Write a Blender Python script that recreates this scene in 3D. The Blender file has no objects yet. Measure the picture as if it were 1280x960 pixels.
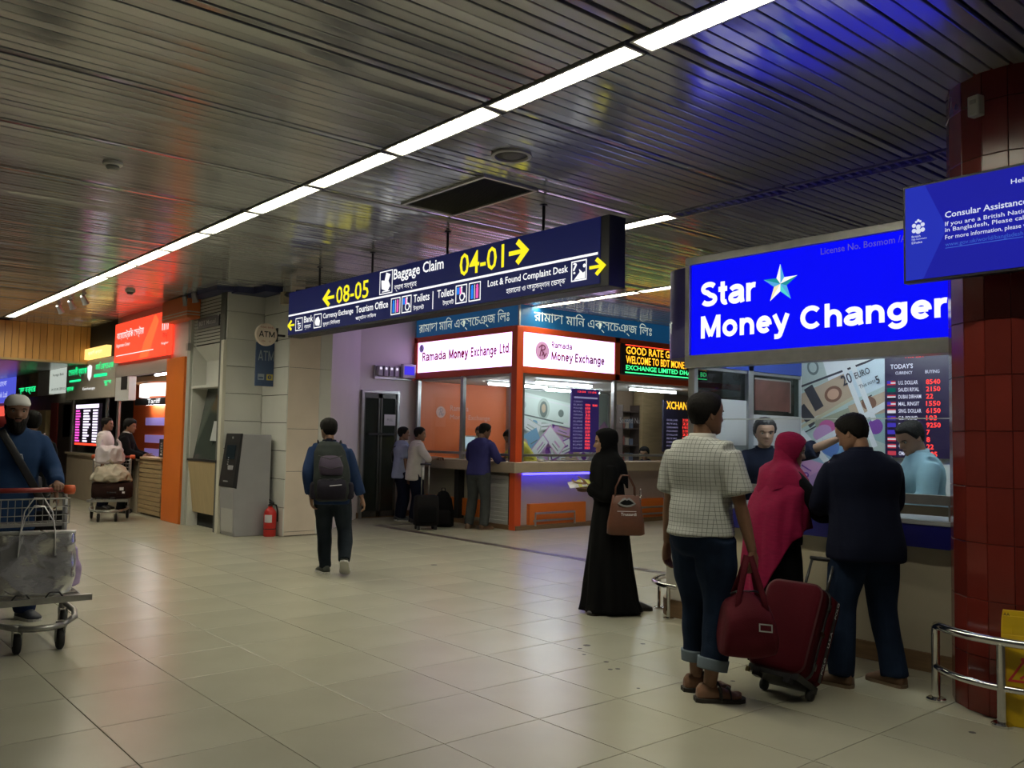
import bpy, bmesh, math, random
import numpy as np
from mathutils import Vector, Matrix
random.seed(7); rng = np.random.RandomState(5)
SC = bpy.context.scene; COL = SC.collection
PI = math.pi; R = math.radians

# ---------------------------------------------------------------- camera, world, exposure
YAW, PITCH, ROLL, FPX, CAMZ = 0.70404, 0.059691, -0.018521, 1099.3, 1.5
_f = Vector((math.sin(YAW)*math.cos(PITCH), math.cos(YAW)*math.cos(PITCH), math.sin(PITCH)))
_r = Vector((math.cos(YAW), -math.sin(YAW), 0)); _d = _f.cross(_r)
_c, _s = math.cos(ROLL), math.sin(ROLL)
_r, _d = _c*_r+_s*_d, -_s*_r+_c*_d
cam = bpy.data.cameras.new('camera'); cam.sensor_width = 36; cam.lens = FPX/1280*36
cam.clip_end = 200
camo = bpy.data.objects.new('camera', cam); COL.objects.link(camo); SC.camera = camo
camo.matrix_world = Matrix(((_r.x, -_d.x, -_f.x, 0), (_r.y, -_d.y, -_f.y, 0), (_r.z, -_d.z, -_f.z, CAMZ), (0, 0, 0, 1)))
W = bpy.data.worlds.new('hall_air'); SC.world = W; W.use_nodes = True
W.node_tree.nodes['Background'].inputs[0].default_value = (1.0, 0.93, 0.80, 1)
W.node_tree.nodes['Background'].inputs[1].default_value = 0.045
SC.view_settings.view_transform = 'Standard'; SC.view_settings.look = 'None'
SC.view_settings.exposure = 0.0; SC.view_settings.gamma = 1.0; SC.view_settings.use_curve_mapping = False
SC.cycles.use_denoising = True; SC.cycles.max_bounces = 7; SC.cycles.sample_clamp_indirect = 4.0
LAMP = 40.0           # strength of the ceiling tubes

# ---------------------------------------------------------------- materials
def mat(name, col, rough=.6, metal=0, emit=0, ecol=None, noise=0, nscale=8, bump=0, bscale=60, alpha=None, trans=0, spec=None, objvar=0, coat=0, stretch=(1, 1, 1)):
    m = bpy.data.materials.get(name)
    if m: return m
    m = bpy.data.materials.new(name); m.use_nodes = True
    nt = m.node_tree; b = nt.nodes['Principled BSDF']; L = nt.links.new
    b.inputs['Base Color'].default_value = (*col, 1); b.inputs['Roughness'].default_value = rough; b.inputs['Metallic'].default_value = metal
    if spec is not None: b.inputs['Specular IOR Level'].default_value = spec
    if coat: b.inputs['Coat Weight'].default_value = coat; b.inputs['Coat Roughness'].default_value = .12
    if trans: b.inputs['Transmission Weight'].default_value = trans
    if alpha is not None: b.inputs['Alpha'].default_value = alpha
    if emit:
        b.inputs['Emission Color'].default_value = (*(ecol or col), 1); b.inputs['Emission Strength'].default_value = emit
    if noise or bump or objvar:
        tc = nt.nodes.new('ShaderNodeTexCoord'); mp = nt.nodes.new('ShaderNodeMapping'); mp.inputs['Scale'].default_value = stretch
        L(tc.outputs['Object'], mp.inputs[0])
    last = None
    if noise:
        n = nt.nodes.new('ShaderNodeTexNoise'); n.inputs['Scale'].default_value = nscale; n.inputs['Detail'].default_value = 5; L(mp.outputs[0], n.inputs['Vector'])
        mr = nt.nodes.new('ShaderNodeMapRange'); mr.inputs['From Min'].default_value = .25; mr.inputs['From Max'].default_value = .75
        mr.inputs['To Min'].default_value = 1-noise; mr.inputs['To Max'].default_value = 1+noise; L(n.outputs['Fac'], mr.inputs['Value']); last = mr.outputs[0]
    if objvar:
        oi = nt.nodes.new('ShaderNodeObjectInfo'); mr = nt.nodes.new('ShaderNodeMapRange')
        mr.inputs['To Min'].default_value = 1-objvar; mr.inputs['To Max'].default_value = 1+objvar; L(oi.outputs['Random'], mr.inputs['Value'])
        if last:
            mm = nt.nodes.new('ShaderNodeMath'); mm.operation = 'MULTIPLY'; L(last, mm.inputs[0]); L(mr.outputs[0], mm.inputs[1]); last = mm.outputs[0]
        else: last = mr.outputs[0]
    if last:
        vm = nt.nodes.new('ShaderNodeVectorMath'); vm.operation = 'SCALE'; vm.inputs[0].default_value = col; L(last, vm.inputs['Scale']); L(vm.outputs[0], b.inputs['Base Color'])
    if bump:
        n = nt.nodes.new('ShaderNodeTexNoise'); n.inputs['Scale'].default_value = bscale; n.inputs['Detail'].default_value = 3; L(mp.outputs[0], n.inputs['Vector'])
        bp = nt.nodes.new('ShaderNodeBump'); bp.inputs['Strength'].default_value = bump; bp.inputs['Distance'].default_value = .01; L(n.outputs['Fac'], bp.inputs['Height']); L(bp.outputs[0], b.inputs['Normal'])
    return m
def glow(name, col, s): return mat(name, tuple(min(.8, c)*.06 for c in col), .6, emit=s, ecol=col, spec=.1)
def glass(name, tint=(.9, .95, .95), fac=.12):
    m = bpy.data.materials.get(name)
    if m: return m
    m = bpy.data.materials.new(name); m.use_nodes = True; nt = m.node_tree; nt.nodes.clear(); L = nt.links.new
    o = nt.nodes.new('ShaderNodeOutputMaterial'); t = nt.nodes.new('ShaderNodeBsdfTransparent'); g = nt.nodes.new('ShaderNodeBsdfGlossy')
    t.inputs[0].default_value = (*tint, 1); g.inputs['Roughness'].default_value = .03
    fr = nt.nodes.new('ShaderNodeFresnel'); fr.inputs[0].default_value = 1.45; mx = nt.nodes.new('ShaderNodeMixShader')
    ge = nt.nodes.new('ShaderNodeNewGeometry'); iv = nt.nodes.new('ShaderNodeMath'); iv.operation = 'SUBTRACT'; iv.inputs[0].default_value = 1; L(ge.outputs['Backfacing'], iv.inputs[1]); ml = nt.nodes.new('ShaderNodeMath'); ml.operation = 'MULTIPLY'; L(fr.outputs[0], ml.inputs[0]); L(iv.outputs[0], ml.inputs[1]); L(ml.outputs[0], mx.inputs[0]); L(t.outputs[0], mx.inputs[1]); L(g.outputs[0], mx.inputs[2]); L(mx.outputs[0], o.inputs[0]); return m

# ---------------------------------------------------------------- mesh helpers
ORG = {}
class MB:
    def __init__(s): s.v = []; s.f = []; s.m = []
    def add(s, V, F, m=0):
        k = len(s.v); s.v += [tuple(map(float, p)) for p in V]
        for f in F: s.f.append(tuple(int(i)+k for i in f)); s.m.append(m)
        return s
    def box(s, x0, x1, y0, y1, z0, z1, m=0):
        V = [(x, y, z) for x in (x0, x1) for y in (y0, y1) for z in (z0, z1)]
        return s.add(V, [(0, 1, 3, 2), (4, 6, 7, 5), (0, 4, 5, 1), (2, 3, 7, 6), (0, 2, 6, 4), (1, 5, 7, 3)], m)
    def obox(s, c, a, b, d, m=0):
        c, a, b, d = map(Vector, (c, a, b, d))
        V = [c+i*a+j*b+k*d for i in (-1, 1) for j in (-1, 1) for k in (-1, 1)]
        F = [(0, 1, 3, 2), (4, 6, 7, 5), (0, 4, 5, 1), (2, 3, 7, 6), (0, 2, 6, 4), (1, 5, 7, 3)]
        if a.cross(b).dot(d) < 0: F = [f[::-1] for f in F]
        return s.add(V, F, m)
    def loft(s, rings, cap=True, m=0, loop=False):
        n = len(rings[0]); k = len(rings); V = [p for r in rings for p in r]; F = []
        for i in range(k if loop else k-1):
            i2 = (i+1) % k
            for j in range(n): F.append((i*n+j, i*n+(j+1) % n, i2*n+(j+1) % n, i2*n+j))
        if cap and not loop: F.append(tuple(range(n))[::-1]); F.append(tuple((k-1)*n+j for j in range(n)))
        return s.add(V, F, m)
    def tube(s, pts, r, n=8, cap=True, m=0, loop=False, up=None):
        P = [Vector(p) for p in pts]; k = len(P); rings = []
        rr = r if isinstance(r, (list, tuple, np.ndarray)) else [r]*k
        T = []
        for i in range(k):
            a = P[(i-1) % k] if loop or i else P[i]; b = P[(i+1) % k] if loop or i < k-1 else P[i]
            T.append((b-a).normalized())
        N = Vector(up) if up is not None else (Vector((0, 0, 1)) if abs(T[0].z) < .9 else Vector((0, 1, 0)))
        for i in range(k):
            N = (N-T[i]*N.dot(T[i])).normalized(); B = T[i].cross(N)
            a, b = rr[i] if isinstance(rr[i], (tuple, list)) else (rr[i], rr[i])
            rings.append([P[i]+B*(a*math.cos(2*PI*j/n))+N*(b*math.sin(2*PI*j/n)) for j in range(n)])
        return s.loft(rings, cap, m, loop)
    def lathe(s, prof, c=(0, 0, 0), n=24, m=0, ax='z'):
        rings = []
        for r, h in prof:
            q = []
            for j in range(n):
                x, y = r*math.cos(2*PI*j/n), r*math.sin(2*PI*j/n)
                p = (x, y, h) if ax == 'z' else ((h, x, y) if ax == 'x' else (y, h, x))
                q.append((p[0]+c[0], p[1]+c[1], p[2]+c[2]))
            rings.append(q)
        return s.loft(rings, True, m)
    def prism(s, poly, o, u, v, d, m=0):
        o, u, v, d = map(Vector, (o, u, v, d)); n = len(poly)
        a = [o+u*x+v*y for x, y in poly]; b = [p+d for p in a]
        F = [tuple(range(n)), tuple(range(n, 2*n))[::-1]]+[(i, i+n, (i+1) % n+n, (i+1) % n) for i in range(n)]
        return s.add(a+b, F, m)
    def flat(s, V2, F, o, u, v, m=0):
        o, u, v = map(Vector, (o, u, v)); return s.add([o+u*x+v*y for x, y in V2], F, m)
    def xf(s, M):
        s.v = [tuple(M @ Vector(p)) for p in s.v]; return s

def build(mb, name, mats, parent=None, org=None, smooth=False, bevel=0, seg=2):
    """one mesh object; world-space vertices are moved to the origin of the thing they belong to"""
    if parent is not None: org = ORG.get(parent.name, Vector((0, 0, 0)))
    elif org is None:
        a = np.array(mb.v); org = Vector(((a[:, 0].min()+a[:, 0].max())/2, (a[:, 1].min()+a[:, 1].max())/2, a[:, 2].min()))
    org = Vector(org); a = np.array(mb.v)-np.array(org)
    me = bpy.data.meshes.new(name); me.from_pydata(a.tolist(), [], mb.f)
    for mm in (mats if isinstance(mats, (list, tuple)) else [mats]): me.materials.append(mm)
    me.polygons.foreach_set('material_index', mb.m)
    bm = bmesh.new(); bm.from_mesh(me); bmesh.ops.recalc_face_normals(bm, faces=bm.faces); bm.to_mesh(me); bm.free()
    if smooth: me.shade_smooth() if smooth is True else me.set_sharp_from_angle(angle=R(smooth))
    o = bpy.data.objects.new(name, me); COL.objects.link(o)
    if parent is not None: o.parent = parent
    else: o.location = org
    ORG[o.name] = org
    if bevel:
        md = o.modifiers.new('bevel', 'BEVEL'); md.width = bevel; md.segments = seg; md.limit_method = 'ANGLE'; md.angle_limit = R(35)
    return o
def flatbuild(mb, name, mats, parent, org=None):
    """flat print: no normal recalculation"""
    org = ORG.get(parent.name, Vector((0, 0, 0))) if parent is not None else Vector(org)
    me = bpy.data.meshes.new(name); me.from_pydata((np.array(mb.v)-np.array(org)).tolist(), [], mb.f)
    for mm in (mats if isinstance(mats, (list, tuple)) else [mats]): me.materials.append(mm)
    me.polygons.foreach_set('material_index', mb.m)
    o = bpy.data.objects.new(name, me); COL.objects.link(o); o.parent = parent; ORG[o.name] = org; return o
def thing(name, label, cat, loc=(0, 0, 0), rotz=0, group=None, local=False):
    o = bpy.data.objects.new(name, None); COL.objects.link(o); o.empty_display_size = .1
    o.location = loc; o.rotation_euler = (0, 0, rotz); ORG[o.name] = Vector((0, 0, 0)) if local or rotz else Vector(loc)
    return tag(o, label, cat, group)
def tag(o, label, cat, group=None):
    o['label'] = label; o['category'] = cat
    if group: o['group'] = group
    return o
def struct(o): o['kind'] = 'structure'; return o
def dup(root, loc, rotz=None, label=None):
    def cp(o, p):
        c = o.copy(); COL.objects.link(c); ORG[c.name] = ORG.get(o.name, Vector((0, 0, 0)))
        if p is not None: c.parent = p
        for ch in [x for x in o.children]: cp(ch, c)
        return c
    r = cp(root, None); r.location = loc
    if rotz is not None: r.rotation_euler = (0, 0, rotz)
    if label: r['label'] = label
    return r
TMP = bpy.data.scenes.new('tmp')
def evaluated(obj):
    TMP.collection.objects.link(obj); vl = TMP.view_layers[0]; vl.update()
    me = bpy.data.meshes.new_from_object(obj.evaluated_get(vl.depsgraph)); TMP.collection.objects.unlink(obj); return me
_tc = {}
def textmesh(s, bold=0, res=2):
    k = (s, bold)
    if k in _tc: return _tc[k]
    c = bpy.data.curves.new('t', 'FONT'); c.body = s; c.size = 1; c.offset = bold; c.resolution_u = res; c.space_line = .95
    o = bpy.data.objects.new('t', c); me = evaluated(o)
    V = np.array([v.co[:2] for v in me.vertices]) if len(me.vertices) else np.zeros((1, 2)); F = [tuple(p.vertices) for p in me.polygons]
    bpy.data.meshes.remove(me); bpy.data.objects.remove(o); bpy.data.curves.remove(c)
    lo = V.min(0); V = V-lo; _tc[k] = (V, F, V.max(0)); return _tc[k]
def text(mb, s, o, u, v, w=None, h=None, bold=0, m=0):
    """lettering lying on a plane: o lower left corner, u and v unit vectors, fitted into w x h"""
    V, F, ext = textmesh(s, bold)
    sx = w/ext[0] if w else h/ext[1]; sy = h/ext[1] if h else sx
    mb.flat(V*np.array([sx, sy]), F, o, u, v, m); return ext[0]*sx
def rect(mb, o, u, v, w, h, m=0): return mb.flat([(0, 0), (w, 0), (w, h), (0, h)], [(0, 1, 2, 3)], o, u, v, m)
def stroke(pts, t, closed=False):
    """2D polyline of thickness t -> quads"""
    P = np.array(pts, float); thr = .022*np.ptp(P, 0).max(); keep = [0]+[i for i in range(1, len(P)) if np.hypot(*(P[i]-P[i-1])) > thr]; P = P[keep]
    if closed and np.hypot(*(P[0]-P[-1])) <= thr: P = P[:-1]
    n = len(P); L, Rr = [], []
    for i in range(n):
        a = P[(i-1) % n] if closed or i else None; b = P[(i+1) % n] if closed or i < n-1 else None
        d1 = (P[i]-a)/max(np.hypot(*(P[i]-a)), 1e-9) if a is not None else None; d2 = (b-P[i])/max(np.hypot(*(b-P[i])), 1e-9) if b is not None else None
        if d1 is None: d1 = d2
        if d2 is None: d2 = d1
        n1 = np.array([-d1[1], d1[0]]); n2 = np.array([-d2[1], d2[0]]); q = n1+n2; q /= max(np.hypot(*q), 1e-6); q /= max(q@n1, .45)
        L.append(P[i]+q*t/2); Rr.append(P[i]-q*t/2)
    V = L+Rr; F = [(i, n+i, n+(i+1) % n, (i+1) % n) for i in range(n if closed else n-1)]
    return np.array(V), F
def arc(cx, cy, rx, ry, a0, a1, n=12): return [(cx+rx*math.cos(R(a0+(a1-a0)*i/n)), cy+ry*math.sin(R(a0+(a1-a0)*i/n))) for i in range(n+1)]
T_ = .152
GLY = {  # bold grotesque letters as strokes: advance, polylines
 'S': (.68, [arc(.33, .525, .215, .125, 25, 255, 14)+arc(.33, .195, .23, .13, 75, -155, 14)]),
 't': (.36, [[(.15, .68), (.15, .16)]+arc(.25, .16, .10, .10, 180, 300, 5), [(.0, .46), (.31, .46)]]),
 'a': (.58, [arc(.27, .36, .19, .115, 160, 0, 8)+[(.46, .12), (.49, 0)], arc(.235, .16, .165, .105, 75, 345, 12)+[(.46, .2)], [(.46, .31), (.24, .265)]]),
 'r': (.40, [[(.11, 0), (.11, .53)], arc(.30, .27, .19, .19, 172, 75, 6)]),
 'M': (.85, [[(.12, 0), (.12, .72)], [(.13, .70), (.42, .06)], [(.42, .06), (.71, .70)], [(.72, 0), (.72, .72)]]),
 'o': (.62, [arc(.30, .265, .20, .195, 0, 360, 24)]), 'R': (.60, [[(.12, 0), (.12, .72)], [(.12, .65), (.32, .65)]+arc(.32, .505, .15, .145, 85, -85, 10)+[(.32, .36), (.12, .36)], [(.30, .36), (.50, 0)]]), 'm': (.80, [[(.10, 0), (.10, .53)], arc(.245, .30, .145, .16, 170, 0, 8)+[(.39, 0)], arc(.535, .30, .145, .16, 170, 0, 8)+[(.68, 0)]]), 'd': (.62, [[(.48, 0), (.48, .72)], arc(.285, .265, .19, .195, 0, 360, 20)]), 'E': (.60, [[(.12, 0), (.12, .72)], [(.12, .655), (.5, .655)], [(.12, .065), (.5, .065)], [(.12, .37), (.46, .37)]]), 'x': (.52, [[(.06, .53), (.45, 0)], [(.45, .53), (.06, 0)]]), 'c': (.54, [arc(.285, .265, .19, .195, 42, 318, 16)]), 'L': (.52, [[(.12, .72), (.12, .06), (.46, .06)]]), '.': (.24, [[(.06, .05), (.16, .05)]]), ' ': (.30, []), 'A': (.62, [[(.05, 0), (.30, .72)], [(.31, .72), (.56, 0)], [(.15, .2), (.46, .2)]]), 'T': (.56, [[(.02, .655), (.54, .655)], [(.28, .65), (.28, 0)]]),
 'n': (.62, [[(.12, 0), (.12, .53)], arc(.305, .265, .18, .195, 172, 0, 10)+[(.485, 0)]]),
 'e': (.58, [[(.10, .27), (.46, .27)], arc(.285, .265, .19, .195, -6, 318, 18)]),
 'y': (.56, [[(.06, .53), (.29, .05)], [(.50, .53), (.28, -.02)]+arc(.16, -.02, .11, .115, -12, -90, 5)+[(.06, -.135)]]),
 'C': (.74, [arc(.38, .36, .275, .285, 42, 318, 18)]),
 'h': (.62, [[(.12, 0), (.12, .72)], arc(.305, .265, .18, .195, 172, 0, 10)+[(.485, 0)]]),
 'g': (.62, [arc(.28, .275, .19, .19, 0, 360, 20), [(.47, .53), (.47, .0)]+arc(.275, .0, .195, .145, 0, -160, 9)])}
def bigtext(mb, s, o, u, v, w, h, m=0, t=T_):
    x = 0; VV = []
    for ch in s:
        adv, pl = GLY[ch]
        for p in pl:
            V, F = stroke([(a+x, b) for a, b in p], t); VV.append((V, F))
        x += adv
    A = np.concatenate([V for V, _ in VV]); lo, hi = A.min(0), A.max(0)
    for V, F in VV:
        Q = V-np.array([lo[0], 0]); mb.flat(Q*np.array([w/(hi[0]-lo[0]), h/.72]), F, o, u, v, m)
def clip(poly, x0, x1, y0, y1):
    for ax, lim, sg in ((0, x0, 1), (0, x1, -1), (1, y0, 1), (1, y1, -1)):
        out = []
        for i in range(len(poly)):
            a, b = poly[i], poly[(i+1) % len(poly)]; da, db = sg*(a[ax]-lim), sg*(b[ax]-lim)
            if da >= 0: out.append(a)
            if da*db < 0:
                t = da/(da-db); out.append((a[0]+t*(b[0]-a[0]), a[1]+t*(b[1]-a[1])))
        poly = out
        if not poly: break
    return poly
def boxes(name, m, parent, *bs, **kw):
    for x in bs: build(MB().box(*x), name, m, parent, **kw)
X_, Y_, Z_ = Vector((1, 0, 0)), Vector((0, 1, 0)), Vector((0, 0, 1))
# ---------------------------------------------------------------- shared materials
M_tile = mat('floor_tile', (.385, .37, .285), .27, noise=.07, nscale=1.4, objvar=.035, spec=.5)
M_grout = mat('floor_grout', (.13, .115, .09), .8)
M_plank = mat('ceiling_plank', (.50, .51, .505), .155, metal=.54, objvar=.12, noise=.06, nscale=1.0, stretch=(.3, 3, 3))
M_dark = mat('dark_void', (.015, .015, .015), .9)
M_white = mat('white_panel', (.66, .66, .61), .42, noise=.05, nscale=2.5)
M_joint = mat('panel_joint', (.10, .10, .09), .8)
M_beige = mat('beige_panel', (.70, .60, .50), .5, noise=.08, nscale=2)
M_wallp = mat('pale_wall', (.72, .66, .66), .6, noise=.05, nscale=1.5)
M_orange = mat('orange_laminate', (.78, .19, .025), .4, noise=.06, nscale=2)
M_redor = mat('red_orange_frame', (.70, .09, .02), .42)
M_alu = mat('brushed_aluminium', (.46, .46, .45), .34, metal=.85, noise=.08, nscale=12)
M_chrome = mat('chrome', (.72, .71, .69), .13, metal=1, noise=.05, nscale=20)
M_steel = mat('trolley_steel', (.36, .36, .34), .38, metal=.8, noise=.22, nscale=14)
M_black = mat('black_plastic', (.014, .014, .016), .42)
M_rubber = mat('rubber', (.02, .02, .02), .8)
M_wood = mat('wood_laminate', (.42, .30, .155), .5, noise=.13, nscale=4, stretch=(1, 1, 7))
M_skirt = mat('brown_skirting', (.20, .12, .06), .55, noise=.2, nscale=6, stretch=(1, 1, 8))
M_tan = mat('tan_counter', (.44, .36, .26), .5, noise=.06, nscale=3)
M_navyfascia = mat('navy_fascia', (.03, .037, .11), .5)
M_glass = glass('clear_glass')
M_dglass = glass('dim_glass', (.45, .5, .48))
M_redtile = mat('red_column_tile', (.13, .017, .012), .17, objvar=.15, noise=.12, nscale=5, spec=.5)
M_tube = mat('lit_tube_diffuser', (.8, .8, .75), .4, emit=LAMP, ecol=(1.0, .95, .76))
M_cool = mat('lit_cool_tube', (.8, .8, .8), .4, emit=32, ecol=(.93, .95, 1.0))
M_txtw = glow('white_lettering', (1, 1, 1), 1.05)
M_signw = mat('white_print', (.8, .8, .8), .5)

# ---------------------------------------------------------------- floor
b = MB(); b.box(-9, 18, -5, 42, -.12, -.005); floor = struct(build(b, 'floor', M_grout)); FO = ORG[floor.name]
TX0, TY0, TP = 1.365-.623*16, 4.775-.62*16, .0
def tilemesh():
    q = MB(); w, h = .623/2-.0022, .62/2-.0022; e = .003
    q.loft([[(-w, -h, -.005), (w, -h, -.005), (w, h, -.005), (-w, h, -.005)], [(-w, -h, -.0012), (w, -h, -.0012), (w, h, -.0012), (-w, h, -.0012)], [(-w+e, -h+e, 0), (w-e, -h+e, 0), (w-e, h-e, 0), (-w+e, h-e, 0)]]); return q
tm = build(tilemesh(), 'tile', M_tile, org=(0, 0, 0)); tme = tm.data; bpy.data.objects.remove(tm)
FX, FY = math.sin(YAW), math.cos(YAW); cand = []; rest = MB()
for i in range(-9+16, 44):
    for j in range(6, 70):
        x, y = TX0+.623*(i+.5), TY0+.62*(j+.5)-.0
        dpt, lat = x*FX+y*FY, x*FY-y*FX
        if dpt > 1.5 and abs(lat) < .6*dpt+.7 and dpt > 2.6 and y < 36 and x < 14: cand.append((dpt, x, y))
cand.sort(); tq = tilemesh()
for k, (dpt, x, y) in enumerate(cand):
    if k < 298:
        o = bpy.data.objects.new('tile', tme); COL.objects.link(o); o.parent = floor; o.location = (x-FO.x, y-FO.y, -FO.z)
    else: rest.add([(a+x, c+y, e) for a, c, e in tq.v], tq.f)
o = build(rest, 'distant_tiles', M_tile, floor); o['kind'] = 'stuff'
# dark inlaid band in the floor, with its turn towards the door
b = MB(); b.box(7.72, 7.86, -2, 12.56, 0, .003); b.box(7.86, 9.2, 12.42, 12.56, 0, .003); build(b, 'floor_band', mat('dark_floor_band', (.075, .06, .05), .35), floor)
# scuffs and litter stains on the tiles
b = MB()
for (x, y, r) in ((4.63, 4.56, .03), (4.52, 4.52, .018), (4.42, 4.38, .016), (4.40, 4.15, .02), (4.28, 4.0, .018), (4.33, 3.98, .018), (4.82, 3.75, .02), (4.70, 3.35, .016), (5.0, 4.35, .02), (6.0, 8.4, .04), (5.6, 3.2, .03), (4.9, 2.0, .02), (4.1, 3.6, .012)):
    b.lathe([(r*.3, .0004), (r, .0006), (r*.2, .001)], (x, y, 0), 7)
o = build(b, 'scuff_marks', mat('scuff', (.05, .045, .04), .8), floor); o['kind'] = 'stuff'

# ---------------------------------------------------------------- ceiling
ZC = 3.65
b = MB(); b.box(-9, 18, -5, 20.0, ZC+.03, ZC+.15); b.box(-9, 18, 20.05, 42, 2.91, 3.05); ceil = struct(build(b, 'ceiling', [M_dark])); CO = ORG[ceil.name]
b = MB(); b.box(-9, 18, 20.05, 42, 2.885, 2.91); build(b, 'low_ceiling_panel', mat('low_ceiling', (.5, .5, .47), .25, metal=.3), ceil)
def plankmesh(L):
    q = MB(); pr = [(-.0447, .022), (-.0447, .004), (-.040, .0005), (0, 0), (.040, .0005), (.0447, .004), (.0447, .022)]
    q.loft([[(x, y, z) for y, z in pr] for x in (0, L)], True); return q
SEC = [(-9, 3.44, 0.3, 8.6), (3.66, 6.44, .9, 9.4), (6.66, 9.54, 2.6, 10.4), (9.76, 18, 99, 99)]
rest = MB()
for x0, x1, ya, yb in SEC:
    q = plankmesh(x1-x0); pm = build(q, 'plank', M_plank, org=(0, 0, 0)); pme = pm.data; bpy.data.objects.remove(pm)
    for k in range(-50, 200):
        y = .04+.1*k+rng.normal(0, .0015); tilt = rng.normal(0, .018); dz = abs(rng.normal(0, .0016))
        if rng.rand() < .05: tilt += rng.choice([-1, 1])*.07; dz += .004
        if y > 19.95: continue
        if ya <= y <= yb:
            o = bpy.data.objects.new('plank', pme); COL.objects.link(o); o.parent = ceil; o.location = (x0-CO.x, y-CO.y, ZC-dz-CO.z); o.rotation_euler = (tilt+(.11 if k % 13 == 4 else 0), 0, 0); o.scale = (1, .72 if k % 13 == 4 else 1, 1)
        else:
            ct, st = math.cos(tilt), math.sin(tilt)
            rest.add([(a+x0, y+c*ct-e*st, ZC-dz+c*st+e*ct) for a, c, e in q.v], q.f)
o = build(rest, 'planks_beyond', M_plank, ceil); o['kind'] = 'stuff'
# ---- recessed tube fixtures in three rows
def fixture(x, y, lit=True):
    q = MB(); w, l = .082, .598
    for s in (-1, 1): q.box(x+s*w-.008, x+s*w+.008, y-l, y+l, ZC-.012, ZC+.03)
    for s in (-1, 1): q.box(x-w, x+w, y+s*l-.01, y+s*l+.01, ZC-.010, ZC+.03)
    t = thing('ceiling_light', LBL, 'light', (x, y, ZC), group=GRP); build(q, 'housing', mat('fixture_housing', (.5, .5, .46), .35, metal=.6), t)
    q = MB(); q.box(x-w+.008, x+w-.008, y-l+.022, y+l-.022, ZC+.014, ZC+.024); build(q, 'diffuser', M_tube if lit else mat('dead_diffuser', (.10, .10, .095), .5), t)
    q = MB()
    for k in range(15): yy = y-l+.08*(k+.55); q.box(x-w+.008, x+w-.008, yy-.001, yy+.001, ZC-.004, ZC+.014)
    o = build(q, 'louvre_fins', mat('louvre_fin', (.85, .85, .8), .3), t); o['kind'] = 'stuff'; return t
ORD = ['nearest', 'second', 'third', 'fourth', 'fifth', 'sixth', 'seventh', 'eighth', 'ninth', 'tenth', 'eleventh', 'twelfth', 'thirteenth', 'fourteenth', 'farthest']
GRP = 'tubes of the long near ceiling row'
for k in range(15): LBL = ORD[k]+' lit tube fixture of the long ceiling row, counted from the camera'; t = fixture(3.55, .68+1.245*k+.62); t.rotation_euler = (0, (0, .03, -.02, .07, 0, .02, -.03)[k % 7], 0)
GRP = 'tubes of the second ceiling row'
for k in range(3): LBL = ['first lit tube just right of the hanging sign end', 'second lit tube of the row behind the hanging sign', 'third lit tube of the row behind the hanging sign'][k]; fixture(6.55, 5.36+.62+1.245*k)
GRP = 'dead tubes of the second ceiling row'
for k in range(3): LBL = ORD[2-k]+' unlit ceiling trough above the blue money changer sign, counted from the red column'; fixture(6.55, 5.36-.62-1.245*k, False)
GRP = 'tubes of the far ceiling row'
for k in range(4): LBL = ORD[k]+' lit tube of the far row over the blue Bengali fascia, from the right'; fixture(9.65, 7.3+.62+1.245*k)
# ---- ceiling fittings
t = thing('air_vent', 'dark rectangular air grille in the ceiling above the hanging sign', 'vent', (4.72, 6.22, ZC))
q = MB()
for (a, c, d, e) in ((4.41, 4.44, 5.6, 6.84), (4.99, 5.02, 5.6, 6.84), (4.44, 4.99, 5.6, 5.63), (4.44, 4.99, 6.81, 6.84)): q.box(a, c, d, e, ZC-.02, ZC+.01)
build(q, 'frame', mat('vent_frame', (.55, .54, .5), .4, metal=.4), t)
q = MB(); q.box(4.44, 4.99, 5.63, 6.81, ZC-.006, ZC+.004); build(q, 'backing', mat('vent_back', (.055, .053, .043), .8), t)
q = MB()
for k in range(42): y = 5.645+k*.0278; q.obox((4.715, y, ZC-.009), (.275, 0, 0), (0, .010, .004), (0, -.0006, .0012))
o = build(q, 'slats', mat('vent_slat', (.12, .115, .095), .6), t); o['kind'] = 'stuff'
t = thing('ceiling_speaker', 'round flush loudspeaker in the ceiling beside the air grille', 'speaker', (4.24, 5.05, ZC))
q = MB(); q.lathe([(.155, -.004), (.155, -.02), (.13, -.024), (.125, -.004)], (4.24, 5.05, ZC), 28); build(q, 'rim', mat('spk_rim', (.45, .44, .41), .5), t, smooth=30)
q = MB(); q.lathe([(.001, -.022), (.06, -.02), (.127, -.008)], (4.24, 5.05, ZC), 24); build(q, 'grille', mat('spk_grille', (.14, .135, .12), .7, bump=.6, bscale=200), t, smooth=True)
def detector(x, y, lab):
    t = thing('smoke_detector', lab, 'detector', (x, y, ZC))
    q = MB(); q.lathe([(.075, 0), (.075, -.022), (.06, -.03)], (x, y, ZC), 20); build(q, 'base', M_white, t, smooth=30)
    q = MB(); q.lathe([(.05, -.03), (.052, -.045), (.035, -.062), (.001, -.066)], (x, y, ZC), 20); build(q, 'sensor_head', mat('det_head', (.3, .3, .28), .5), t, smooth=30)
detector(2.04, 7.43, 'small round smoke detector on the ceiling left of the light row'); detector(4.22, 14.14, 'far smoke detector on the ceiling where the red sign is mirrored')
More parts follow.
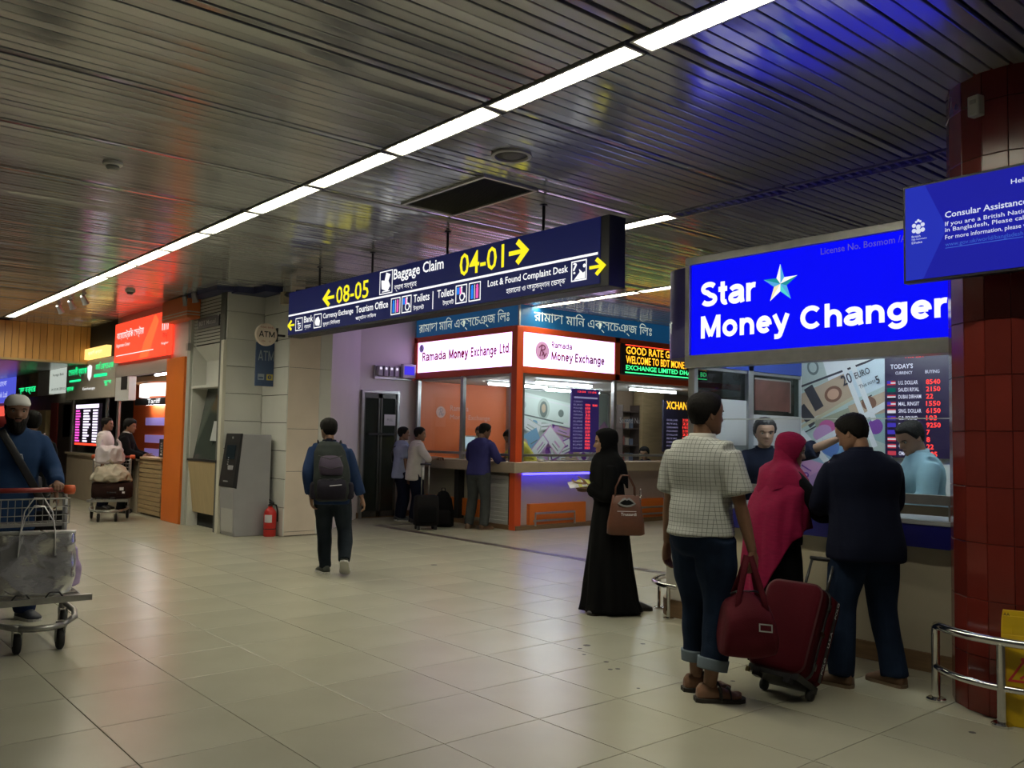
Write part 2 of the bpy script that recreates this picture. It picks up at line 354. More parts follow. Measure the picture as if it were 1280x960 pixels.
def spot(x, y, lab, grp, aim):
    t = thing('spotlight', lab, 'spotlight', (x, y, ZC), group=grp); a = Vector(aim).normalized()
    q = MB(); q.lathe([(.035, 0), (.035, -.02), (.012, -.022), (.012, -.07)], (x, y, ZC), 12); build(q, 'mount', M_alu, t, smooth=30)
    c = Vector((x, y, ZC-.10)); q = MB(); q.tube([c-a*.08, c-a*.06, c+a*.05, c+a*.08], [.02, .04, .045, .055], 12); build(q, 'lamp_head', M_alu, t, smooth=30)
for k in range(2): spot(4.95+.02*k, 13.4+.45*k, ['right', 'left'][k]+' of the two small spotlights on the ceiling over the orange box', 'spotlights over the orange box', (.3, .2, -.8))
for k in range(3): spot(3.78, 15.0+.75*k, ['rightmost', 'middle', 'leftmost'][k]+' of three small spotlights below the far end of the light row', 'spotlights by the far lights', (.5, .3, -.8))

# ---------------------------------------------------------------- far bulkhead of amber boards
b = MB(); b.box(-9, 5.3, 20.02, 20.2, 2.88, ZC+.03); wl = struct(build(b, 'wall_far', M_dark))
M_amber = mat('amber_board', (.62, .36, .12), .38, objvar=.12, noise=.1, nscale=2, stretch=(4, 4, .5))
q = MB(); q.box(-.06, .06, -.02, .02, 0, .745); pm = build(q, 'board', M_amber, org=(0, 0, 0), bevel=0); pme = pm.data; bpy.data.objects.remove(pm)
for k in range(60):
    o = bpy.data.objects.new('board', pme); COL.objects.link(o); o.parent = wl; o.location = Vector((5.2-.128*k, 20.0, 2.9))-ORG[wl.name]
b = MB(); b.box(-9, 5.3, 19.96, 20.2, 2.86, 2.9); struct(build(b, 'trim_1', mat('bulkhead_trim', (.5, .38, .2), .4)))
b = MB(); b.box(-9, 18, 38, 38.2, 0, 3.0); struct(build(b, 'wall_end', mat('end_wall', (.28, .25, .2), .6)))

# ---------------------------------------------------------------- red tiled column at the right
CX, CY, CR = 5.65, 1.98, .40
b = MB(); b.lathe([(CR-.012, 0), (CR-.012, ZC+.1)], (CX, CY, 0), 48); colr = struct(build(b, 'column', mat('column_grout', (.07, .018, .013), .6)))
q = MB(); hw, hh = CR*R(20)/2-.001, .1565
q.loft([[(s*hw, -a, z) for s, z in ((-1, -hh), (1, -hh), (1, hh), (-1, hh))] for a in (CR-.012, CR-.002)]+[[(s*(hw-.002), -CR, z) for s, z in ((-1, -hh+.002), (1, -hh+.002), (1, hh-.002), (-1, hh-.002))]])
pm = build(q, 'tile', M_redtile, org=(0, 0, 0)); pme = pm.data; bpy.data.objects.remove(pm)
for i in range(11):
    for j in range(12):
        o = bpy.data.objects.new('tile', pme); COL.objects.link(o); o.parent = colr
        o.location = Vector((CX, CY, .158+.316*j-.15+.15))-ORG[colr.name]; o.rotation_euler = (0, rng.normal(0, .002), R(-150+20*i))
t = thing('intercom_box', 'small pale plastic box fixed high on the red tiled column', 'box', (CX-.42, CY+.09, 3.39))
a = R(167.7); n = Vector((math.cos(a), math.sin(a), 0)); c = Vector((CX, CY, 3.45))+n*(CR+.03); u = Vector((-n.y, n.x, 0))
q = MB(); q.obox(c, u*.035, n*.03, (0, 0, .06)); build(q, 'case', mat('pale_plastic', (.55, .54, .48), .5), t, bevel=.008)
q = MB(); q.obox(c+n*.031+Z_*.02, u*.018, n*.003, (0, 0, .012)); build(q, 'sensor_window', mat('dull_plastic', (.35, .34, .31), .4), t)

# ---------------------------------------------------------------- walls round the back door
b = MB(); b.box(8.08, 9.5, 13.75, 13.95, 0, ZC+.03); struct(build(b, 'wall_back', M_wallp))
b = MB(); b.prism([(6.5, 11.9), (6.56, 12.05), (8.1, 13.75), (8.1, 14.0), (6.4, 12.2)], (0, 0, 0), X_, Y_, (0, 0, ZC+.03)); struct(build(b, 'wall_side', M_wallp))
b = MB(); b.box(8.1, 9.3, 13.72, 13.75, 0, .1); struct(build(b, 'baseboard_back', M_skirt))
d = struct(thing('door_1', 'x', 'door', (8.5, 13.72, 0)));
for k in ('label', 'category'): del d[k]
boxes('door_frame', M_alu, d, (8.12, 8.17, 13.68, 13.78, 0, 2.29), (8.87, 8.92, 13.68, 13.78, 0, 2.29), (8.17, 8.87, 13.68, 13.78, 2.24, 2.29))
q = MB()
for (x0, x1) in ((8.17, 8.51), (8.53, 8.87)):
    q = MB(); q.box(x0, x0+.035, 13.7, 13.74, .02, 2.23); q.box(x1-.035, x1, 13.7, 13.74, .02, 2.23); q.box(x0, x1, 13.7, 13.74, .02, .12); q.box(x0, x1, 13.7, 13.74, 2.15, 2.23)
    build(q, 'door_leaf', mat('door_metal', (.09, .09, .08), .4, metal=.5), d)
q = MB(); q.box(8.2, 8.84, 13.712, 13.724, .1, 2.16); build(q, 'door_pane', mat('dark_green_glass', (.022, .028, .022), .06, spec=.6), d)
q = MB(); q.box(8.25, 8.8, 13.65, 13.67, 1.48, 1.52); q.box(8.28, 8.3, 13.67, 13.7, 1.49, 1.51); q.box(8.75, 8.77, 13.67, 13.7, 1.49, 1.51); build(q, 'push_bar', M_black, d)
t = thing('paper_notice', 'white paper notice taped to the dark glass door', 'notice', (8.72, 13.70, 1.6))
q = MB(); q.box(8.6, 8.84, 13.694, 13.697, 1.66, 1.86); build(q, 'sheet', mat('paper_white', (.62, .6, .62), .8), t)
q = MB(); text(q, 'PULL', (8.66, 13.6925, 1.74), X_, Z_, .12, .045); flatbuild(q, 'lettering', mat('grey_ink', (.2, .2, .22), .8), t)
t = thing('emergency_light', 'row of four small lamps with blue screen above the glass door', 'lamp unit', (8.9, 13.7, 2.5))
q = MB(); q.box(8.38, 9.2, 13.7, 13.748, 2.50, 2.75); build(q, 'backplate', M_alu, t, bevel=.006)
for k in range(4):
    q = MB(); q.box(8.41+k*.115, 8.50+k*.115, 13.62, 13.7, 2.55, 2.74); o = build(q, 'lamp_box', mat('grey_lamp', (.35, .33, .37), .4), t, bevel=.01)
    q = MB(); q.lathe([(.001, -.085), (.02, -.084), (.028, -.078)], (8.455+k*.115, 13.7, 2.69), 12, ax='y'); build(q, 'lens', glow('lens_white', (.9, .85, 1), 1.0), o)
q = MB(); q.box(8.92, 9.2, 13.6, 13.7, 2.54, 2.8); o = build(q, 'screen_case', mat('pale_case', (.5, .48, .55), .4), t, bevel=.01)
q = MB(); rect(q, (8.945, 13.597, 2.6), X_, Z_, .22, .16); flatbuild(q, 'screen', glow('screen_blue', (.06, .04, .8), 1.0), o)

# ---------------------------------------------------------------- column clad in white and beige panels, recess with ATM
b = MB(); b.box(5.80, 6.5, 11.88, 12.75, 0, ZC+.03); cl = struct(build(b, 'column', M_joint))
for j in range(9):
    z0, z1 = .0+.41*j, .41*(j+1)-.006
    q = MB(); q.box(5.785, 5.81, 11.86, 12.72, z0+.004, min(z1, ZC)); build(q, 'panel', M_white, cl, bevel=.003)
for z0, z1 in ((.01, .06), (.066, .93), (.936, 1.55), (1.556, 2.45), (2.456, 3.3), (3.306, ZC)):
    q = MB(); q.box(5.80, 6.30, 11.855, 11.88, z0, z1); build(q, 'panel', M_beige, cl, bevel=.003)
for z0, z1 in ((.01, 2.45), (2.456, ZC)):
    q = MB(); q.box(6.306, 6.5, 11.862, 11.885, z0, z1); build(q, 'panel', M_white, cl, bevel=.003)
b = MB(); b.box(5.17, 5.80, 12.74, 12.9, 0, ZC+.03); wr = struct(build(b, 'wall_recess', M_joint))
for j in range(9):
    q = MB(); q.box(5.20, 5.78, 12.70, 12.745, .41*j+.02, min(.41*(j+1)+.013, ZC)); build(q, 'panel', M_white, wr, bevel=.003)
q = MB(); q.box(5.15, 5.2, 12.69, 12.78, 0, 2.86); build(q, 'edge_post', mat('cream_post', (.62, .6, .5), .5), wr)
# navy fascia band on top
b = MB(); b.box(4.98, 5.24, 12.6, 13.78, 3.58, ZC+.0); b.box(5.24, 5.56, 12.48, 12.7, 3.56, ZC); b.box(5.5, 5.78, 12.1, 12.7, 3.56, ZC); struct(build(b, 'trim_2', M_navyfascia, bevel=.004))
t = thing('junction_box', 'small cream box under the ceiling on the white clad column', 'box', (5.75, 11.95, 3.38))
q = MB(); q.box(5.7, 5.785, 11.9, 12.02, 3.38, 3.56); build(q, 'case', mat('cream_case', (.42, .36, .26), .5), t, bevel=.006)
q = MB(); q.tube([(5.74, 11.96, 3.56), (5.74, 11.96, ZC)], .012); build(q, 'conduit', M_alu, t)
t = thing('cctv_camera', 'small black security camera under the ceiling by the hanging sign', 'camera', (5.66, 11.6, 3.45))
q = MB(); q.tube([(5.7, 11.86, 3.5), (5.68, 11.7, 3.5)], .012); build(q, 'arm', M_black, t)
q = MB(); q.tube([(5.68, 11.74, 3.49), (5.66, 11.5, 3.46)], [.04, .045], 12); build(q, 'body', M_black, t, smooth=30)
t = thing('pipe_rack', 'dark pipes slung under the ceiling beside the white clad column', 'pipes', (6.6, 11.4, 3.55))
for dx, z in ((0, 3.56), (.1, 3.6), (.2, 3.54)):
    q = MB(); q.tube([(5.85+dx, 11.8-dx, z), (6.9+dx, 10.2-dx, z)], .03, 8); build(q, 'pipe', mat('dark_pipe', (.05, .048, .045), .6), t, smooth=30)
# ---------------------------------------------------------------- hanging direction sign
M_sign = mat('sign_navy', (.008, .011, .07), .55, emit=.5, ecol=(.010, .014, .085), spec=.2)
M_yel = glow('yellow_lettering', (1.0, .88, .02), 1.0)
NY = -Y_                                                     # reading direction on faces that look towards -X
sg = thing('hanging_sign', 'long dark navy hanging direction sign with yellow gate numbers', 'sign', (5.4, 8.0, 2.79))
SX, SYa, SYb, SZ0, SZ1 = 5.30, 5.02, 10.9, 2.77, 3.375
q = MB(); q.box(SX, SX+.2, SYa, SYb, SZ0, SZ1); build(q, 'case', mat('sign_case', (.012, .013, .02), .45), sg, bevel=.006)
q = MB(); q.box(SX-.008, SX, SYa+.10, SYb-.01, SZ0+.03, SZ1-.005); build(q, 'face_panel', M_sign, sg)
for y in (5.95, 7.45, 8.95, 10.25):
    q = MB(); q.tube([(SX+.1, y, SZ1), (SX+.1, y, ZC)], .014, 8); q.lathe([(.035, 0), (.035, -.012)], (SX+.1, y, ZC), 12); build(q, 'hanger_rod', M_black, sg)
def S(yl, z): return (SX-.011, yl, z)
ws, ye = MB(), MB()
rect(ws, S(10.88, 3.047), NY, Z_, 5.74, .022)
def arrow(mb, y, z, w, h, right, X=SX-.011, U=NY):
    P, F = [], []
    pts = [(0, .5), (.95, .5)]
    V, F = stroke([(0, .5), (.9, .5)], .20); V2, F2 = stroke([(.48, .98), (.98, .5), (.48, .02)], .26)
    for a, f in ((V, F), (V2, F2)):
        a = np.array(a)
        if not right: a[:, 0] = 1-a[:, 0]
        mb.flat(a*np.array([w, h]), f, (X, y, z), U, Z_)
# y on the sign from the photograph's columns, left to right
for args in ((9.91, 3.085, .26, .20, False), (6.31, 3.115, .25, .215, True), (10.88, 2.86, .18, .13, False), (5.24, 2.875, .17, .14, True)): ye = MB(); arrow(ye, *args); flatbuild(ye, 'yellow_arrow', M_yel, sg)
for w_, y_, z_, ww, hh_ in (('08-05', 9.60, 3.085, .76, .215), ('04-01', 7.08, 3.105, .70, .23)): ye = MB(); text(ye, w_, S(y_, z_), NY, Z_, ww, hh_, .010); flatbuild(ye, 'gate_number', M_yel, sg)
def L1(yl, s_, w, z=2.925, h=.085, bold=.012): text(ws, s_, S(yl, z), NY, Z_, w, h, bold)
def L2(yl, s_, w, z=2.83, h=.065): text(ws, s_, S(yl, z), NY, Z_, w, h, .004)
L1(8.31, 'Baggage Claim', .95, 3.19, .155, .014); L2(8.29, 'ব্যাগ সংগ্রহ', .44, 3.085, .075)
L1(10.43, 'Bank', .24); L2(10.42, 'ব্যাংক', .18); L1(9.92, 'Currency Exchange', .74, 2.915); L2(9.92, 'মুদ্রা িবিনময়', .43)
L1(9.12, 'Tourism Office', .71); L2(9.12, 'পর্যটন অিফস', .46); L1(7.90, 'Toilets', .30); L2(7.90, 'টয়েলট', .20)
rect(ws, S(7.545, 2.82), NY, Z_, .014, .19)
L1(7.46, 'Toilets', .29); L2(7.36, 'টয়েলট', .19); L1(6.62, 'Lost & Found Complaint Desk', 1.12); L2(6.34, 'হারােনা ও অনুসন্ধান েডস্ক', .81)
M_pb, M_pp = glow('pictogram_blue', (.02, .25, 1), .9), glow('pictogram_pink', (1, .12, .55), .9)
def frame2(mb, yl, z, w, h, t=.012):
    rect(mb, S(yl, z), NY, Z_, w, t); rect(mb, S(yl, z+h-t), NY, Z_, w, t); rect(mb, S(yl, z), NY, Z_, t, h); rect(mb, S(yl-w+t, z), NY, Z_, t, h)
def disc(mb, yl, z, r, X=SX-.011): mb.flat([(r*math.cos(2*PI*k/12), r*math.sin(2*PI*k/12)) for k in range(12)], [tuple(range(12))], (X, yl, z), NY, Z_)
frame2(ws, 8.60, 3.085, .27, .265); ws.flat([(-.09, .04), (.03, .0), (.09, .06), (.05, .12), (.09, .19), (.0, .22), (-.03, .13), (-.1, .14)], [tuple(range(8))], S(8.465, 3.11), NY, Z_); rect(ws, S(8.545, 3.108), NY, Z_, .16, .012)
frame2(ws, 10.67, 2.835, .20, .17); text(ws, '৳', S(10.62, 2.86), NY, Z_, .10, .11, .004)
frame2(ws, 10.16, 2.83, .20, .18); ws.flat([(-.05, .0), (.05, -.01), (.06, .05), (.02, .11), (-.05, .09), (-.07, .04)], [tuple(range(6))], S(10.06, 2.865), NY, Z_)
for yl in (8.35, 6.92):
    frame2(ws, yl, 2.83, .19, .19)
    for dx, nm, mm in ((.035, 'blue_pictogram', M_pb), (.115, 'pink_pictogram', M_pp)): mb = MB(); rect(mb, S(yl-dx, 2.855), NY, Z_, .04, .105); disc(mb, yl-dx-.02, 2.977, .019); flatbuild(mb, nm, mm, sg)
    rect(ws, S(yl-.091, 2.85), NY, Z_, .008, .145)
for yl in (8.13, 7.14):
    frame2(ws, yl, 2.83, .19, .19); pb, pp = MB(), MB(); rect(pb, S(yl-.02, 2.925), NY, Z_, .045, .07); rect(pp, S(yl-.068, 2.925), NY, Z_, .03, .07); flatbuild(pb, 'blue_pictogram', M_pb, sg); flatbuild(pp, 'pink_pictogram', M_pp, sg)
    V, F = stroke(arc(0, 0, .038, .038, 110, 400, 12), .014); ws.flat(V, F, S(yl-.11, 2.895), NY, Z_); V, F = stroke([(-.01, .085), (-.005, .035), (.035, .03), (.05, -.01)], .015); ws.flat(V, F, S(yl-.11, 2.895), NY, Z_); disc(ws, yl-.10, 2.99, .014)
frame2(ws, 5.46, 2.85, .19, .18)
text(ws, '?', S(5.44, 2.915), NY, Z_, .05, .1, .008); ws.flat([(-.07, 0), (.0, .06), (-.01, .09), (.04, .05), (.065, .06), (.065, .0), (.02, .0)], [tuple(range(7))], S(5.355, 2.865), NY, Z_); disc(ws, 5.30, 2.975, .017)
flatbuild(ws, 'white_lettering', M_txtw, sg)

# ---------------------------------------------------------------- Ramada booth
RX, RY = 9.26, 10.78
M_teal = mat('blue_fascia', (.012, .11, .26), .35, emit=.35, ecol=(.008, .10, .26), noise=.25, nscale=1.2)
M_lav = mat('lit_white_sign', (.8, .8, .8), .5, emit=2.2, ecol=(.72, .52, 1.0))
M_pink = mat('sign_pink_ink', (.35, .01, .06), .5, emit=.14, ecol=(.8, .01, .12))
M_maroon = mat('sign_maroon_ink', (.25, .02, .05), .5, emit=.10, ecol=(.5, .02, .08))
M_bl = mat('bengali_white', (.75, .78, .70), .5, emit=.5, ecol=(.8, .9, .75))
rb = thing('exchange_booth', 'corner money exchange booth with orange red frame and lit white signs', 'booth', (11.5, 12.2, 0))
q = MB(); q.box(RX-.05, RX+.09, RY-.05, RY+.09, 0, 3.3); build(q, 'corner_post', M_redor, rb, bevel=.008)
q = MB(); q.box(RX+.0, RX+.08, RY-.02, 13.72, 3.31, ZC+.02); q.box(RX+.08, 16, RY-.0, RY+.08, 3.31, ZC+.02); fas = build(q, 'blue_fascia', M_teal, rb)
boxes('fascia_strip', M_alu, rb, (RX-.012, RX+.02, RY-.04, RY-.01, 3.31, ZC), (13.12, 13.14, RY-.015, RY, 3.31, ZC), (RX-.012, RX+.01, 13.70, 13.72, 3.31, ZC))
BEN = 'রামাদা মািন এক্সেচঞ্জ িলঃ'
q = MB(); text(q, BEN, (RX-.004, 13.62, 3.34), NY, Z_, 2.62, .27); flatbuild(q, 'bengali_lettering', M_bl, fas); q = MB(); text(q, BEN, (9.60, RY-.006, 3.36), X_, Z_, 2.95, .27); flatbuild(q, 'bengali_lettering', M_bl, fas)
q = MB(); q.box(13.3, 14.6, RY-.012, RY-.004, 3.40, 3.58); build(q, 'dark_patch', mat('deep_blue_patch', (.01, .02, .14), .5), fas)
# red bands and lightbox frames
q = MB()
for z0, z1 in ((3.21, 3.31), (2.54, 2.65)): q.box(RX-.03, RX+.1, RY, 13.72, z0, z1); q.box(RX, 16, RY-.03, RY+.1, z0, z1)
q.box(RX-.03, RX+.1, 13.62, 13.72, 2.54, 3.31); q.box(11.54, 11.67, RY-.03, RY+.1, 2.54, 3.31); build(q, 'sign_frame', M_redor, rb, bevel=.005)
q = MB(); q.box(RX-.01, RX+.02, RY+.06, 13.63, 2.65, 3.21); s1 = build(q, 'lit_sign', M_lav, rb)
q = MB(); q.box(RX+.08, 11.55, RY-.01, RY+.02, 2.65, 3.21); s2 = build(q, 'lit_sign', M_lav, rb)
q = MB()
for w, y, z, ww, h, tt in (('Ramada', 13.47, 2.86, .74, .165, .125), ('Money', 12.64, 2.86, .56, .165, .165), ('Exchange', 12.0, 2.86, .70, .165, .13), ('Ltd.', 11.22, 2.87, .27, .165, .125)): bigtext(q, w, (RX-.013, y, z), NY, Z_, ww, h, 0, tt)
flatbuild(q, 'pink_lettering', M_pink, s1)
q = MB(); bigtext(q, 'Ramada', (10.0, RY-.013, 3.0), X_, Z_, .48, .105, 0, .125); bigtext(q, 'Money Exchange', (10.0, RY-.013, 2.79), X_, Z_, 1.28, .15, 0, .14); flatbuild(q, 'pink_lettering', M_maroon, s2)
q = MB()
def emblem(mb, o, u, r, m0=0, m1=1):
    o = Vector(o); n = Vector((u[1], -u[0], 0))*.002
    mb.flat([(r*math.cos(2*PI*k/24), r*math.sin(2*PI*k/24)) for k in range(24)], [tuple(range(24))], o, u, Z_, m0)
    for pts in ([(-.35, -.6), (-.05, .55)], [(-.5, .3), (-.1, .62)]+arc(.1, .35, .3, .25, 90, -90, 6)+[(-.1, .1), (.35, -.55)], [(-.05, -.55), (.2, -.15), (.3, -.6), (.6, -.2)]):
        V, F = stroke([(a*r, c*r) for a, c in pts], r*.14); mb.flat(V, F, o+n, u, Z_, m1)
emblem(q, (9.79, RY-.013, 2.93), X_, .155); flatbuild(q, 'round_emblem', [mat('emblem_mauve', (.42, .2, .35), .5, emit=.5, ecol=(.6, .35, .55)), mat('emblem_ink', (.16, .02, .08), .6, emit=.15, ecol=(.3, .03, .12))], s2)
q = MB(); emblem(q, (RX-.013, 13.5, 3.10), NY, .075); flatbuild(q, 'round_emblem', [mat('emblem_violet', (.3, .2, .5), .5, emit=.4, ecol=(.4, .3, .7)), mat('emblem_ink2', (.1, .03, .2), .6)], s1)
# LED sign, its own thing
led = thing('led_sign', 'scrolling dot led sign in orange red and green above the booth window', 'led sign', (12.7, RY-.03, 2.66))
q = MB(); q.box(11.68, 14.2, RY-.05, RY-.0, 2.66, 3.22); build(q, 'case', M_black, led, bevel=.004)
q = MB(); text(q, 'GOOD RATE GOOD SERVICE', (11.8, RY-.054, 3.03), X_, Z_, 2.35, .14, .012); text(q, 'WELCOME TO BDT MONEY CHANGE', (11.8, RY-.054, 2.86), X_, Z_, 2.35, .14, .012); flatbuild(q, 'orange_letters', glow('led_orange', (1, .42, .02), 2.2), led)
q = MB(); text(q, 'EXCHANGE LIMITED DHAKA, BD', (11.8, RY-.054, 2.73), X_, Z_, 2.35, .10, .012); rect(q, (11.78, RY-.0535, 2.685), X_, Z_, 2.38, .02); flatbuild(q, 'green_letters', glow('led_green', (.05, 1, .28), 1.8), led)
q = MB(); rect(q, (11.78, RY-.0535, 3.185), X_, Z_, 2.38, .018); flatbuild(q, 'red_line', glow('led_red', (1, .05, .02), 2.0), led)
# windows
for y in (RY+.12, 12.22, 13.6): build(MB().box(RX+.0, RX+.07, y, y+.07, 1.09, 2.54), 'mullion', M_alu, rb)
for x in (RX+.1, 11.55, 13.9): build(MB().box(x, x+.07, RY, RY+.07, 1.09, 2.54), 'mullion', M_alu, rb)
def pane(mb_args, parent, name='window_pane', m=None):
    q = MB(); q.box(*mb_args); return build(q, name, m or M_glass, parent)
pane((RX+.03, RX+.036, RY+.19, 12.22, 1.13, 2.54), rb); pane((RX+.03, RX+.036, 12.29, 13.6, 1.13, 2.54), rb)
pane((RX+.17, 11.55, RY+.03, RY+.036, 1.13, 2.54), rb); pane((11.62, 13.9, RY+.03, RY+.036, 1.13, 2.54), rb)
q = MB(); q.box(RX-.02, RX+.08, RY+.1, 13.7, 1.18, 1.22); q.box(RX+.1, 14, RY-.02, RY+.08, 1.18, 1.22); build(q, 'window_rail', M_alu, rb)
# ledge and counter
q = MB(); q.prism([(RX-.16, RY-.16), (16.6, RY-.16), (16.6, RY+.35), (RX+.35, RY+.35), (RX+.35, 13.7), (RX-.16, 13.7)], (0, 0, .92), X_, Y_, (0, 0, .17)); build(q, 'counter_ledge', M_tan, rb, bevel=.012)
q = MB(); q.box(RX+.12, RX+.3, RY+.14, 13.7, .0, .92); build(q, 'counter_front', mat('grey_green_panel', (.36, .33, .24), .5), rb)
q = MB(); q.box(RX+.1, 16.6, RY+.05, RY+.2, 0, .92); build(q, 'counter_front', mat('pale_pinkish_panel', (.50, .40, .36), .5), rb)
boxes('counter_leg', M_dark, rb, (RX+.02, RX+.12, RY+.13, RY+.19, .03, .92), (RX+.02, RX+.12, 11.62, 11.70, .03, .92), (RX-.01, RX+.12, 12.28, 12.4, .03, .92))
for k in range(12):
    q = MB(); q.obox((RX+.035, RY+.49, .105+k*.066), (.008, 0, .006), (0, .33, 0), (-.004, 0, .030)); build(q, 'slat', mat('pale_slat', (.55, .56, .53), .45), rb)
q = MB(); q.box(RX+.08, RX+.12, 11.75, 13.4, .12, .42); build(q, 'orange_panel', M_orange, rb, bevel=.006)
for x0, x1 in ((9.56, 10.85), (12.0, 14.6)):
    q = MB(); q.box(x0, x1, RY-.03, RY+.05, .05, .41); build(q, 'orange_panel', M_orange, rb, bevel=.006)
    q = MB(); xa, xb = x0+.06, x0+.95; q.tube([(xa, RY-.1, .06), (xa, RY-.1, .26), (xb, RY-.1, .26), (xb, RY-.1, .06)], .018, 8); q.box(xa, xb, RY-.06, RY-.05, .12, .15); build(q, 'foot_rail', M_alu, rb)
q = MB(); q.box(RX-.03, RX+.1, RY-.03, 13.7, 0, .07); q.box(RX-.03, 16.6, RY-.08, RY+.1, 0, .07); build(q, 'skirting', M_skirt, rb)
q = MB(); q.box(RX+.1, 10.9, RY-.10, RY-.06, .885, .918); build(q, 'blue_led_strip', glow('led_blue', (.05, .04, 1.0), 9), rb)
q = MB(); q.box(RX-.02, RX+.1, 13.655, 13.705, 2.62, 3.25); build(q, 'violet_side_light', glow('lit_violet', (.50, .26, 1.0), 60), rb)
# interior
q = MB(); q.box(RX+.05, 11.42, 13.62, 13.72, 0, 2.6); build(q, 'orange_backwall', mat('orange_wall', (.72, .16, .04), .45), rb)
q = MB(); text(q, 'Ramada', (10.02, 13.612, 1.97), X_, Z_, .44, .11); text(q, 'Money Exchange', (10.02, 13.612, 1.78), X_, Z_, .98, .12); emblem(q, (9.8, 13.612, 1.94), X_, .11, 0, 1); flatbuild(q, 'wall_lettering', [mat('wall_letter', (.75, .45, .38), .5), mat('wall_letter2', (.4, .3, .3), .5)], rb)
q = MB(); q.box(11.42, 11.56, 13.5, 13.72, 0, 2.6); build(q, 'grey_post', M_alu, rb)
q = MB(); q.box(RX+.1, 17, RY+.1, 13.7, 2.5, 2.54); build(q, 'booth_ceiling', mat('booth_soffit', (.7, .68, .66), .6), rb)
q = MB(); q.box(13.5, 17, 12.6, 12.7, 0, 2.6); build(q, 'side_wall', mat('brown_wall', (.30, .21, .14), .6), rb)
q = MB(); q.box(RX+.4, 16.5, RY+.36, RY+.75, .72, .76); q.box(RX+.4, RX+.75, RY+.75, 13.6, .72, .76); build(q, 'desk', M_wood, rb)
q = MB(); q.box(14.05, 14.75, 12.3, 12.55, 0, 2.5); build(q, 'wood_column', M_wood, rb, bevel=.01)
for k, (x0, x1) in enumerate(((13.5, 14.02), (14.8, 15.8))):
    q = MB()
    for z in (1.0, 1.35, 1.7, 2.05): q.box(x0, x1, 12.35, 12.6, z, z+.02)
    q.box(x0, x0+.02, 12.35, 12.6, .2, 2.2); q.box(x1-.02, x1, 12.35, 12.6, .2, 2.2); build(q, 'shelf', mat('dark_shelf', (.09, .06, .05), .5), rb)
    for z in (1.02, 1.37, 1.72):
        for j in range(int((x1-x0-.06)/.13)):
            q = MB(); x = x0+.04+.13*j; q.box(x, x+.1, 12.42, 12.57, z, z+.12+.1*rng.rand()); build(q, 'carton', mat('carton%d' % (j % 4), [(.3, .1, .08), (.35, .3, .25), (.12, .14, .2), (.4, .32, .2)][j % 4], .6), rb)
q = MB(); text(q, 'Second Nu', (13.4, 12.34, 1.82), X_, Z_, .62, .12); text(q, 'Exchange', (14.85, 12.34, 1.84), X_, Z_, .8, .13); flatbuild(q, 'shelf_lettering', mat('dim_letter', (.45, .42, .4), .5), rb)
def note(cx, cy, w, h, ang, kind): return (cx, cy, w, h, ang, kind)
def collage(name, parent, o, u, W_, H_, items, base):
    """flat printed mural: overlapping rectangles, discs and lines clipped to the board"""
    mats = [base]; mb = MB(); o = Vector(o); nrm = Vector((u[1], -u[0], 0)); lv = 0
    rect(mb, o, u, Z_, W_, H_, 0)
    for it in items:
        lv += 1; oo = o+nrm*.0004*lv; kind = it[0]
        if it[-1] not in mats: mats.append(it[-1])
        mi = mats.index(it[-1])
        if kind == 'r':
            _, cx, cy, w, h, a, _m = it; c, s = math.cos(R(a)), math.sin(R(a)); P = [(cx+x*c-y*s, cy+x*s+y*c) for x, y in ((-w/2, -h/2), (w/2, -h/2), (w/2, h/2), (-w/2, h/2))]
        else:
            _, cx, cy, rx, ry, a, _m = it; c, s = math.cos(R(a)), math.sin(R(a)); P = [(cx+rx*math.cos(t)*c-ry*math.sin(t)*s, cy+rx*math.cos(t)*s+ry*math.sin(t)*c) for t in np.linspace(0, 2*PI, 20, endpoint=False)]
        P = clip(P, 0, W_, 0, H_)
        if len(P) > 2: mb.flat(P, [tuple(range(len(P)))], oo, u, Z_, mi)
    return flatbuild(mb, name, mats, parent), lv
def pr(name, c): return mat('print_'+name, c, .45)
Pg, Pgd, Pw, Pk, Pt, Pb, Pm, Pv, Pp, Pbl = pr('green', (.48, .56, .50)), pr('greendk', (.16, .20, .18)), pr('white', (.78, .80, .80)), pr('ink', (.05, .05, .06)), pr('tan', (.52, .40, .28)), pr('brown', (.22, .11, .07)), pr('mauve', (.55, .32, .58)), pr('violet', (.20, .06, .34)), pr('pink', (.70, .38, .62)), pr('blue', (.22, .42, .60))
mur = thing('banknote_mural', 'printed banknote mural on the back wall of the corner booth', 'mural', (12, 13.6, 1.0))
def fan(seed, n, W_, H_, pal):
    r = np.random.RandomState(seed); out = []
    for k in range(n):
        cx, cy, a, c = r.uniform(0, W_), r.uniform(0, H_*.72), r.uniform(-45, 55), pal[r.randint(len(pal))]
        w, h = r.uniform(.55, .85), r.uniform(.24, .34); ca, sa = math.cos(R(a)), math.sin(R(a))
        out += [('r', cx, cy, w, h, a, c), ('r', cx, cy, w*.92, h*.84, a, Pw if k % 3 else pal[r.randint(len(pal))]), ('e', cx-.25*w*ca, cy-.25*w*sa, h*.26, h*.32, a, pal[r.randint(len(pal))]), ('r', cx+.18*w*ca, cy+.18*w*sa, w*.32, h*.12, a, c), ('r', cx+.18*w*ca+h*.25*sa, cy+.18*w*sa-h*.25*ca, w*.36, h*.06, a, Pgd)]
    return out
Ppale = pr('pale_green', (.70, .80, .74))
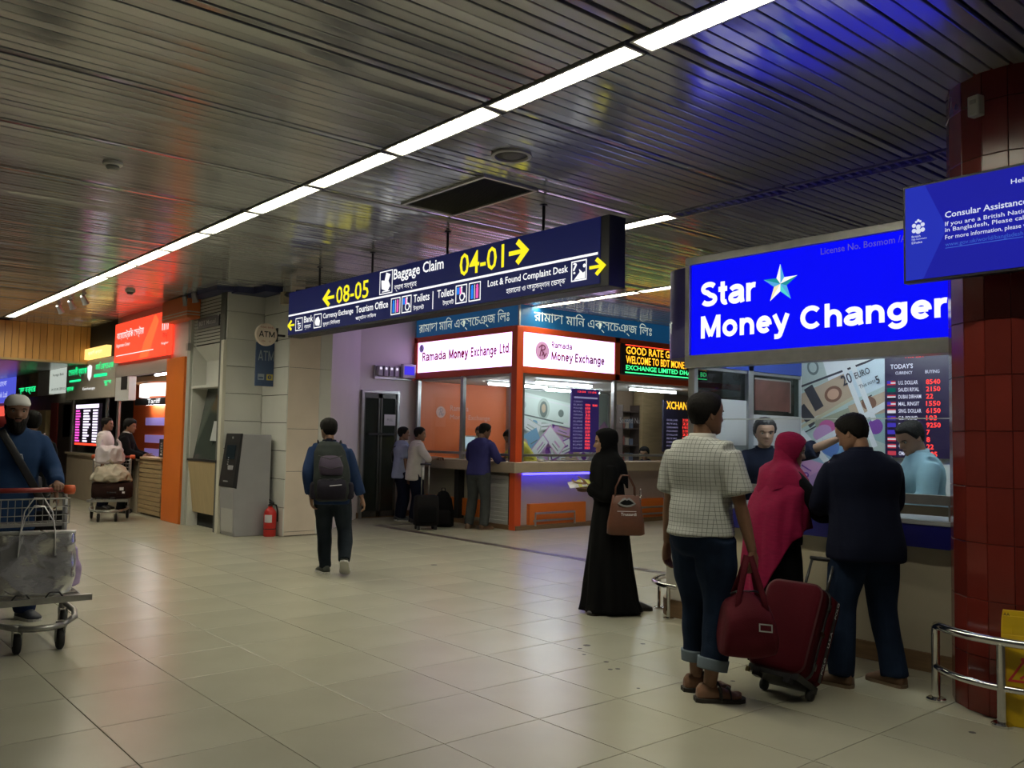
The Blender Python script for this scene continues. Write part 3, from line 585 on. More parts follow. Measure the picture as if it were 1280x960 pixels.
IT = fan(3, 22, 2.8, 1.2, [Pm, Pbl, Pp, Pt, Pg, Pv])+[('r', .8, 1.06, 1.7, .52, -8, Ppale), ('r', .8, 1.06, 1.6, .42, -8, Pw), ('r', .8, 1.06, 1.54, .36, -8, Ppale), ('e', .82, 1.07, .17, .22, 0, Pg), ('e', .82, 1.06, .11, .17, 0, Pgd), ('e', .82, 1.08, .06, .09, 0, Pt), ('e', 1.32, .99, .08, .08, 0, Pgd), ('e', .25, 1.14, .08, .08, 0, Pg), ('r', .8, .86, 1.2, .03, -8, Pgd)]+fan(8, 5, 2.8, .7, [Pm, Pp, Pv, Pw])
collage('printed_panel', mur, (11.57, 13.60, 1.02), X_, 2.8, 1.45, IT, Pg)
q = MB(); q.box(11.55, 14.4, 13.604, 13.70, 1.0, 2.49); build(q, 'board', Pw, mur)
def tubelamp(x0, x1, y0, y1, z, lab, m=M_cool):
    t = thing('tube_light', lab, 'light', ((x0+x1)/2, (y0+y1)/2, z)); q = MB(); q.tube([(x0, y0, z-.05), (x1, y1, z-.05)], .022, 10); build(q, 'tube', m, t, smooth=30)
    q = MB(); d = .03; q.box(min(x0, x1)-d, max(x0, x1)+d, min(y0, y1)-d, max(y0, y1)+d, z-.025, z); build(q, 'batten', M_white, t); return t
tubelamp(10.15, 11.5, 11.3, 11.3, 2.49, 'bright tube light under the booth ceiling left of the purple board'); tubelamp(12.55, 13.9, 11.3, 11.3, 2.49, 'tube light under the led sign inside the booth window')
tubelamp(11.8, 13.3, 12.85, 12.85, 2.49, 'added fill tube under the booth ceiling in front of the banknote wall'); tubelamp(9.9, 11.3, 12.3, 12.3, 2.49, 'second added fill tube deeper inside the corner booth')  # both tubes are added lamps that brighten the mural and booth interior
M_bdp = mat('board_purple', (.06, .03, .20), .4, emit=.10, ecol=(.12, .05, .5)); M_rd = glow('digit_red', (1, .05, .04), 2.0); M_bt = mat('board_text', (.5, .45, .7), .5, emit=.35, ecol=(.6, .5, .9))
t = thing('rate_board', 'tall purple currency rate board with red digits in the corner booth window', 'rate board', (10.85, RY+.2, 1.25))
q = MB(); q.box(10.68, 11.36, RY+.18, RY+.22, 1.25, 2.36); build(q, 'panel', M_bdp, t, bevel=.005)
q = MB(); q2 = MB()
for k in range(15):
    z = 2.12-k*.058; text(q, 'CURRENCY' if k == 0 else ['DOLLAR', 'EURO', 'POUND', 'RIYAL', 'DIRHAM', 'RINGIT', 'RUPEE'][k % 7], (10.72, RY+.176, z), X_, Z_, .22, .028)
    if k: text(q2, ['8540', '9250', '103', '2150', '22', '1550'][k % 6], (11.01, RY+.176, z-.004), X_, Z_, .12, .04, .01)
    if k == 1: text(q2, '8640', (11.19, RY+.176, z-.004), X_, Z_, .12, .04, .01)
text(q2, '13:04  11:04', (10.82, RY+.176, 2.29), X_, Z_, .46, .035); rect(q, (10.73, RY+.176, 2.19), X_, Z_, .58, .03)
flatbuild(q, 'currency_names', M_bt, t); flatbuild(q2, 'red_digits', M_rd, t)
t = thing('led_rate_board', 'dark rate board headed with red and yellow led letters far in the booth', 'rate board', (13.4, 11.6, 1.2))
q = MB(); q.box(13.9, 14.95, 11.6, 11.64, 1.25, 2.3); build(q, 'panel', mat('board_dark', (.02, .018, .05), .4), t)
q = MB(); text(q, 'XCHANGE', (13.98, 11.594, 2.12), X_, Z_, .9, .16, .02); flatbuild(q, 'yellow_letters', glow('led_orange', (1, .42, .02), 2.2), t)
q = MB(); q2 = MB()
for k in range(8): text(q, ['DOLLAR', 'RIYAL', 'DIRHAM', 'POUND'][k % 4], (14.0, 11.594, 1.88-k*.075), X_, Z_, .34, .035); text(q2, ['2150', '22', '103'][k % 3], (14.5, 11.594, 1.88-k*.075), X_, Z_, .2, .05, .01)
flatbuild(q, 'currency_names', M_bt, t); flatbuild(q2, 'red_digits', M_rd, t)
t = thing('desk_monitor', 'small pale screen on the orange booth desk', 'monitor', (10.1, 12.6, 1.05))
q = MB(); q.box(10.35, 10.4, 13.1, 13.5, .78, 1.12); build(q, 'stand', M_black, t); q = MB(); q.obox((10.3, 13.3, 1.36), (.02, 0, .005), (0, .18, 0), (-.01, 0, .14)); build(q, 'housing', mat('monitor_white', (.6, .6, .58), .4), t)
q = MB(); q.obox((10.275, 13.3, 1.365), (.003, 0, .0007), (0, .15, 0), (-.008, 0, .115)); build(q, 'screen', glow('screen_pale', (.5, .62, .7), .8), t)
t = thing('desk_files', 'stack of yellow and pale folders on the booth desk', 'folders', (10.0, 12.9, .76))
for k in range(5):
    q = MB(); q.box(9.86+.01*k, 10.16+.01*k, 12.75, 13.05, 1.09+.03*k, 1.117+.03*k); build(q, 'folder', mat('folder%d' % (k % 2), [(.55, .5, .1), (.6, .6, .5)][k % 2], .6), t)
q = MB(); q.box(9.8, 10.25, 12.7, 13.1, 1.07, 1.09); q.box(9.85, 9.9, 12.75, 13.05, .76, 1.07); q.box(10.18, 10.23, 12.75, 13.05, .76, 1.07); build(q, 'stand', M_wood, t)
# ---------------------------------------------------------------- blue money changer booth
SXF = 5.90
M_blue = mat('lit_blue_sign', (.001, .001, .03), .6, emit=.96, ecol=(.002, .003, 1.0), spec=.05)
M_bluec = mat('blue_counter', (.012, .012, .16), .35)
sb = thing('money_changer_booth', 'corner booth under the big lit blue money changer sign', 'booth', (6.8, 3.4, 0))
q = MB()
for (ya, yb, z0, z1) in ((1.3, 4.68, 2.965, 3.03), (1.3, 4.68, 2.10, 2.205)): q.box(SXF-.03, SXF+.12, ya, yb, z0, z1)
q.box(SXF-.03, SXF+.12, 4.63, 4.68, 2.205, 2.965); build(q, 'sign_frame', M_alu, sb, bevel=.006)
q = MB(); q.box(SXF+.0, SXF+.1, 1.3, 4.63, 2.205, 2.965); bs = build(q, 'blue_lightbox', M_blue, sb)
q = MB()
def T(yl, z): return (SXF-.004, yl, z)
bigtext(q, 'Star', T(4.53, 2.605), NY, Z_, .53, .20); bigtext(q, 'Money', T(4.53, 2.34), NY, Z_, .83, .185); bigtext(q, 'Changer', T(3.61, 2.34), NY, Z_, 1.08, .175)
flatbuild(q, 'white_lettering', glow('white_lettering', (1, 1, 1), 1.05), bs)
q = MB(); cols = []
for k in range(5):
    a = R(90-72*k); r0, r1 = .058, .155; c = Vector((3.78, 2.715))
    tip = (r1*math.cos(a), r1*math.sin(a))
    for s in (0, 1):
        a2 = a+R(36)*(1 if s == 0 else -1); q.flat([(0, 0), (r0*math.cos(a2), r0*math.sin(a2)), tip] if s else [(0, 0), tip, (r0*math.cos(a2), r0*math.sin(a2))], [(0, 1, 2)], T(3.78, 2.71), NY, Z_, [(0, 1), (0, 2), (1, 3), (0, 4), (1, 2)][k][s])
flatbuild(q, 'star_emblem', [glow('star_white', (1, 1, .95), 1.0), glow('star_sky', (.10, .45, .85), .9), glow('star_teal', (.02, .35, .40), .8), glow('star_aqua', (.1, .75, .75), .9), glow('star_cream', (.95, .85, .5), .95)], bs)
q = MB(); text(q, "License No. Bosmom /Aler '4498 25/", T(3.44, 2.885), NY, Z_, .98, .05); flatbuild(q, 'licence_line', mat('licence_ink', (.12, .10, .5), .5, emit=.35, ecol=(.22, .18, .75)), bs)
# rounded left corner of the fascia
def corner(z0, z1, r, cx, cy, x1, n=10):
    P = [(cx-r, 4.67)]+[(cx-r*math.cos(R(90*k/n)), cy+r*math.sin(R(90*k/n))) for k in range(n+1)]+[(x1, cy+r), (x1, 4.67)]
    m = MB(); m.prism(P, (0, 0, z0), X_, Y_, (0, 0, z1-z0)); return m
fc = build(corner(2.2, 2.97, .26, 6.21, 4.78, 7.6), 'rounded_fascia', mat('purple_fascia', (.035, .03, .14), .4), sb, smooth=40)
q = MB()
V, F, ext = textmesh('বুথ'); sc = .17/ext[1]
VV = [(6.21-.263*math.cos(R(76)-x/.263), 4.78+.263*math.sin(R(76)-x/.263), 2.36+y) for x, y in V*sc]
q.add(VV, F); flatbuild(q, 'corner_lettering', M_bl, fc)
build(corner(.12, .84, .25, 6.22, 4.82, 7.6), 'rounded_base', mat('white_laminate', (.60, .57, .5), .4), sb, smooth=40)
build(corner(.84, 1.0, .28, 6.22, 4.82, 7.6), 'rounded_band', M_bluec, sb, smooth=40)
build(corner(0, .14, .275, 6.22, 4.82, 7.6), 'rounded_skirting', M_skirt, sb, smooth=40)
q = MB(); P = [(6.22-.36*math.cos(R(a)), 4.82+.36*math.sin(R(a)), .27) for a in range(-12, 100, 8)]; q.tube(P, .02, 10)
for a in (0, 80): x, y = 6.22-.36*math.cos(R(a)), 4.82+.36*math.sin(R(a)); q.tube([(x, y, .012), (x, y, .27)], .016, 8); q.lathe([(.045, 0), (.045, .012)], (x, y, 0), 14)
t = thing('kick_rail', 'low curved chrome rail round the white booth corner', 'rail', (6.0, 4.9, 0)); build(q, 'bent_tube', M_chrome, t, smooth=40)
# counter
q = MB(); q.box(SXF-.06, SXF+.50, 1.4, 4.66, .97, 1.0); build(q, 'counter_top', mat('grey_counter', (.32, .34, .36), .25), sb, bevel=.004)
q = MB(); q.box(SXF-.05, SXF+.02, 1.4, 4.66, .82, .972); build(q, 'blue_band', M_bluec, sb, bevel=.004)
q = MB(); q.box(SXF+.05, SXF+.15, 1.4, 4.66, .12, .82); build(q, 'counter_front', mat('beige_front', (.48, .43, .32), .45, noise=.06, nscale=2), sb)
q = MB(); q.box(SXF+.03, SXF+.15, 1.4, 4.66, 0, .125); build(q, 'skirting', M_skirt, sb, bevel=.004)
# glazing
boxes('glazing_frame', M_alu, sb, (SXF+.0, SXF+.05, 1.4, 4.60, 1.10, 1.165), (SXF+.0, SXF+.05, 4.60, 4.66, 1.0, 2.1), (SXF, SXF+.05, 3.98, 4.02, 1.0, 1.1), (SXF, SXF+.05, 2.5, 2.54, 1.0, 1.1))
pane((SXF+.02, SXF+.026, 1.4, 4.6, 1.165, 1.668), sb); pane((SXF+.02, SXF+.026, 1.4, 4.6, 1.676, 2.1), sb)
q = MB(); q.box(SXF+.018, SXF+.028, 1.4, 4.6, 1.668, 1.676); build(q, 'glass_edge', mat('glass_edge', (.55, .62, .6), .2), sb)
q = MB(); q.box(SXF+.01, SXF+.03, 1.6, 3.1, 1.03, 1.09); build(q, 'tray_strip', mat('dark_strip', (.08, .07, .05), .5), sb)
# interior shell
q = MB(); q.box(7.6, 7.68, 1.2, 4.72, 0, 2.6); build(q, 'back_wall', mat('booth_white', (.62, .66, .64), .5), sb)
q = MB(); q.box(SXF+.1, 7.6, 1.2, 4.72, 2.56, 2.6); build(q, 'soffit', mat('booth_soffit', (.7, .68, .66), .6), sb)
q = MB(); q.box(6.1, 7.6, 1.2, 1.26, 0, 2.56); build(q, 'side_wall', mat('booth_white', (.62, .66, .64), .5), sb)
q = MB(); q.box(SXF+.08, 7.6, 4.66, 4.70, 1.0, 1.46); build(q, 'partition_base', mat('grey_partition', (.22, .25, .25), .5), sb)
boxes('white_board', mat('white_board', (.60, .60, .60), .4), sb, (5.98, 6.72, 4.655, 4.70, 1.46, 1.86), (6.80, 7.6, 4.655, 4.70, 1.46, 1.74))
q = MB(); q.box(6.72, 6.80, 4.63, 4.72, 1.0, 2.3); q.box(5.98, 7.6, 4.645, 4.70, 2.10, 2.13); build(q, 'partition_post', M_alu, sb, bevel=.004)
pane((5.98, 6.72, 4.67, 4.676, 1.86, 2.10), sb, 'side_pane', M_dglass); pane((6.80, 7.6, 4.67, 4.676, 1.74, 2.10), sb, 'side_pane', M_dglass)
q = MB(); q.box(5.98, 7.6, 4.63, 4.70, 2.13, 2.45); build(q, 'blue_header', mat('blue_header', (.03, .07, .42), .4), sb)
t = thing('maroon_poster', 'dark maroon framed poster behind the side glass of the blue booth', 'poster', (7.1, 4.66, 1.78))
q = MB(); q.box(6.84, 7.40, 4.64, 4.654, 1.78, 2.06); build(q, 'sheet', mat('poster_maroon', (.14, .06, .05), .3, noise=.5, nscale=6), t); q = MB(); q.box(6.83, 7.41, 4.638, 4.645, 2.06, 2.075); q.box(7.40, 7.415, 4.638, 4.654, 1.77, 2.07); build(q, 'edge_strip', M_alu, t)
t = thing('tube_light', 'hidden tube light under the soffit of the blue booth near its glass', 'light', (6.25, 3.2, 2.55)); q = MB(); q.tube([(6.45, 2.3, 2.50), (6.45, 4.3, 2.50)], .022, 10); build(q, 'tube', mat('lit_cool_tube_strong', (.8, .8, .8), .4, emit=60, ecol=(.95, 1.0, .97)), t, smooth=30); q = MB(); q.box(6.41, 6.49, 2.25, 4.35, 2.525, 2.56); build(q, 'batten', M_white, t)
q = MB(); q.box(6.75, 7.55, 1.4, 4.5, .70, .74); build(q, 'desk', M_wood, sb)
# mural of banknotes on the back wall
mur2 = thing('banknote_mural', 'large collage of foreign banknotes behind the pointing clerk', 'mural', (7.58, 4.2, 1.03))
MW, MH = .83, 1.33
IT = [('r', .20, 1.20, .75, .34, 17, Pg), ('e', .12, 1.18, .06, .075, 17, Pgd), ('e', .12, 1.18, .04, .05, 17, Pg), ('e', .40, 1.28, .10, .12, 10, Pv), ('e', .40, 1.29, .06, .08, 10, Pg), ('r', .62, 1.22, .75, .30, 17, Pw), ('r', .40, 1.125, .95, .02, 17, Pk), ('r', .45, .97, .95, .26, 22, pr('sky', (.62, .74, .80))),
      ('r', .22, .88, .62, .26, 22, Pt), ('r', .13, .89, .10, .24, 30, Pk), ('r', .06, .72, .10, .22, 40, Pk), ('e', .33, .92, .09, .075, 20, Pb), ('e', .33, .92, .06, .05, 20, pr('salmon', (.62, .38, .26))), ('r', .25, .74, .7, .03, 27, pr('straw', (.55, .52, .36))), ('r', .35, .72, .8, .012, 27, Pk),
      ('r', .42, .62, .5, .28, 20, pr('olive', (.34, .36, .26))), ('e', .52, .68, .09, .07, 15, Pb), ('e', .5, .68, .05, .045, 0, Pv), ('e', .27, .60, .09, .08, 0, pr('magenta', (.55, .12, .32))), ('e', .22, .56, .10, .07, 25, Pm), ('r', .70, .78, .4, .2, 20, Pt), ('e', .68, .83, .07, .06, 0, Pb), ('r', .72, .55, .3, .34, 10, pr('teal', (.30, .45, .44))), ('e', .74, .62, .07, .07, 0, Pv), ('r', .68, .36, .34, .3, -20, Pg),
      ('r', .35, .38, .55, .26, 20, Pbl), ('e', .3, .4, .1, .07, 30, pr('deepblue', (.10, .20, .50))), ('r', .15, .32, .3, .16, -25, pr('bluegrey', (.35, .5, .62))), ('e', .42, .32, .05, .04, 0, pr('salmon', (.62, .38, .26))), ('r', .62, .28, .3, .3, 35, Pg),
      ('r', .17, .10, .55, .36, -14, Pp), ('r', .36, .10, .5, .34, 28, Pm), ('r', .55, .05, .3, .2, 28, pr('lilac', (.68, .56, .74))), ('r', .47, .62, 1.25, .055, 28, Pw), ('r', .55, .9, .05, 1.0, 22, Pw), ('r', .3, .26, .06, .85, 44, Pw), ('r', .6, 1.0, .05, .7, 22, Pw)]
mp_, lv = collage('printed_panel', mur2, (7.585, 4.63, 1.03), NY, MW, MH, IT, pr('seafoam', (.5, .62, .58)))
q = MB()
def mtxt(s, x, z, w, h, ang, m, bold=.01):
    u = NY*math.cos(R(ang))+Z_*math.sin(R(ang)); v = -NY*math.sin(R(ang))+Z_*math.cos(R(ang)); text(q, s, Vector((7.585-.0004*(lv+4), 4.63-x, 1.03+z)), u, v, w, h, bold, m)
mtxt('20', .44, .99, .10, .10, 20, 0); mtxt('EURO', .56, 1.05, .15, .06, 20, 0); mtxt('This note is', .60, .96, .20, .035, 22, 0, 0); mtxt('US1', .04, .06, .16, .12, 62, 1); mtxt('000 000', .22, .04, .22, .03, 58, 1); mtxt('000 000', .34, .03, .22, .03, 52, 1); mtxt('5', .76, 1.0, .035, .07, 20, 0); mtxt('157', .45, .32, .10, .05, 60, 2)
flatbuild(q, 'note_lettering', [Pk, Pv, Pw], mur2)
q = MB(); q.box(7.586, 7.6, 3.78, 4.64, 1.02, 2.37); build(q, 'board', Pw, mur2)
# rate board
M_brd = mat('rate_panel', (.018, .012, .035), .35, emit=.04, ecol=(.10, .04, .30))
rbd = thing('rate_board', 'dark currency rate board with red digits beside the banknote mural', 'rate board', (7.57, 3.5, 1.38))
q = MB(); q.box(7.55, 7.6, 3.15, 3.79, 1.38, 2.38); build(q, 'panel', M_brd, rbd, bevel=.004)
q, q2, fl = MB(), MB(), MB(); XB = 7.547
text(q, 'TIME', (XB, 3.71, 2.255), NY, Z_, .075, .028, .008); text(q2, '11:04:01', (XB, 3.60, 2.245), NY, Z_, .155, .042, .012); text(q, 'DATE', (XB, 3.40, 2.258), NY, Z_, .08, .028, .008); text(q2, '13', (XB, 3.265, 2.255), NY, Z_, .06, .042, .012)
text(q, "TODAY'S", (XB, 3.735, 2.155), NY, Z_, .20, .042, .016); text(q, 'CURRENCY', (XB, 3.69, 2.105), NY, Z_, .15, .026, .008); text(q, 'BUYING', (XB, 3.43, 2.105), NY, Z_, .12, .028, .008)
rows = [('U.S. DOLLAR', '8540'), ('SAUDI RIYAL', '2150'), ('DUBAI DIRHAM', '22'), ('MAL. RINGIT', '1550'), ('SING. DOLLAR', '6150'), ('G.B. POUND', '103'), ('EURO', '9250'), ('AUST. DOLLAR', '7'), ('CAN. DOLLAR', '8'), ('QATAR RIYAL', '22'), ('OMAN RIYAL', '205')]
for k, (a, c) in enumerate(rows):
    z = 2.015-k*.0615; text(q, a, (XB, 3.665, z), NY, Z_, {0: .17}.get(k, .0165*len(a)), .034, .012); text(q2, c, (XB, 3.425, z-.004), NY, Z_, .030*len(c), .042, .012)
    for j in range(3): rect(fl, (XB, 3.765, z+.0125*j-.002), NY, Z_, .075, .0125, [(0, 1, 0), (2, 2, 2), (3, 1, 0), (0, 1, 0), (1, 1, 0), (4, 0, 4), (4, 4, 4), (4, 4, 4), (0, 1, 0), (0, 1, 0), (0, 0, 0)][k][j])
    if k in (0, 3, 5): rect(fl, (XB-.001, 3.765, z+.010), NY, Z_, .032, .026, 4)
flatbuild(q, 'white_lettering', glow('board_white', (.85, .8, 1), .9), rbd); flatbuild(q2, 'red_digits', M_rd, rbd); flatbuild(fl, 'flags', [glow('flag_red', (.7, .06, .10), .7), glow('flag_white', (.85, .8, .9), .8), glow('flag_green', (.0, .20, .16), .5), glow('flag_black', (.01, .01, .01), .1), glow('flag_blue', (.08, .05, .6), .7)], rbd)
# ---------------------------------------------------------------- wall screen on the red column
tv = thing('wall_screen', 'wide blue advice screen hung on the red tiled column', 'screen', (5.05, 1.8, 2.43))
q = MB(); q.box(4.995, 5.05, 1.30, 2.39, 2.425, 2.995); build(q, 'housing', M_black, tv, bevel=.004)
q = MB(); q.box(5.05, 5.26, 1.75, 2.05, 2.6, 2.8); build(q, 'bracket', M_black, tv)
q = MB(); rect(q, (4.992, 2.375, 2.44), NY, Z_, 1.06, .54, 0); q.flat([(0, 0), (.10, .0), (.235, .27), (.115, .54), (0, .54)], [(0, 1, 2, 3, 4)], (4.9915, 2.375, 2.44), NY, Z_, 1)
flatbuild(q, 'display', [glow('tv_blue', (.010, .012, .36), .9), glow('tv_blue_light', (.016, .03, .48), .9)], tv)
q = MB()
def TV(yl, z): return (4.991, yl, z)
text(q, 'Helping British people', TV(1.805, 2.882), NY, Z_, .42, .034, .006); text(q, 'Consular Assistance in Bangladesh', TV(2.15, 2.758), NY, Z_, .72, .046, .014)
text(q, 'If you are a British National and need assistance', TV(2.15, 2.716), NY, Z_, .82, .031, .006); text(q, 'in Bangladesh, Please call: +88 (02) 55668700', TV(2.15, 2.682), NY, Z_, .76, .031, .006); text(q, 'For more information, please visit:', TV(2.15, 2.640), NY, Z_, .46, .031, .006)
for (a, z, r) in ((2.325, 2.755, .012), (2.30, 2.745, .014), (2.275, 2.755, .012), (2.325, 2.725, .013), (2.275, 2.725, .013), (2.30, 2.72, .016), (2.312, 2.775, .007), (2.288, 2.775, .007), (2.30, 2.782, .008)): disc(q, a, z, r, 4.991)
for k, w in enumerate((.05, .085, .06)): text(q, ['British', 'High Commission', 'Dhaka'][k], TV(2.338, 2.685-.018*k), NY, Z_, w, .013)
flatbuild(q, 'white_lettering', glow('tv_white', (.75, .8, 1), .85), tv)
q = MB(); text(q, 'www.gov.uk/world/bangladesh', TV(2.15, 2.60), NY, Z_, .40, .030); rect(q, TV(2.15, 2.596), NY, Z_, .40, .004); flatbuild(q, 'link_line', glow('tv_link', (.06, .16, .75), .7), tv)
# ---------------------------------------------------------------- guard rail round the column, wet floor sign
gr = thing('guard_rail', 'polished steel double guard rail curving round the red column', 'rail', (5.2, 1.9, 0))
RR = .51; ang = [R(a) for a in range(132, 262, 6)]
def C(a, z, r=RR): return (CX+r*math.cos(a), CY+r*math.sin(a), z)
q = MB(); q.tube([C(R(129), .30)]+[C(R(129), .38), C(R(129.8), .418), C(R(132), .438)]+[C(a, .445) for a in ang[1:]], .025, 12); build(q, 'top_rail', M_chrome, gr, smooth=40)
q = MB(); q.tube([C(R(129), .20)]+[C(a, .20) for a in ang], .019, 12); build(q, 'mid_rail', M_chrome, gr, smooth=40)
for a in (R(129), R(184), R(239)):
    q = MB(); q.tube([C(a, 0), C(a, .43)], .024, 12); o = build(q, 'post', M_chrome, gr, smooth=40)
    q = MB(); p = C(a, 0); q.lathe([(.055, 0), (.055, .012), (.045, .02), (.03, .022)], p, 20); build(q, 'flange', M_chrome, o, smooth=30)
u = Vector((.335, -.942, 0)); n = Vector((-.942, -.335, 0)); c0 = Vector((5.231, 1.831, 0))
up = (Z_*.605-n*.03).normalized()
wf = thing('wet_floor_sign', 'yellow folding wet floor sign standing against the red column', 'floor sign', c0)
q = MB(); o = c0+n*.025
poly = [(-.15, 0), (-.06, 0), (-.05, .03), (.05, .03), (.06, 0), (.15, 0), (.132, .61), (-.132, .61)]
M_yw = mat('yellow_plastic', (.72, .47, .01), .45, noise=.08, nscale=8)
q.prism([(-.15, 0), (.15, 0), (.137, .48), (-.137, .48)], o, u, up, -n*.014); q.prism([(-.137, .48), (-.085, .48), (-.085, .56), (-.135, .56)], o, u, up, -n*.014); q.prism([(.085, .48), (.137, .48), (.135, .56), (.085, .56)], o, u, up, -n*.014); q.prism([(-.135, .56), (.135, .56), (.128, .61), (-.128, .61)], o, u, up, -n*.014); build(q, 'front_board', M_yw, wf, bevel=.003)
q = MB(); o2 = c0-n*.004; up2 = (Z_*.6+n*.004).normalized(); q.prism([(-.15, 0), (.15, 0), (.13, .58), (-.13, .58)], o2, u, up2, -n*.008); build(q, 'rear_board', M_yw, wf, bevel=.003)
q = MB(); o3 = o+n*.0025
text(q, 'CAUTION', o3-u*.10+up*.42, u, up, .2, .03, .012); text(q, 'WET FLOOR', o3-u*.10+up*.17, u, up, .2, .035, .012); text(q, 'AA', o3-u*.125+up*.578, u, up, .03, .018); flatbuild(q, 'black_print', M_black, wf)
q = MB()
V, F = stroke([(-.10, .24), (0, .40), (.10, .24)], .012, True); q.flat(V, F, o3, u, up)
for pts in ([(-.03, .34), (.01, .30), (.045, .26)], [(.01, .30), (-.03, .27), (-.05, .255)], [(-.02, .325), (.03, .33)]): V, F = stroke(pts, .013); q.flat(V, F, o3, u, up)
q.flat([(-.035+.012*math.cos(k), .355+.012*math.sin(k)) for k in np.linspace(0, 6, 10)], [tuple(range(10))], o3, u, up); flatbuild(q, 'red_pictogram', mat('sign_red', (.6, .04, .03), .5), wf)
# ---------------------------------------------------------------- ATM, ATM signs, extinguisher
am = thing('atm_machine', 'grey free standing cash machine with a dark slanted keypad front', 'cash machine', (5.45, 12.4, 0))
q = MB(); q.prism([(5.19, 0), (5.71, 0), (5.71, 1.46), (5.25, 1.46), (5.19, .72), (5.15, .70)], (0, 12.16, 0), X_, Z_, (0, .5, 0)); build(q, 'cabinet', mat('atm_grey', (.36, .36, .38), .4, metal=.2, noise=.05, nscale=4), am, bevel=.012)
q = MB(); q.prism([(5.14, .70), (5.2, .68), (5.27, 1.472), (5.235, 1.472)], (0, 12.15, 0), X_, Z_, (0, .52, 0)); ft = build(q, 'dark_front', M_black, am, bevel=.008)
def AF(y, z): t_ = (z-.70)/.772; return Vector((5.138+.095*t_, y, z))
q = MB(); q.obox(AF(12.4, 1.2)+Vector((-.002, 0, 0)), (.004, 0, 0), (0, .15, 0), (.012, 0, .10)); build(q, 'screen', mat('dark_screen', (.02, .03, .04), .08), am)
for k in range(4):
    q = MB(); q.obox(AF(12.44, 1.12-.032*k)+Vector((-.006, 0, 0)), (.003, 0, 0), (0, .012, 0), (0, 0, .006)); build(q, 'key', mat('pale_key', (.6, .6, .6), .4), am)
q = MB(); q.obox(AF(12.3, .98)+Vector((-.015, 0, 0)), (.02, 0, 0), (0, .05, 0), (0, 0, .03)); q.obox(AF(12.42, .78)+Vector((-.008, 0, 0)), (.006, 0, 0), (0, .07, 0), (0, 0, .008)); q.obox(AF(12.4, 1.41)+Vector((-.004, 0, 0)), (.002, 0, 0), (0, .02, 0), (0, 0, .015)); build(q, 'card_slot', mat('slot_grey', (.4, .4, .42), .35), am)
q = MB(); q.prism([(5.175, .05), (5.19, .05), (5.19, .66), (5.162, .66)], (0, 12.2, 0), X_, Z_, (0, .42, 0)); build(q, 'lower_door', mat('atm_pale', (.44, .44, .42), .4), am, bevel=.005)
rs = thing('atm_disc_sign', 'round cream ATM sign jutting from the white clad column', 'sign', (5.5, 12.0, 2.72))
q = MB(); q.lathe([(.001, -.03), (.155, -.03), (.165, -.02), (.165, .02), (.155, .03), (.001, .03)], (5.49, 12.0, 2.91), 32, ax='y'); build(q, 'disc', mat('cream_disc', (.72, .62, .52), .5), rs, smooth=35)
q = MB(); q.box(5.65, 5.79, 11.985, 12.015, 2.9, 2.93); q.box(5.65, 5.67, 11.98, 12.02, 2.82, 3.02); build(q, 'bracket', M_black, rs)
q = MB(); bigtext(q, 'ATM', (5.37, 11.967, 2.872), X_, Z_, .24, .085, 0, .12); flatbuild(q, 'atm_letters', M_black, rs)
q = MB(); text(q, 'PUBALI BANK', (5.39, 11.967, 3.0), X_, Z_, .2, .028); text(q, 'VISA', (5.41, 11.967, 2.80), X_, Z_, .06, .022); text(q, 'Q', (5.52, 11.967, 2.80), X_, Z_, .03, .022); flatbuild(q, 'red_letters', mat('red_ink', (.35, .06, .04), .6), rs)
bn = thing('atm_banner', 'upright dark blue ATM banner below the round ATM sign', 'banner', (5.63, 12.35, 2.2))
q = MB(); q.box(5.50, 5.783, 12.33, 12.36, 2.18, 2.83); build(q, 'sheet', mat('banner_blue', (.03, .06, .14), .5), bn)
q = MB(); bigtext(q, 'ATM', (5.53, 12.326, 2.56), X_, Z_, .25, .15, 0, .10); flatbuild(q, 'atm_letters', mat('dull_letters', (.26, .30, .34), .6), bn)
q = MB(); rect(q, (5.535, 12.327, 2.27), X_, Z_, .1, .09); rect(q, (5.67, 12.327, 2.27), X_, Z_, .1, .09, 1); rect(q, (5.548, 12.326, 2.29), X_, Z_, .07, .025, 2); emblem(q, (5.72, 12.326, 2.315), X_, .03, 2, 1); flatbuild(q, 'card_marks', [mat('dull_letters', (.26, .30, .34), .6), mat('card_yellow', (.5, .4, .08), .6), mat('banner_blue', (.03, .06, .14), .5)], bn)
fe = thing('fire_extinguisher', 'red fire extinguisher on the floor beside the cash machine', 'extinguisher', (5.66, 12.02, 0))
FE = (5.66, 12.02, 0); M_red = mat('extinguisher_red', (.50, .018, .015), .3)
q = MB(); q.lathe([(.085, 0), (.09, .012), (.09, .31), (.082, .355), (.055, .395), (.03, .41), (.028, .43)], FE, 24); build(q, 'cylinder', M_red, fe, smooth=40)
q = MB(); q.lathe([(.03, .43), (.03, .455), (.018, .46)], FE, 14); q.obox((5.66, 11.99, .475), (.012, 0, 0), (0, .06, .006), (0, 0, .005)); q.obox((5.66, 11.985, .50), (.012, 0, 0), (0, .065, .022), (0, 0, .005)); build(q, 'valve_handle', M_black, fe)
q = MB(); q.tube([(5.69, 12.02, .45), (5.75, 12.02, .44), (5.768, 12.01, .36), (5.765, 12.0, .2)], .011, 8); build(q, 'hose', M_rubber, fe, smooth=40)
q = MB(); q.lathe([(.0915, .10), (.0915, .112)], FE, 24); build(q, 'dark_band', M_black, fe); q = MB(); P = []
for k in range(7): a = R(190+12*k); P.append((5.66+.0925*math.cos(a), 12.02+.0925*math.sin(a)))
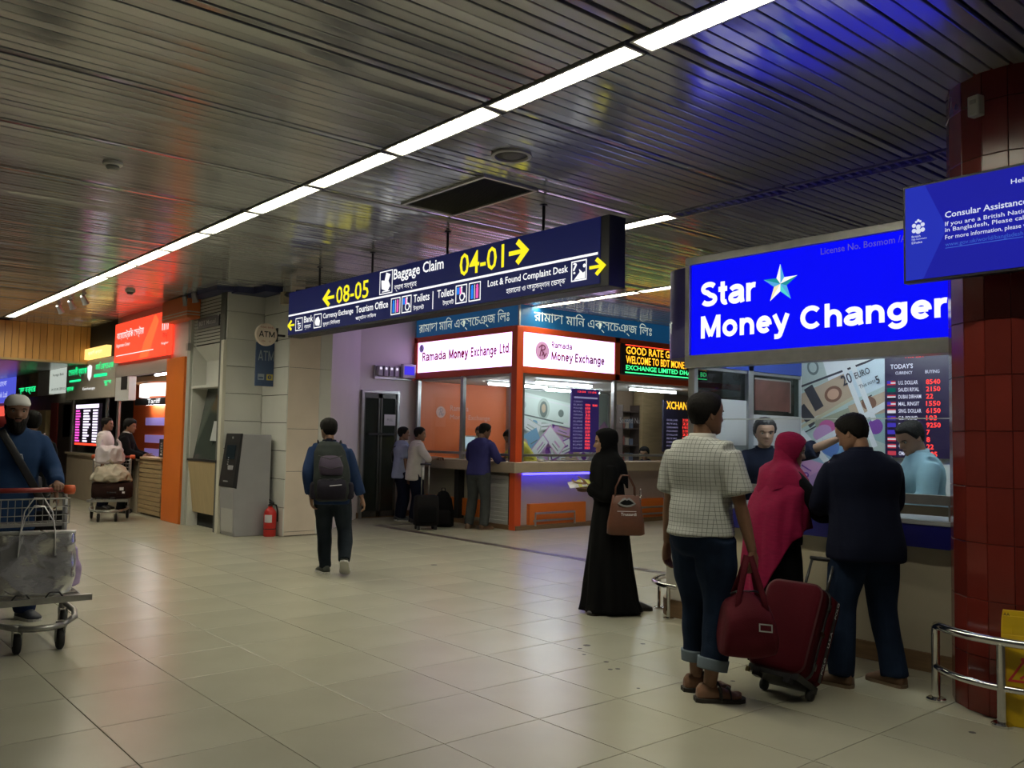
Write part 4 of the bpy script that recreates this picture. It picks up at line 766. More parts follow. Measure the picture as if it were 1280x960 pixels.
q.loft([[(x, y, .2) for x, y in P]+[(5.66+.08*math.cos(R(226)), 12.02+.08*math.sin(R(226)), .2)], [(x, y, .31) for x, y in P]+[(5.66+.08*math.cos(R(226)), 12.02+.08*math.sin(R(226)), .31)]]); build(q, 'paper_label', mat('paper_white', (.62, .6, .62), .8), fe)
# ---------------------------------------------------------------- bank kiosk left of the cash machine
LX = 5.2
bk = thing('bank_kiosk', 'pale bank kiosk with roller louvre, tilted window and wood front', 'kiosk', (5.3, 13.4, 0))
boxes('side_post', mat('grey_green_post', (.45, .47, .42), .45), bk, (5.16, 5.24, 14.06, 14.2, 0, 3.6), (5.16, 5.22, 12.785, 12.82, 0, 2.86), bevel=.004)
lf = build(MB().box(5.26, 5.30, 12.76, 14.08, 2.84, 3.58), 'louvre_box', M_dark, bk)
for k in range(14):
    q = MB(); q.obox((5.215, 13.42, 2.88+.052*k), (.003, 0, .001), (0, .64, 0), (-.010, 0, .017)); build(q, 'slat', mat('louvre_grey', (.50, .50, .45), .5), lf)
q = MB(); q.box(5.175, 5.195, 12.98, 13.82, 3.10, 3.27); pl = build(q, 'name_plate', mat('dark_plate', (.04, .045, .05), .5), bk)
q = MB(); text(q, 'BDT Mutual', (5.172, 13.76, 3.15), NY, Z_, .66, .07, .006); disc(q, 12.99, 3.26, .02, 5.172); flatbuild(q, 'plate_letters', mat('pale_letters', (.5, .5, .48), .5), pl)
q = MB(); q.prism([(5.42, 2.2), (5.42, 2.62), (5.22, 2.84), (5.5, 2.84), (5.5, 2.2)], (0, 12.82, 0), X_, Z_, (0, 1.25, 0)); build(q, 'sloped_panel', M_white, bk)
q = MB(); q.box(5.5, 5.56, 12.8, 14.1, .0, 2.3); build(q, 'inner_wall', M_white, bk)
q = MB(); q.box(5.19, 5.5, 12.82, 14.05, 2.17, 2.21); build(q, 'lintel', M_white, bk)
q = MB(); q.prism([(5.20, 1.06), (5.212, 1.06), (5.412, 2.17), (5.40, 2.17)], (0, 12.83, 0), X_, Z_, (0, 1.05, 0)); build(q, 'window_pane', mat('dim_window', (.06, .075, .065), .08, spec=.6), bk)
q = MB(); q.box(5.17, 5.24, 12.8, 14.1, 1.03, 1.065); build(q, 'sill', M_black, bk)
q = MB(); q.obox((5.25, 13.1, 1.5), (.003, 0, -.0005), (0, .16, 0), (.028, 0, .15)); build(q, 'paper_notice', mat('dull_paper', (.45, .47, .46), .7), bk)
q = MB(); q.prism([(5.18, 1.03), (5.26, 1.03), (5.34, .22), (5.28, .22)], (0, 12.82, 0), X_, Z_, (0, 1.22, 0)); build(q, 'wood_front', mat('birch_front', (.48, .37, .20), .45, noise=.08, nscale=3, stretch=(1, 5, 1)), bk)
boxes('side_panel', M_white, bk, (5.2, 5.56, 14.02, 14.06, .0, 2.84))
q = MB(); q.box(5.36, 5.5, 12.8, 14.1, 0, .22); build(q, 'dark_base', M_dark, bk)
q = MB(); q.tube([(5.14, 14.08, 2.86), (5.14, 14.08, 3.3)], .008, 6); q.box(5.11, 5.17, 14.04, 14.12, 2.78, 2.9); build(q, 'alarm_box', M_alu, bk)
# orange pillar
b = MB(); b.box(5.14, 5.36, 14.25, 15.07, 0, 2.7); struct(build(b, 'trim_3', M_orange, bevel=.006))
b = MB(); b.box(5.2, 5.4, 14.2, 15.12, 2.7, ZC+.03); struct(build(b, 'wall_upper', M_white))
ob = thing('orange_box_fascia', 'orange box with two pale stripes under the ceiling', 'fascia box', (5.08, 14.4, 3.28))
q = MB(); q.box(4.99, 5.2, 13.8, 14.95, 3.28, 3.63); build(q, 'box', mat('rust_orange', (.66, .17, .045), .5), ob, bevel=.005)
q = MB()
for z in (3.325, 3.37): q.box(4.982, 5.0, 13.8, 14.95, z, z+.016); q.box(4.986, 5.2, 13.792, 13.81, z, z+.016)
build(q, 'stripe', mat('pale_stripe', (.6, .52, .42), .5), ob)
# ---------------------------------------------------------------- tariff shop with lit red sign
sh = thing('tariff_shop', 'open orange shop with a wooden counter under the lit red sign', 'shop', (5.5, 16.5, 0))
q = MB(); q.box(5.16, 5.3, 15.07, 17.95, 2.5, ZC+.02); build(q, 'fascia', mat('shop_fascia', (.40, .38, .34), .5), sh)
q = MB(); q.box(6.55, 6.65, 14.8, 21.3, 0, 2.6); build(q, 'orange_backwall', mat('lit_orange_wall', (.85, .16, .03), .5), sh)
q = MB(); q.box(5.36, 6.55, 15.0, 15.06, 0, 2.6); build(q, 'side_wall', M_orange, sh)
q = MB(); q.box(5.3, 6.6, 15.07, 17.95, 2.62, 2.66); build(q, 'soffit', mat('booth_soffit', (.7, .68, .66), .6), sh)
for z in (1.60, 1.22, .92):
    q = MB(); q.box(6.51, 6.55, 15.6, 20.3, z, z+.17); build(q, 'lilac_stripe', mat('lilac_stripe', (.40, .32, .72), .5, emit=.25, ecol=(.4, .3, .8)), sh)
q = MB(); q.box(6.2, 6.3, 17.2, 20.1, 2.03, 2.17); bd = build(q, 'tariff_band', M_black, sh)
q = MB(); text(q, 'Tariff', (6.193, 19.25, 2.055), NY, Z_, .80, .10, .02); flatbuild(q, 'tariff_letters', M_txtw, bd)
q = MB(); P = [(6.9-.85*math.cos(R(a)), 19.0+1.4*math.sin(R(a))) for a in range(-80, 81, 10)]; q.loft([[(x, y, z) for z in (2.2, 2.47)]+[(x+.05, y, z) for z in (2.47, 2.2)] for x, y in P]); build(q, 'lit_drum', mat('lit_drum', (.8, .8, .8), .5, emit=1.8, ecol=(1, .97, .93)), sh, smooth=30)
q = MB(); P = [(6.9-.98*math.cos(R(a)), 19.0+1.55*math.sin(R(a))) for a in range(-80, 81, 10)]; q.loft([[(x, y, z) for z in (2.49, 2.60)]+[(x+.05, y, z) for z in (2.60, 2.49)] for x, y in P]); build(q, 'wood_ring', mat('ring_wood', (.38, .22, .09), .5), sh, smooth=30)
t = thing('tube_light', 'added fill tube under the soffit of the orange tariff shop', 'light', (5.9, 17, 2.6)); q = MB(); q.tube([(5.8, 15.6, 2.575), (5.8, 17.6, 2.575)], .022, 10); build(q, 'tube', M_cool, t, smooth=30); q = MB(); q.box(5.77, 5.83, 15.55, 17.65, 2.6, 2.62); build(q, 'batten', M_white, t)  # added lamp, no known fixture; brightens the shop interior
t = thing('tube_light', 'second added fill tube hidden deeper inside the orange tariff shop', 'light', (6.42, 18.8, 2.11)); q = MB(); q.tube([(6.42, 17.6, 2.06), (6.42, 20.0, 2.06)], .022, 10); build(q, 'tube', M_cool, t, smooth=30); q = MB(); q.box(6.38, 6.46, 17.55, 20.05, 2.085, 2.11); build(q, 'batten', M_white, t)  # added lamp hidden behind the tariff band to brighten the orange wall
ct = thing('slatted_counter', 'wooden counter with horizontal slats beside the orange pillar', 'counter', (5.4, 15.9, 0))
q = MB(); q.box(5.24, 5.8, 15.3, 16.4, 0, .98); build(q, 'core', mat('counter_core', (.10, .075, .04), .7), ct)
q = MB(); q.box(5.17, 5.85, 15.26, 16.46, .98, 1.02); build(q, 'worktop', M_wood, ct, bevel=.004)
for k in range(12):
    q = MB(); q.box(5.195, 5.24, 15.29, 16.42, .035+.079*k, .035+.079*k+.068); build(q, 'slat', M_wood, ct, bevel=.004)
t = thing('counter_card', 'small black upright card on the slatted counter', 'card stand', (5.4, 15.75, 1.02))
q = MB(); q.box(5.38, 5.46, 15.72, 15.98, 1.02, 1.34); build(q, 'stand', M_black, t); q = MB(); text(q, 'RATES', (5.377, 15.81, 1.06), Z_, Y_, .22, .09); flatbuild(q, 'letters', M_signw, t)
t = thing('card_reader', 'small dark card reader lying on the slatted counter', 'card reader', (5.5, 15.5, 1.02)); q = MB(); q.box(5.4, 5.52, 15.4, 15.55, 1.02, 1.06); build(q, 'case', M_black, t, bevel=.006); q = MB(); q.box(5.41, 5.45, 15.42, 15.53, 1.06, 1.063); build(q, 'display', mat('dim_lcd', (.2, .25, .25), .3), t)
rsn = thing('red_sign', 'large lit red sign with Bengali heading above the tariff shop', 'sign', (5.1, 16.6, 2.76))
q = MB(); q.box(5.06, 5.17, 14.92, 17.75, 2.77, 3.5); build(q, 'lightbox', mat('lit_red_sign', (.75, .05, .02), .4, emit=1.25, ecol=(1.0, .06, .025)), rsn, bevel=.004)
q = MB()
text(q, 'বােয়ােমট্রিক েসন্টার', (5.055, 17.62, 3.16), NY, Z_, 1.55, .20); text(q, 'Registration Center', (5.055, 17.62, 3.03), NY, Z_, .80, .085); rect(q, (5.055, 17.62, 2.88), NY, Z_, 2.1, .014)
for k in range(4): rect(q, (5.055, 15.12-.09*k, 3.18), NY, Z_, .03, .2); rect(q, (5.055, 15.12, 3.36), NY, Z_, .3, .03)
text(q, 'Registr', (5.055, 15.12, 2.93), NY, Z_, .34, .05); flatbuild(q, 'white_lettering', M_txtw, rsn)
q = MB(); text(q, 'জয়', (5.055, 15.10, 3.03), NY, Z_, .26, .1); flatbuild(q, 'dark_lettering', mat('sign_dark', (.15, .02, .02), .5), rsn)
q = MB(); q.flat([(0, 0), (.5, .0), (1.0, .6), (.8, .73), (.3, .3)], [(0, 1, 2, 3, 4)], (5.0575, 16.3, 2.77), NY, Z_); flatbuild(q, 'orange_facet', glow('facet_orange', (1, .14, .04), 1.3), rsn)
t = thing('amber_sign', 'small lit amber sign high beside the red sign', 'sign', (5.1, 19.2, 2.95)); q = MB(); q.box(5.1, 5.2, 18.45, 20.0, 2.95, 3.17); build(q, 'lightbox', glow('lit_amber', (1, .62, .18), 1.5), t); q = MB(); text(q, 'প্রবাসী কল্যাণ', (5.095, 19.7, 3.0), NY, Z_, 1.0, .12); flatbuild(q, 'pale_lettering', glow('pale_amber', (1, .9, .6), 1.2), t)
q = MB(); q.box(5.2, 5.4, 17.9, 20.0, 2.92, ZC); struct(build(q, 'trim_4', M_dark))
# ---------------------------------------------------------------- shop with green letters
gs = thing('green_letter_shop', 'grey fronted exchange shop with glowing green Bengali letters', 'shop', (5.4, 19.8, 0))
q = MB(); q.box(5.16, 5.3, 17.98, 21.6, 2.13, 2.93); build(q, 'fascia', mat('taupe_fascia', (.55, .50, .42), .5), gs)
q = MB(); text(q, 'েসানালী ব্যাংক', (5.15, 21.4, 2.62), NY, Z_, 1.45, .22); text(q, 'মানি এক্সেচঞ্জ', (5.15, 19.3, 2.66), NY, Z_, 1.2, .2); rect(q, (5.15, 19.4, 2.56), NY, Z_, .9, .06); rect(q, (5.15, 21.3, 2.52), NY, Z_, .9, .04); text(q, 'ব্যাংক', (5.15, 21.5, 2.30), NY, Z_, .55, .12); text(q, 'বুথ', (5.15, 18.7, 2.36), NY, Z_, .5, .11); flatbuild(q, 'green_lettering', glow('green_letters', (.02, 1, .32), 1.3), gs)
q = MB(); q.flat([(0, .3), (.03, .08), (.16, 0), (.29, .08), (.32, .3), (.16, .34)], [(0, 1, 2, 3, 4, 5)], (5.15, 19.9, 2.5), NY, Z_); text(q, 'Exchange', (5.15, 20.2, 2.30), NY, Z_, .9, .07); flatbuild(q, 'white_shield', M_txtw, gs)
q = MB(); q.box(5.2, 5.34, 16.5, 21.4, 0, .94); q.box(5.15, 5.5, 16.5, 21.4, .94, .98); build(q, 'counter', M_tan, gs)
q = MB(); q.box(6.9, 7.0, 17, 22, 0, 2.9); build(q, 'back_wall', mat('brown_inner', (.12, .085, .055), .5), gs)
boxes('window_post', M_alu, gs, (5.25, 5.29, 17.98, 18.1, .98, 2.13), (5.25, 5.29, 18.75, 18.85, .98, 2.13), (5.25, 5.29, 21.3, 21.45, .98, 2.13))
pane((5.262, 5.268, 18.1, 21.3, .98, 2.13), gs, 'window_pane', M_dglass)
t = thing('led_price_board', 'bright white and pink led rate board in the green lettered shop', 'rate board', (5.2, 19.8, 1.15)); q = MB(); q.box(5.17, 5.22, 18.95, 20.75, 1.15, 2.02); build(q, 'panel', mat('board_dark2', (.03, .02, .05), .4), t)
q = MB(); q2 = MB(); rect(q, (5.165, 20.7, 1.93), NY, Z_, 1.7, .08)
for k in range(12): rect(q2, (5.165, 20.7, 1.86-.058*k), NY, Z_, .28+.1*rng.rand(), .035); rect(q, (5.165, 20.1, 1.86-.058*k), NY, Z_, .25+.3*rng.rand(), .035); rect(q, (5.165, 19.4, 1.86-.058*k), NY, Z_, .35, .035)
flatbuild(q, 'white_rows', glow('led_white', (.9, .8, 1), 1.5), t); flatbuild(q2, 'pink_rows', glow('led_pink', (.9, .1, .6), 1.3), t); q = MB(); rect(q, (5.165, 20.7, 1.155), NY, Z_, 1.7, .04); flatbuild(q, 'red_row', glow('led_red', (1, .05, .02), 2.0), t)
t = thing('wall_cabinet', 'small white cabinet with a dark opening left of the tariff shop', 'cabinet', (5.25, 17.6, 2.05)); q = MB(); q.box(5.17, 5.3, 17.14, 17.97, 2.05, 2.5); build(q, 'case', mat('cabinet_white', (.8, .8, .78), .4), t); q = MB(); q.box(5.16, 5.17, 17.25, 17.6, 2.25, 2.5); build(q, 'opening', M_dark, t)
# ---------------------------------------------------------------- shops beyond the bulkhead
b = MB(); b.box(5.45, 5.6, 21.6, 38, 0, 2.9); struct(build(b, 'wall_right', mat('far_shop_wall', (.20, .165, .12), .6, noise=.3, nscale=1)))
def panel(name, lab, cat, y0, y1, z0, z1, m, x=5.2, d=.12, letters=None, lm=None, lh=.14):
    t = thing(name, lab, cat, (x, (y0+y1)/2, z0)); q = MB(); q.box(x, x+d, y0, y1, z0, z1); build(q, 'board', m, t, bevel=.004)
    if letters:
        q = MB()
        for s, yl, z, w, h in letters: text(q, s, (x-.004, yl, z), NY, Z_, w, h, .01)
        flatbuild(q, 'lettering', lm, t)
    return t
panel('shop_sign', 'white lit shop sign board with grey print beyond the amber bulkhead', 'sign', 21.65, 23.3, 2.32, 2.9, mat('white_lit_board', (.6, .62, .58), .4, emit=.5, ecol=(.9, 1, .9)), letters=[('Foreign Bank', 23.0, 2.70, 1.0, .08), ('24 HOURS SERVICE', 23.1, 2.38, 1.3, .06)], lm=mat('grey_print', (.2, .2, .2), .6))
panel('blank_fascia', 'pale blank fascia panel between the white sign and the food sign', 'panel', 23.35, 24.5, 2.3, 2.9, M_white)
panel('food_sign', 'brown food picture sign with green lit letters', 'sign', 24.5, 27.0, 2.3, 2.93, mat('food_print', (.34, .20, .11), .5, noise=.8, nscale=3), letters=[('ফুড কর্নার', 26.6, 2.36, 1.9, .2)], lm=glow('green_letters', (.02, 1, .32), 1.3))
panel('blue_lit_sign', 'blue lit sign at the far left edge of the shop row', 'sign', 27.2, 30.5, 2.2, 2.9, mat('lit_blue_far', (.06, .08, .5), .5, emit=.8, ecol=(.10, .12, .8)), letters=[('ব্যাংক', 29.6, 2.62, 1.4, .2), ('Bank Ltd', 29.6, 2.35, 1.5, .16)], lm=glow('pale_blue', (.6, .65, 1), .9))
panel('red_lit_strip', 'red and white lit strip below the blue far sign', 'sign', 27.5, 32, 1.82, 2.1, glow('red_strip', (1, .12, .08), .9))
panel('cream_door', 'cream panel door in the far shop row', 'door panel', 24.0, 25.3, 0, 1.94, mat('cream_paint', (.75, .58, .30), .5), x=5.30)  # cream is the door's own plain colour, without any glow
panel('red_door_panel', 'narrow dark red panel in the far shop row', 'panel', 22.9, 23.5, 0, 2.1, mat('dark_red', (.25, .03, .02), .5), x=5.30)
panel('black_door_panel', 'dark brown panel beside the far poster', 'panel', 21.65, 22.85, 0, 2.1, mat('dark_brown', (.05, .035, .025), .5), x=5.32)
panel('grey_poster', 'grey printed poster on the dark panel by the green lettered shop', 'poster', 21.6, 22.4, 1.3, 2.05, mat('poster_grey', (.28, .28, .25), .5, noise=.6, nscale=5), x=5.32, d=.02)
# ---------------------------------------------------------------- people: generator
def smoothmesh(V, E, it, lam=.5):
    i, j = E[:, 0], E[:, 1]; n = len(V); deg = np.bincount(np.r_[i, j], minlength=n).clip(1)[:, None]
    for _ in range(it):
        acc = np.stack([np.bincount(np.r_[i, j], weights=np.r_[V[j, k], V[i, k]], minlength=n) for k in range(3)], 1)
        V = V+lam*(acc/deg-V)
    return V
def fold(V, amp, seed, freq=16):
    r = np.random.RandomState(seed); d = np.zeros(len(V))
    for k in range(5):
        a = r.normal(size=3)*np.array([1, 1, .75]); a *= freq*(.6+.35*k)/np.linalg.norm(a); c = r.normal(size=3)*freq*.35
        d += np.sin(V@a+1.8*np.sin(V@c+r.rand()*6)+r.rand()*6)/(1+.45*k)
    return amp*d/2.2
def crumple(V, amp, seed, freq):
    d = fold(V, 1, seed, freq); e = fold(V, 1, seed+7, freq*1.9); return amp*(.5-2.2*np.abs(d)+.6*(.3-np.abs(e)))
def remesh(mb, vox, sm=3, wr=0, seed=1, freq=16, wfun=None):
    """fuse overlapping closed shapes into one continuous surface"""
    me = bpy.data.meshes.new('t'); me.from_pydata(mb.v, [], mb.f); o = bpy.data.objects.new('t', me)
    md = o.modifiers.new('r', 'REMESH'); md.mode = 'VOXEL'; md.voxel_size = vox; md.adaptivity = 0
    e = evaluated(o); n = len(e.vertices); V = np.empty(n*3, np.float32); e.vertices.foreach_get('co', V); V = V.reshape(-1, 3).astype(float)
    E = np.empty(len(e.edges)*2, np.int32); e.edges.foreach_get('vertices', E); V = smoothmesh(V, E.reshape(-1, 2), sm)
    F = [tuple(p.vertices) for p in e.polygons]
    if wr:
        e.vertices.foreach_set('co', V.ravel()); e.update(); N = np.empty(n*3, np.float32); e.vertex_normals.foreach_get('vector', N)
        V = V+N.reshape(-1, 3)*(wfun or fold)(V, wr, seed, freq)[:, None]
    bpy.data.objects.remove(o); bpy.data.meshes.remove(me); bpy.data.meshes.remove(e)
    return V, F
def objm(name, V, F, m, parent, smooth=True):
    me = bpy.data.meshes.new(name); me.from_pydata(np.asarray(V).tolist(), [], F)
    for q in (m if isinstance(m, (list, tuple)) else [m]): me.materials.append(q)
    if smooth: me.shade_smooth()
    o = bpy.data.objects.new(name, me); COL.objects.link(o); o.parent = parent; ORG[o.name] = Vector((0, 0, 0)); return o
HP = np.array([  # z, front, back, half width of a head of height 1
 (0, .33, .06, .06), (.03, .39, .0, .14), (.09, .405, -.10, .215), (.18, .40, -.20, .265), (.28, .395, -.30, .295), (.40, .40, -.385, .318), (.50, .40, -.435, .332), (.60, .415, -.46, .343),
 (.70, .405, -.465, .343), (.80, .365, -.445, .322), (.88, .295, -.385, .275), (.94, .21, -.29, .205), (.98, .12, -.18, .12), (1.0, .02, -.06, .02)])
def headgrid(nu=56, nv=44, off=None):
    th = np.linspace(0, 2*PI, nu, endpoint=False); az = th-.42*np.sin(th); zs = np.linspace(0, 1, nv)
    A, Z = np.meshgrid(az, zs); fr, bk, w = [np.interp(Z, HP[:, 0], HP[:, k]) for k in (1, 2, 3)]
    cs, sn = np.cos(A), np.sin(A); e = 2/2.25; c0 = (fr+bk)/2*.35; 
    y = np.where(cs > 0, c0+(fr-c0)*np.abs(cs)**e, c0+(bk-c0)*np.abs(cs)**e); x = w*np.sign(sn)*np.abs(sn)**e
    front = np.clip(cs, 0, 1); g = lambda a, s: np.exp(-(a/s)**2)
    nose = g(x, .05+.035*np.clip((.52-Z)/.18, 0, 1))*np.interp(Z, [.29, .325, .36, .53, .60], [0, .085, .125, .02, 0])
    y = y+front*(nose-.05*(g(x-.15, .075)+g(x+.15, .075))*g(Z-.505, .05)+.022*g(x, .10)*(g(Z-.235, .022)+g(Z-.175, .028))-.012*g(x, .12)*g(Z-.205, .012)+.03*g(x, .09)*g(Z-.06, .05)+.02*(g(x-.2, .08)+g(x+.2, .08))*g(Z-.37, .07)+.018*g(np.abs(x)-.13, .1)*g(Z-.585, .03))
    return A, Z, np.stack([x, y, Z], -1)
HA, HZ, HV = headgrid()
HN = HV-np.array([0, -.03, .5]); HN /= np.linalg.norm(HN, axis=-1, keepdims=True)
def gridfaces(mask=None):
    nv, nu = HA.shape; F = []
    for i in range(nv-1):
        for j in range(nu):
            j2 = (j+1) % nu
            if mask is None or (mask[i, j] or mask[i+1, j] or mask[i, j2] or mask[i+1, j2]): F.append((i*nu+j, i*nu+j2, (i+1)*nu+j2, (i+1)*nu+j))
    return F
def compact(V, F):
    use = sorted({i for f in F for i in f}); mp = {a: k for k, a in enumerate(use)}; return V[use], [tuple(mp[i] for i in f) for f in F]
AZD = np.degrees(np.abs((HA+PI) % (2*PI)-PI))      # 0 front .. 180 back
def shell(line_lo, line_hi, thick, seed=0, rough=.012, ease=.10):
    lo = np.interp(AZD, *line_lo); hi = np.interp(AZD, *line_hi); d = np.minimum(HZ-lo, hi-HZ)
    t = np.clip(d/ease, -.3, 1); t = np.where(t > 0, t*t*(3-2*t), t); r = np.random.RandomState(seed)
    off = thick*t-.012*(t < .05)+rough*(t > .3)*np.sin(HA*23+HZ*31+r.rand()*6)*np.sin(HZ*47-HA*9)
    V = HV+HN*off[..., None]; F = gridfaces(d > -.01); return compact(V.reshape(-1, 3), F)
HAIR_LO = ([0, 40, 58, 72, 88, 104, 112, 140, 180], [.80, .80, .76, .62, .42, .46, .34, .20, .17])
ONE = ([0, 180], [1.2, 1.2])
def nrm(v): v = np.asarray(v, float); return v/max(np.linalg.norm(v), 1e-9)
def ik(a, b, l1, l2, hint):
    a, b = np.array(a, float), np.array(b, float); d = b-a; L = np.linalg.norm(d); mx = (l1+l2)*.999
    if L > mx: b = a+d/L*mx; d = b-a; L = mx
    x = (l1*l1-l2*l2+L*L)/(2*L); h = math.sqrt(max(l1*l1-x*x, 0)); u = d/L; n = np.array(hint, float); n = nrm(n-u*(n@u)); return a+u*x+n*h, b
def rotz(a): c, s = math.cos(a), math.sin(a); return np.array([[c, -s, 0], [s, c, 0], [0, 0, 1]])
def rotx(a): c, s = math.cos(a), math.sin(a); return np.array([[1, 0, 0], [0, c, -s], [0, s, c]])
class Sk:
    """joints of a standing figure; +Y is where the figure faces, +X its right; units of body height"""
    def __init__(s, H, lean=0, tw=0, side=0, hip=(0, 0, 0), hy=0, hp=0, lh=None, rh=None, le=(-.35, -1, -.3), re=(.35, -1, -.3), lf=(-.055, 0, 0, 8, 0), rf=(.055, 0, 0, -8, 0), lk=(-.15, 1, 0), rk=(.15, 1, 0), fat=1.0, shw=1.0):
        s.H = H; s.fat = fat; zs = np.linspace(.40, .92, 53); P = []; Rm = []; c = np.array([hip[0], hip[1], .40+hip[2]]); prev = .40
        for z in zs:
            t = np.clip((z-.50)/.22, 0, 1); a = R(lean)*t*t*(3-2*t); M = rotz(R(tw)*np.clip((z-.5)/.3, 0, 1)) @ rotx(-a); sd = R(side)*t
            up = M @ np.array([math.sin(sd), 0, math.cos(sd)]); c = c+up*(z-prev); prev = z; P.append(c.copy()); Rm.append(np.stack([M[:, 0], M[:, 1], up], 1))
        s.zs, s.P, s.Rm = zs, np.array(P), np.array(Rm)
        C = lambda z: s.at(z); s.sh = []
        for sg in (-1, 1): p, M = s.at(.800); s.sh.append(p+M @ np.array([sg*.100*shw, -.004, 0]))
        dflt = [np.array([-.150, .035, .475]), np.array([.150, .035, .475])]
        s.el, s.wr = [None]*2, [None]*2
        for k, (h, e) in enumerate(((lh, le), (rh, re))): s.el[k], s.wr[k] = ik(s.sh[k], dflt[k] if h is None else h, .176, .152, e)
        s.hipj = [np.array([hip[0]+sg*.052, hip[1], .505+hip[2]]) for sg in (-1, 1)]; s.kn, s.an, s.ft = [None]*2, [None]*2, [lf, rf]
        for k, (f, kh) in enumerate(((lf, lk), (rf, rk))):
            yaw, pit = R(f[3]), R(f[4]); fw = np.array([-math.sin(yaw), math.cos(yaw), 0]); an = np.array([f[0], f[1], f[2]])+np.array([0, 0, .045])
            if f[4]: an = np.array([f[0], f[1], f[2]])+fw*(.10-.10*math.cos(pit))+np.array([0, 0, .045*math.cos(pit)+.10*math.sin(pit)])
            s.kn[k], s.an[k] = ik(s.hipj[k], an, .238, .228, kh)
        n, M = s.at(.835); M0 = rotz(R(tw+hy)) @ rotx(-R(hp)-R(lean)*.35); s.HM = M0; s.hh = .135
        s.neck = n+(M[:, 2]*.6+np.array([0, 0, .4]))*.042; s.ho = s.neck-M0 @ (np.array([0, -.10, .13])*s.hh)
    def at(s, z): i = np.clip((z-.40)/.01, 0, 51.999); k = int(i); f = i-k; return s.P[k]*(1-f)+s.P[k+1]*f, s.Rm[k]
    def ring(s, z, hw, hd, yo=0, n=20, e=2.4):
        c, M = s.at(z); t = np.linspace(0, 2*PI, n, endpoint=False); x = hw*np.sign(np.cos(t))*np.abs(np.cos(t))**(2/e); y = hd*np.sign(np.sin(t))*np.abs(np.sin(t))**(2/e)+yo
        return ((c+np.outer(x, M[:, 0])+np.outer(y, M[:, 1]))*s.H).tolist()
    def hd(s, V): return ((np.asarray(V)*s.hh) @ s.HM.T+s.ho)*s.H
TORSO = [(.455, .055, .05, 0), (.48, .088, .066, -.004), (.52, .098, .072, -.006), (.57, .090, .064, 0), (.62, .080, .058, .002), (.67, .086, .062, .004), (.72, .097, .068, .004), (.765, .102, .066, 0), (.80, .096, .054, -.004), (.825, .068, .044, -.006), (.843, .040, .036, -.004), (.86, .034, .034, 0)]
def torso(mb, s, off, z0, z1, rows=TORSO, wf=1.0):
    zz = [z0]+[r[0] for r in rows if z0 < r[0] < z1]+[z1]; A = np.array(rows); rings = []
    for z in zz:
        hw, hd, yo = [np.interp(z, A[:, 0], A[:, k]) for k in (1, 2, 3)]; rings.append(s.ring(z, (hw+off)*wf*s.fat, (hd+off)*(1+(s.fat-1)*1.6), yo))
    mb.loft(rings)
def limb(mb, s, pts, rad, n=12):
    """tapering limb through its joints with rounded bends"""
    P = [np.array(p) for p in pts]; Q, Rr = [], []
    for i in range(len(P)-1):
        for t in np.linspace(0, 1, 7)[:-1]: Q.append(P[i]*(1-t)+P[i+1]*t); Rr.append(i+t)
    Q.append(P[-1]); Rr.append(len(P)-1.0); Q = np.array(Q)
    for _ in range(2): Q[1:-1] = Q[1:-1]*.5+(Q[:-2]+Q[2:])*.25
    rad = np.array(rad); r = np.interp(Rr, rad[:, 0], rad[:, 1]); mb.tube([tuple(q*s.H) for q in Q], [float(x*s.H) for x in r], n)
    e = Q[-1]; return Q
ARM = [(0, .025), (.25, .027), (.6, .026), (1, .0215), (1.25, .023), (1.6, .019), (2, .0150)]
LEG = [(0, .056), (.3, .053), (.7, .041), (1, .034), (1.3, .035), (1.6, .027), (2, .021)]
def hand(s, k, f, n, curl=.35, sc=1.0, vox=.0042, spread=.05):
    """palm, four fingers of different lengths and a thumb leaving the side of the palm"""
    H = s.H*sc; sg = 1 if k else -1; f = nrm(f); n = nrm(np.array(n, float)-f*(np.array(n)@f)); t = sg*np.cross(f, n); w = s.wr[k]*s.H
    mb = MB(); P = lambda a, b, c=0: w+(f*a+t*b+n*c)*H
    rings = []
    for a, hw, ht in ((-.018, .0125, .0115), (0, .0145, .0115), (.018, .0215, .0115), (.036, .0235, .0105), (.050, .0225, .0092), (.057, .0195, .006)):
        rings.append([tuple(P(a, hw*math.cos(q), ht*math.sin(q))) for q in np.linspace(0, 2*PI, 14, endpoint=False)])
    mb.loft(rings)
    for i, (b, L, r) in enumerate(((.0175, .041, .0052), (.006, .046, .0054), (-.0055, .043, .0052), (-.0165, .034, .0046))):
        p = P(.046, b); d = nrm(f+t*(b*spread*25)); pts = [p]; ang = 0
        for j, fr in enumerate((.30, .42, .32, .26)):
            ang += (0, curl*62, curl*80, curl*55)[j]*(1+.06*i); dd = d*math.cos(R(ang))+n*math.sin(R(ang)); p = p+dd*L*fr*H*.98; pts.append(p)
        mb.tube([tuple(x) for x in pts], [r*H*q for q in (1.0, 1.0, .95, .88, .62)], 8)
    p = P(.008, .015, .003); d = nrm(f*.62+t*.72+n*.28); d2 = nrm(f*.92+t*(.40-.5*curl)+n*(.25+.6*curl)); d3 = nrm(f*.95+t*(.12-.6*curl)+n*(.2+.8*curl))
    pts = [p, p+d*.022*H, p+(d*.022+d2*.022)*H, p+(d*.022+d2*.022+d3*.018)*H]; mb.tube([tuple(x) for x in pts], [.0085*H, .0072*H, .0060*H, .0042*H], 8)
    V, F = remesh(mb, vox, 2); return V, F
def joined(parts):
    VV, FF, n = [], [], 0
    for V, F in parts: VV.append(np.asarray(V)); FF += [tuple(i+n for i in f) for f in F]; n += len(V)
    return np.concatenate(VV), FF
SKINS = {}
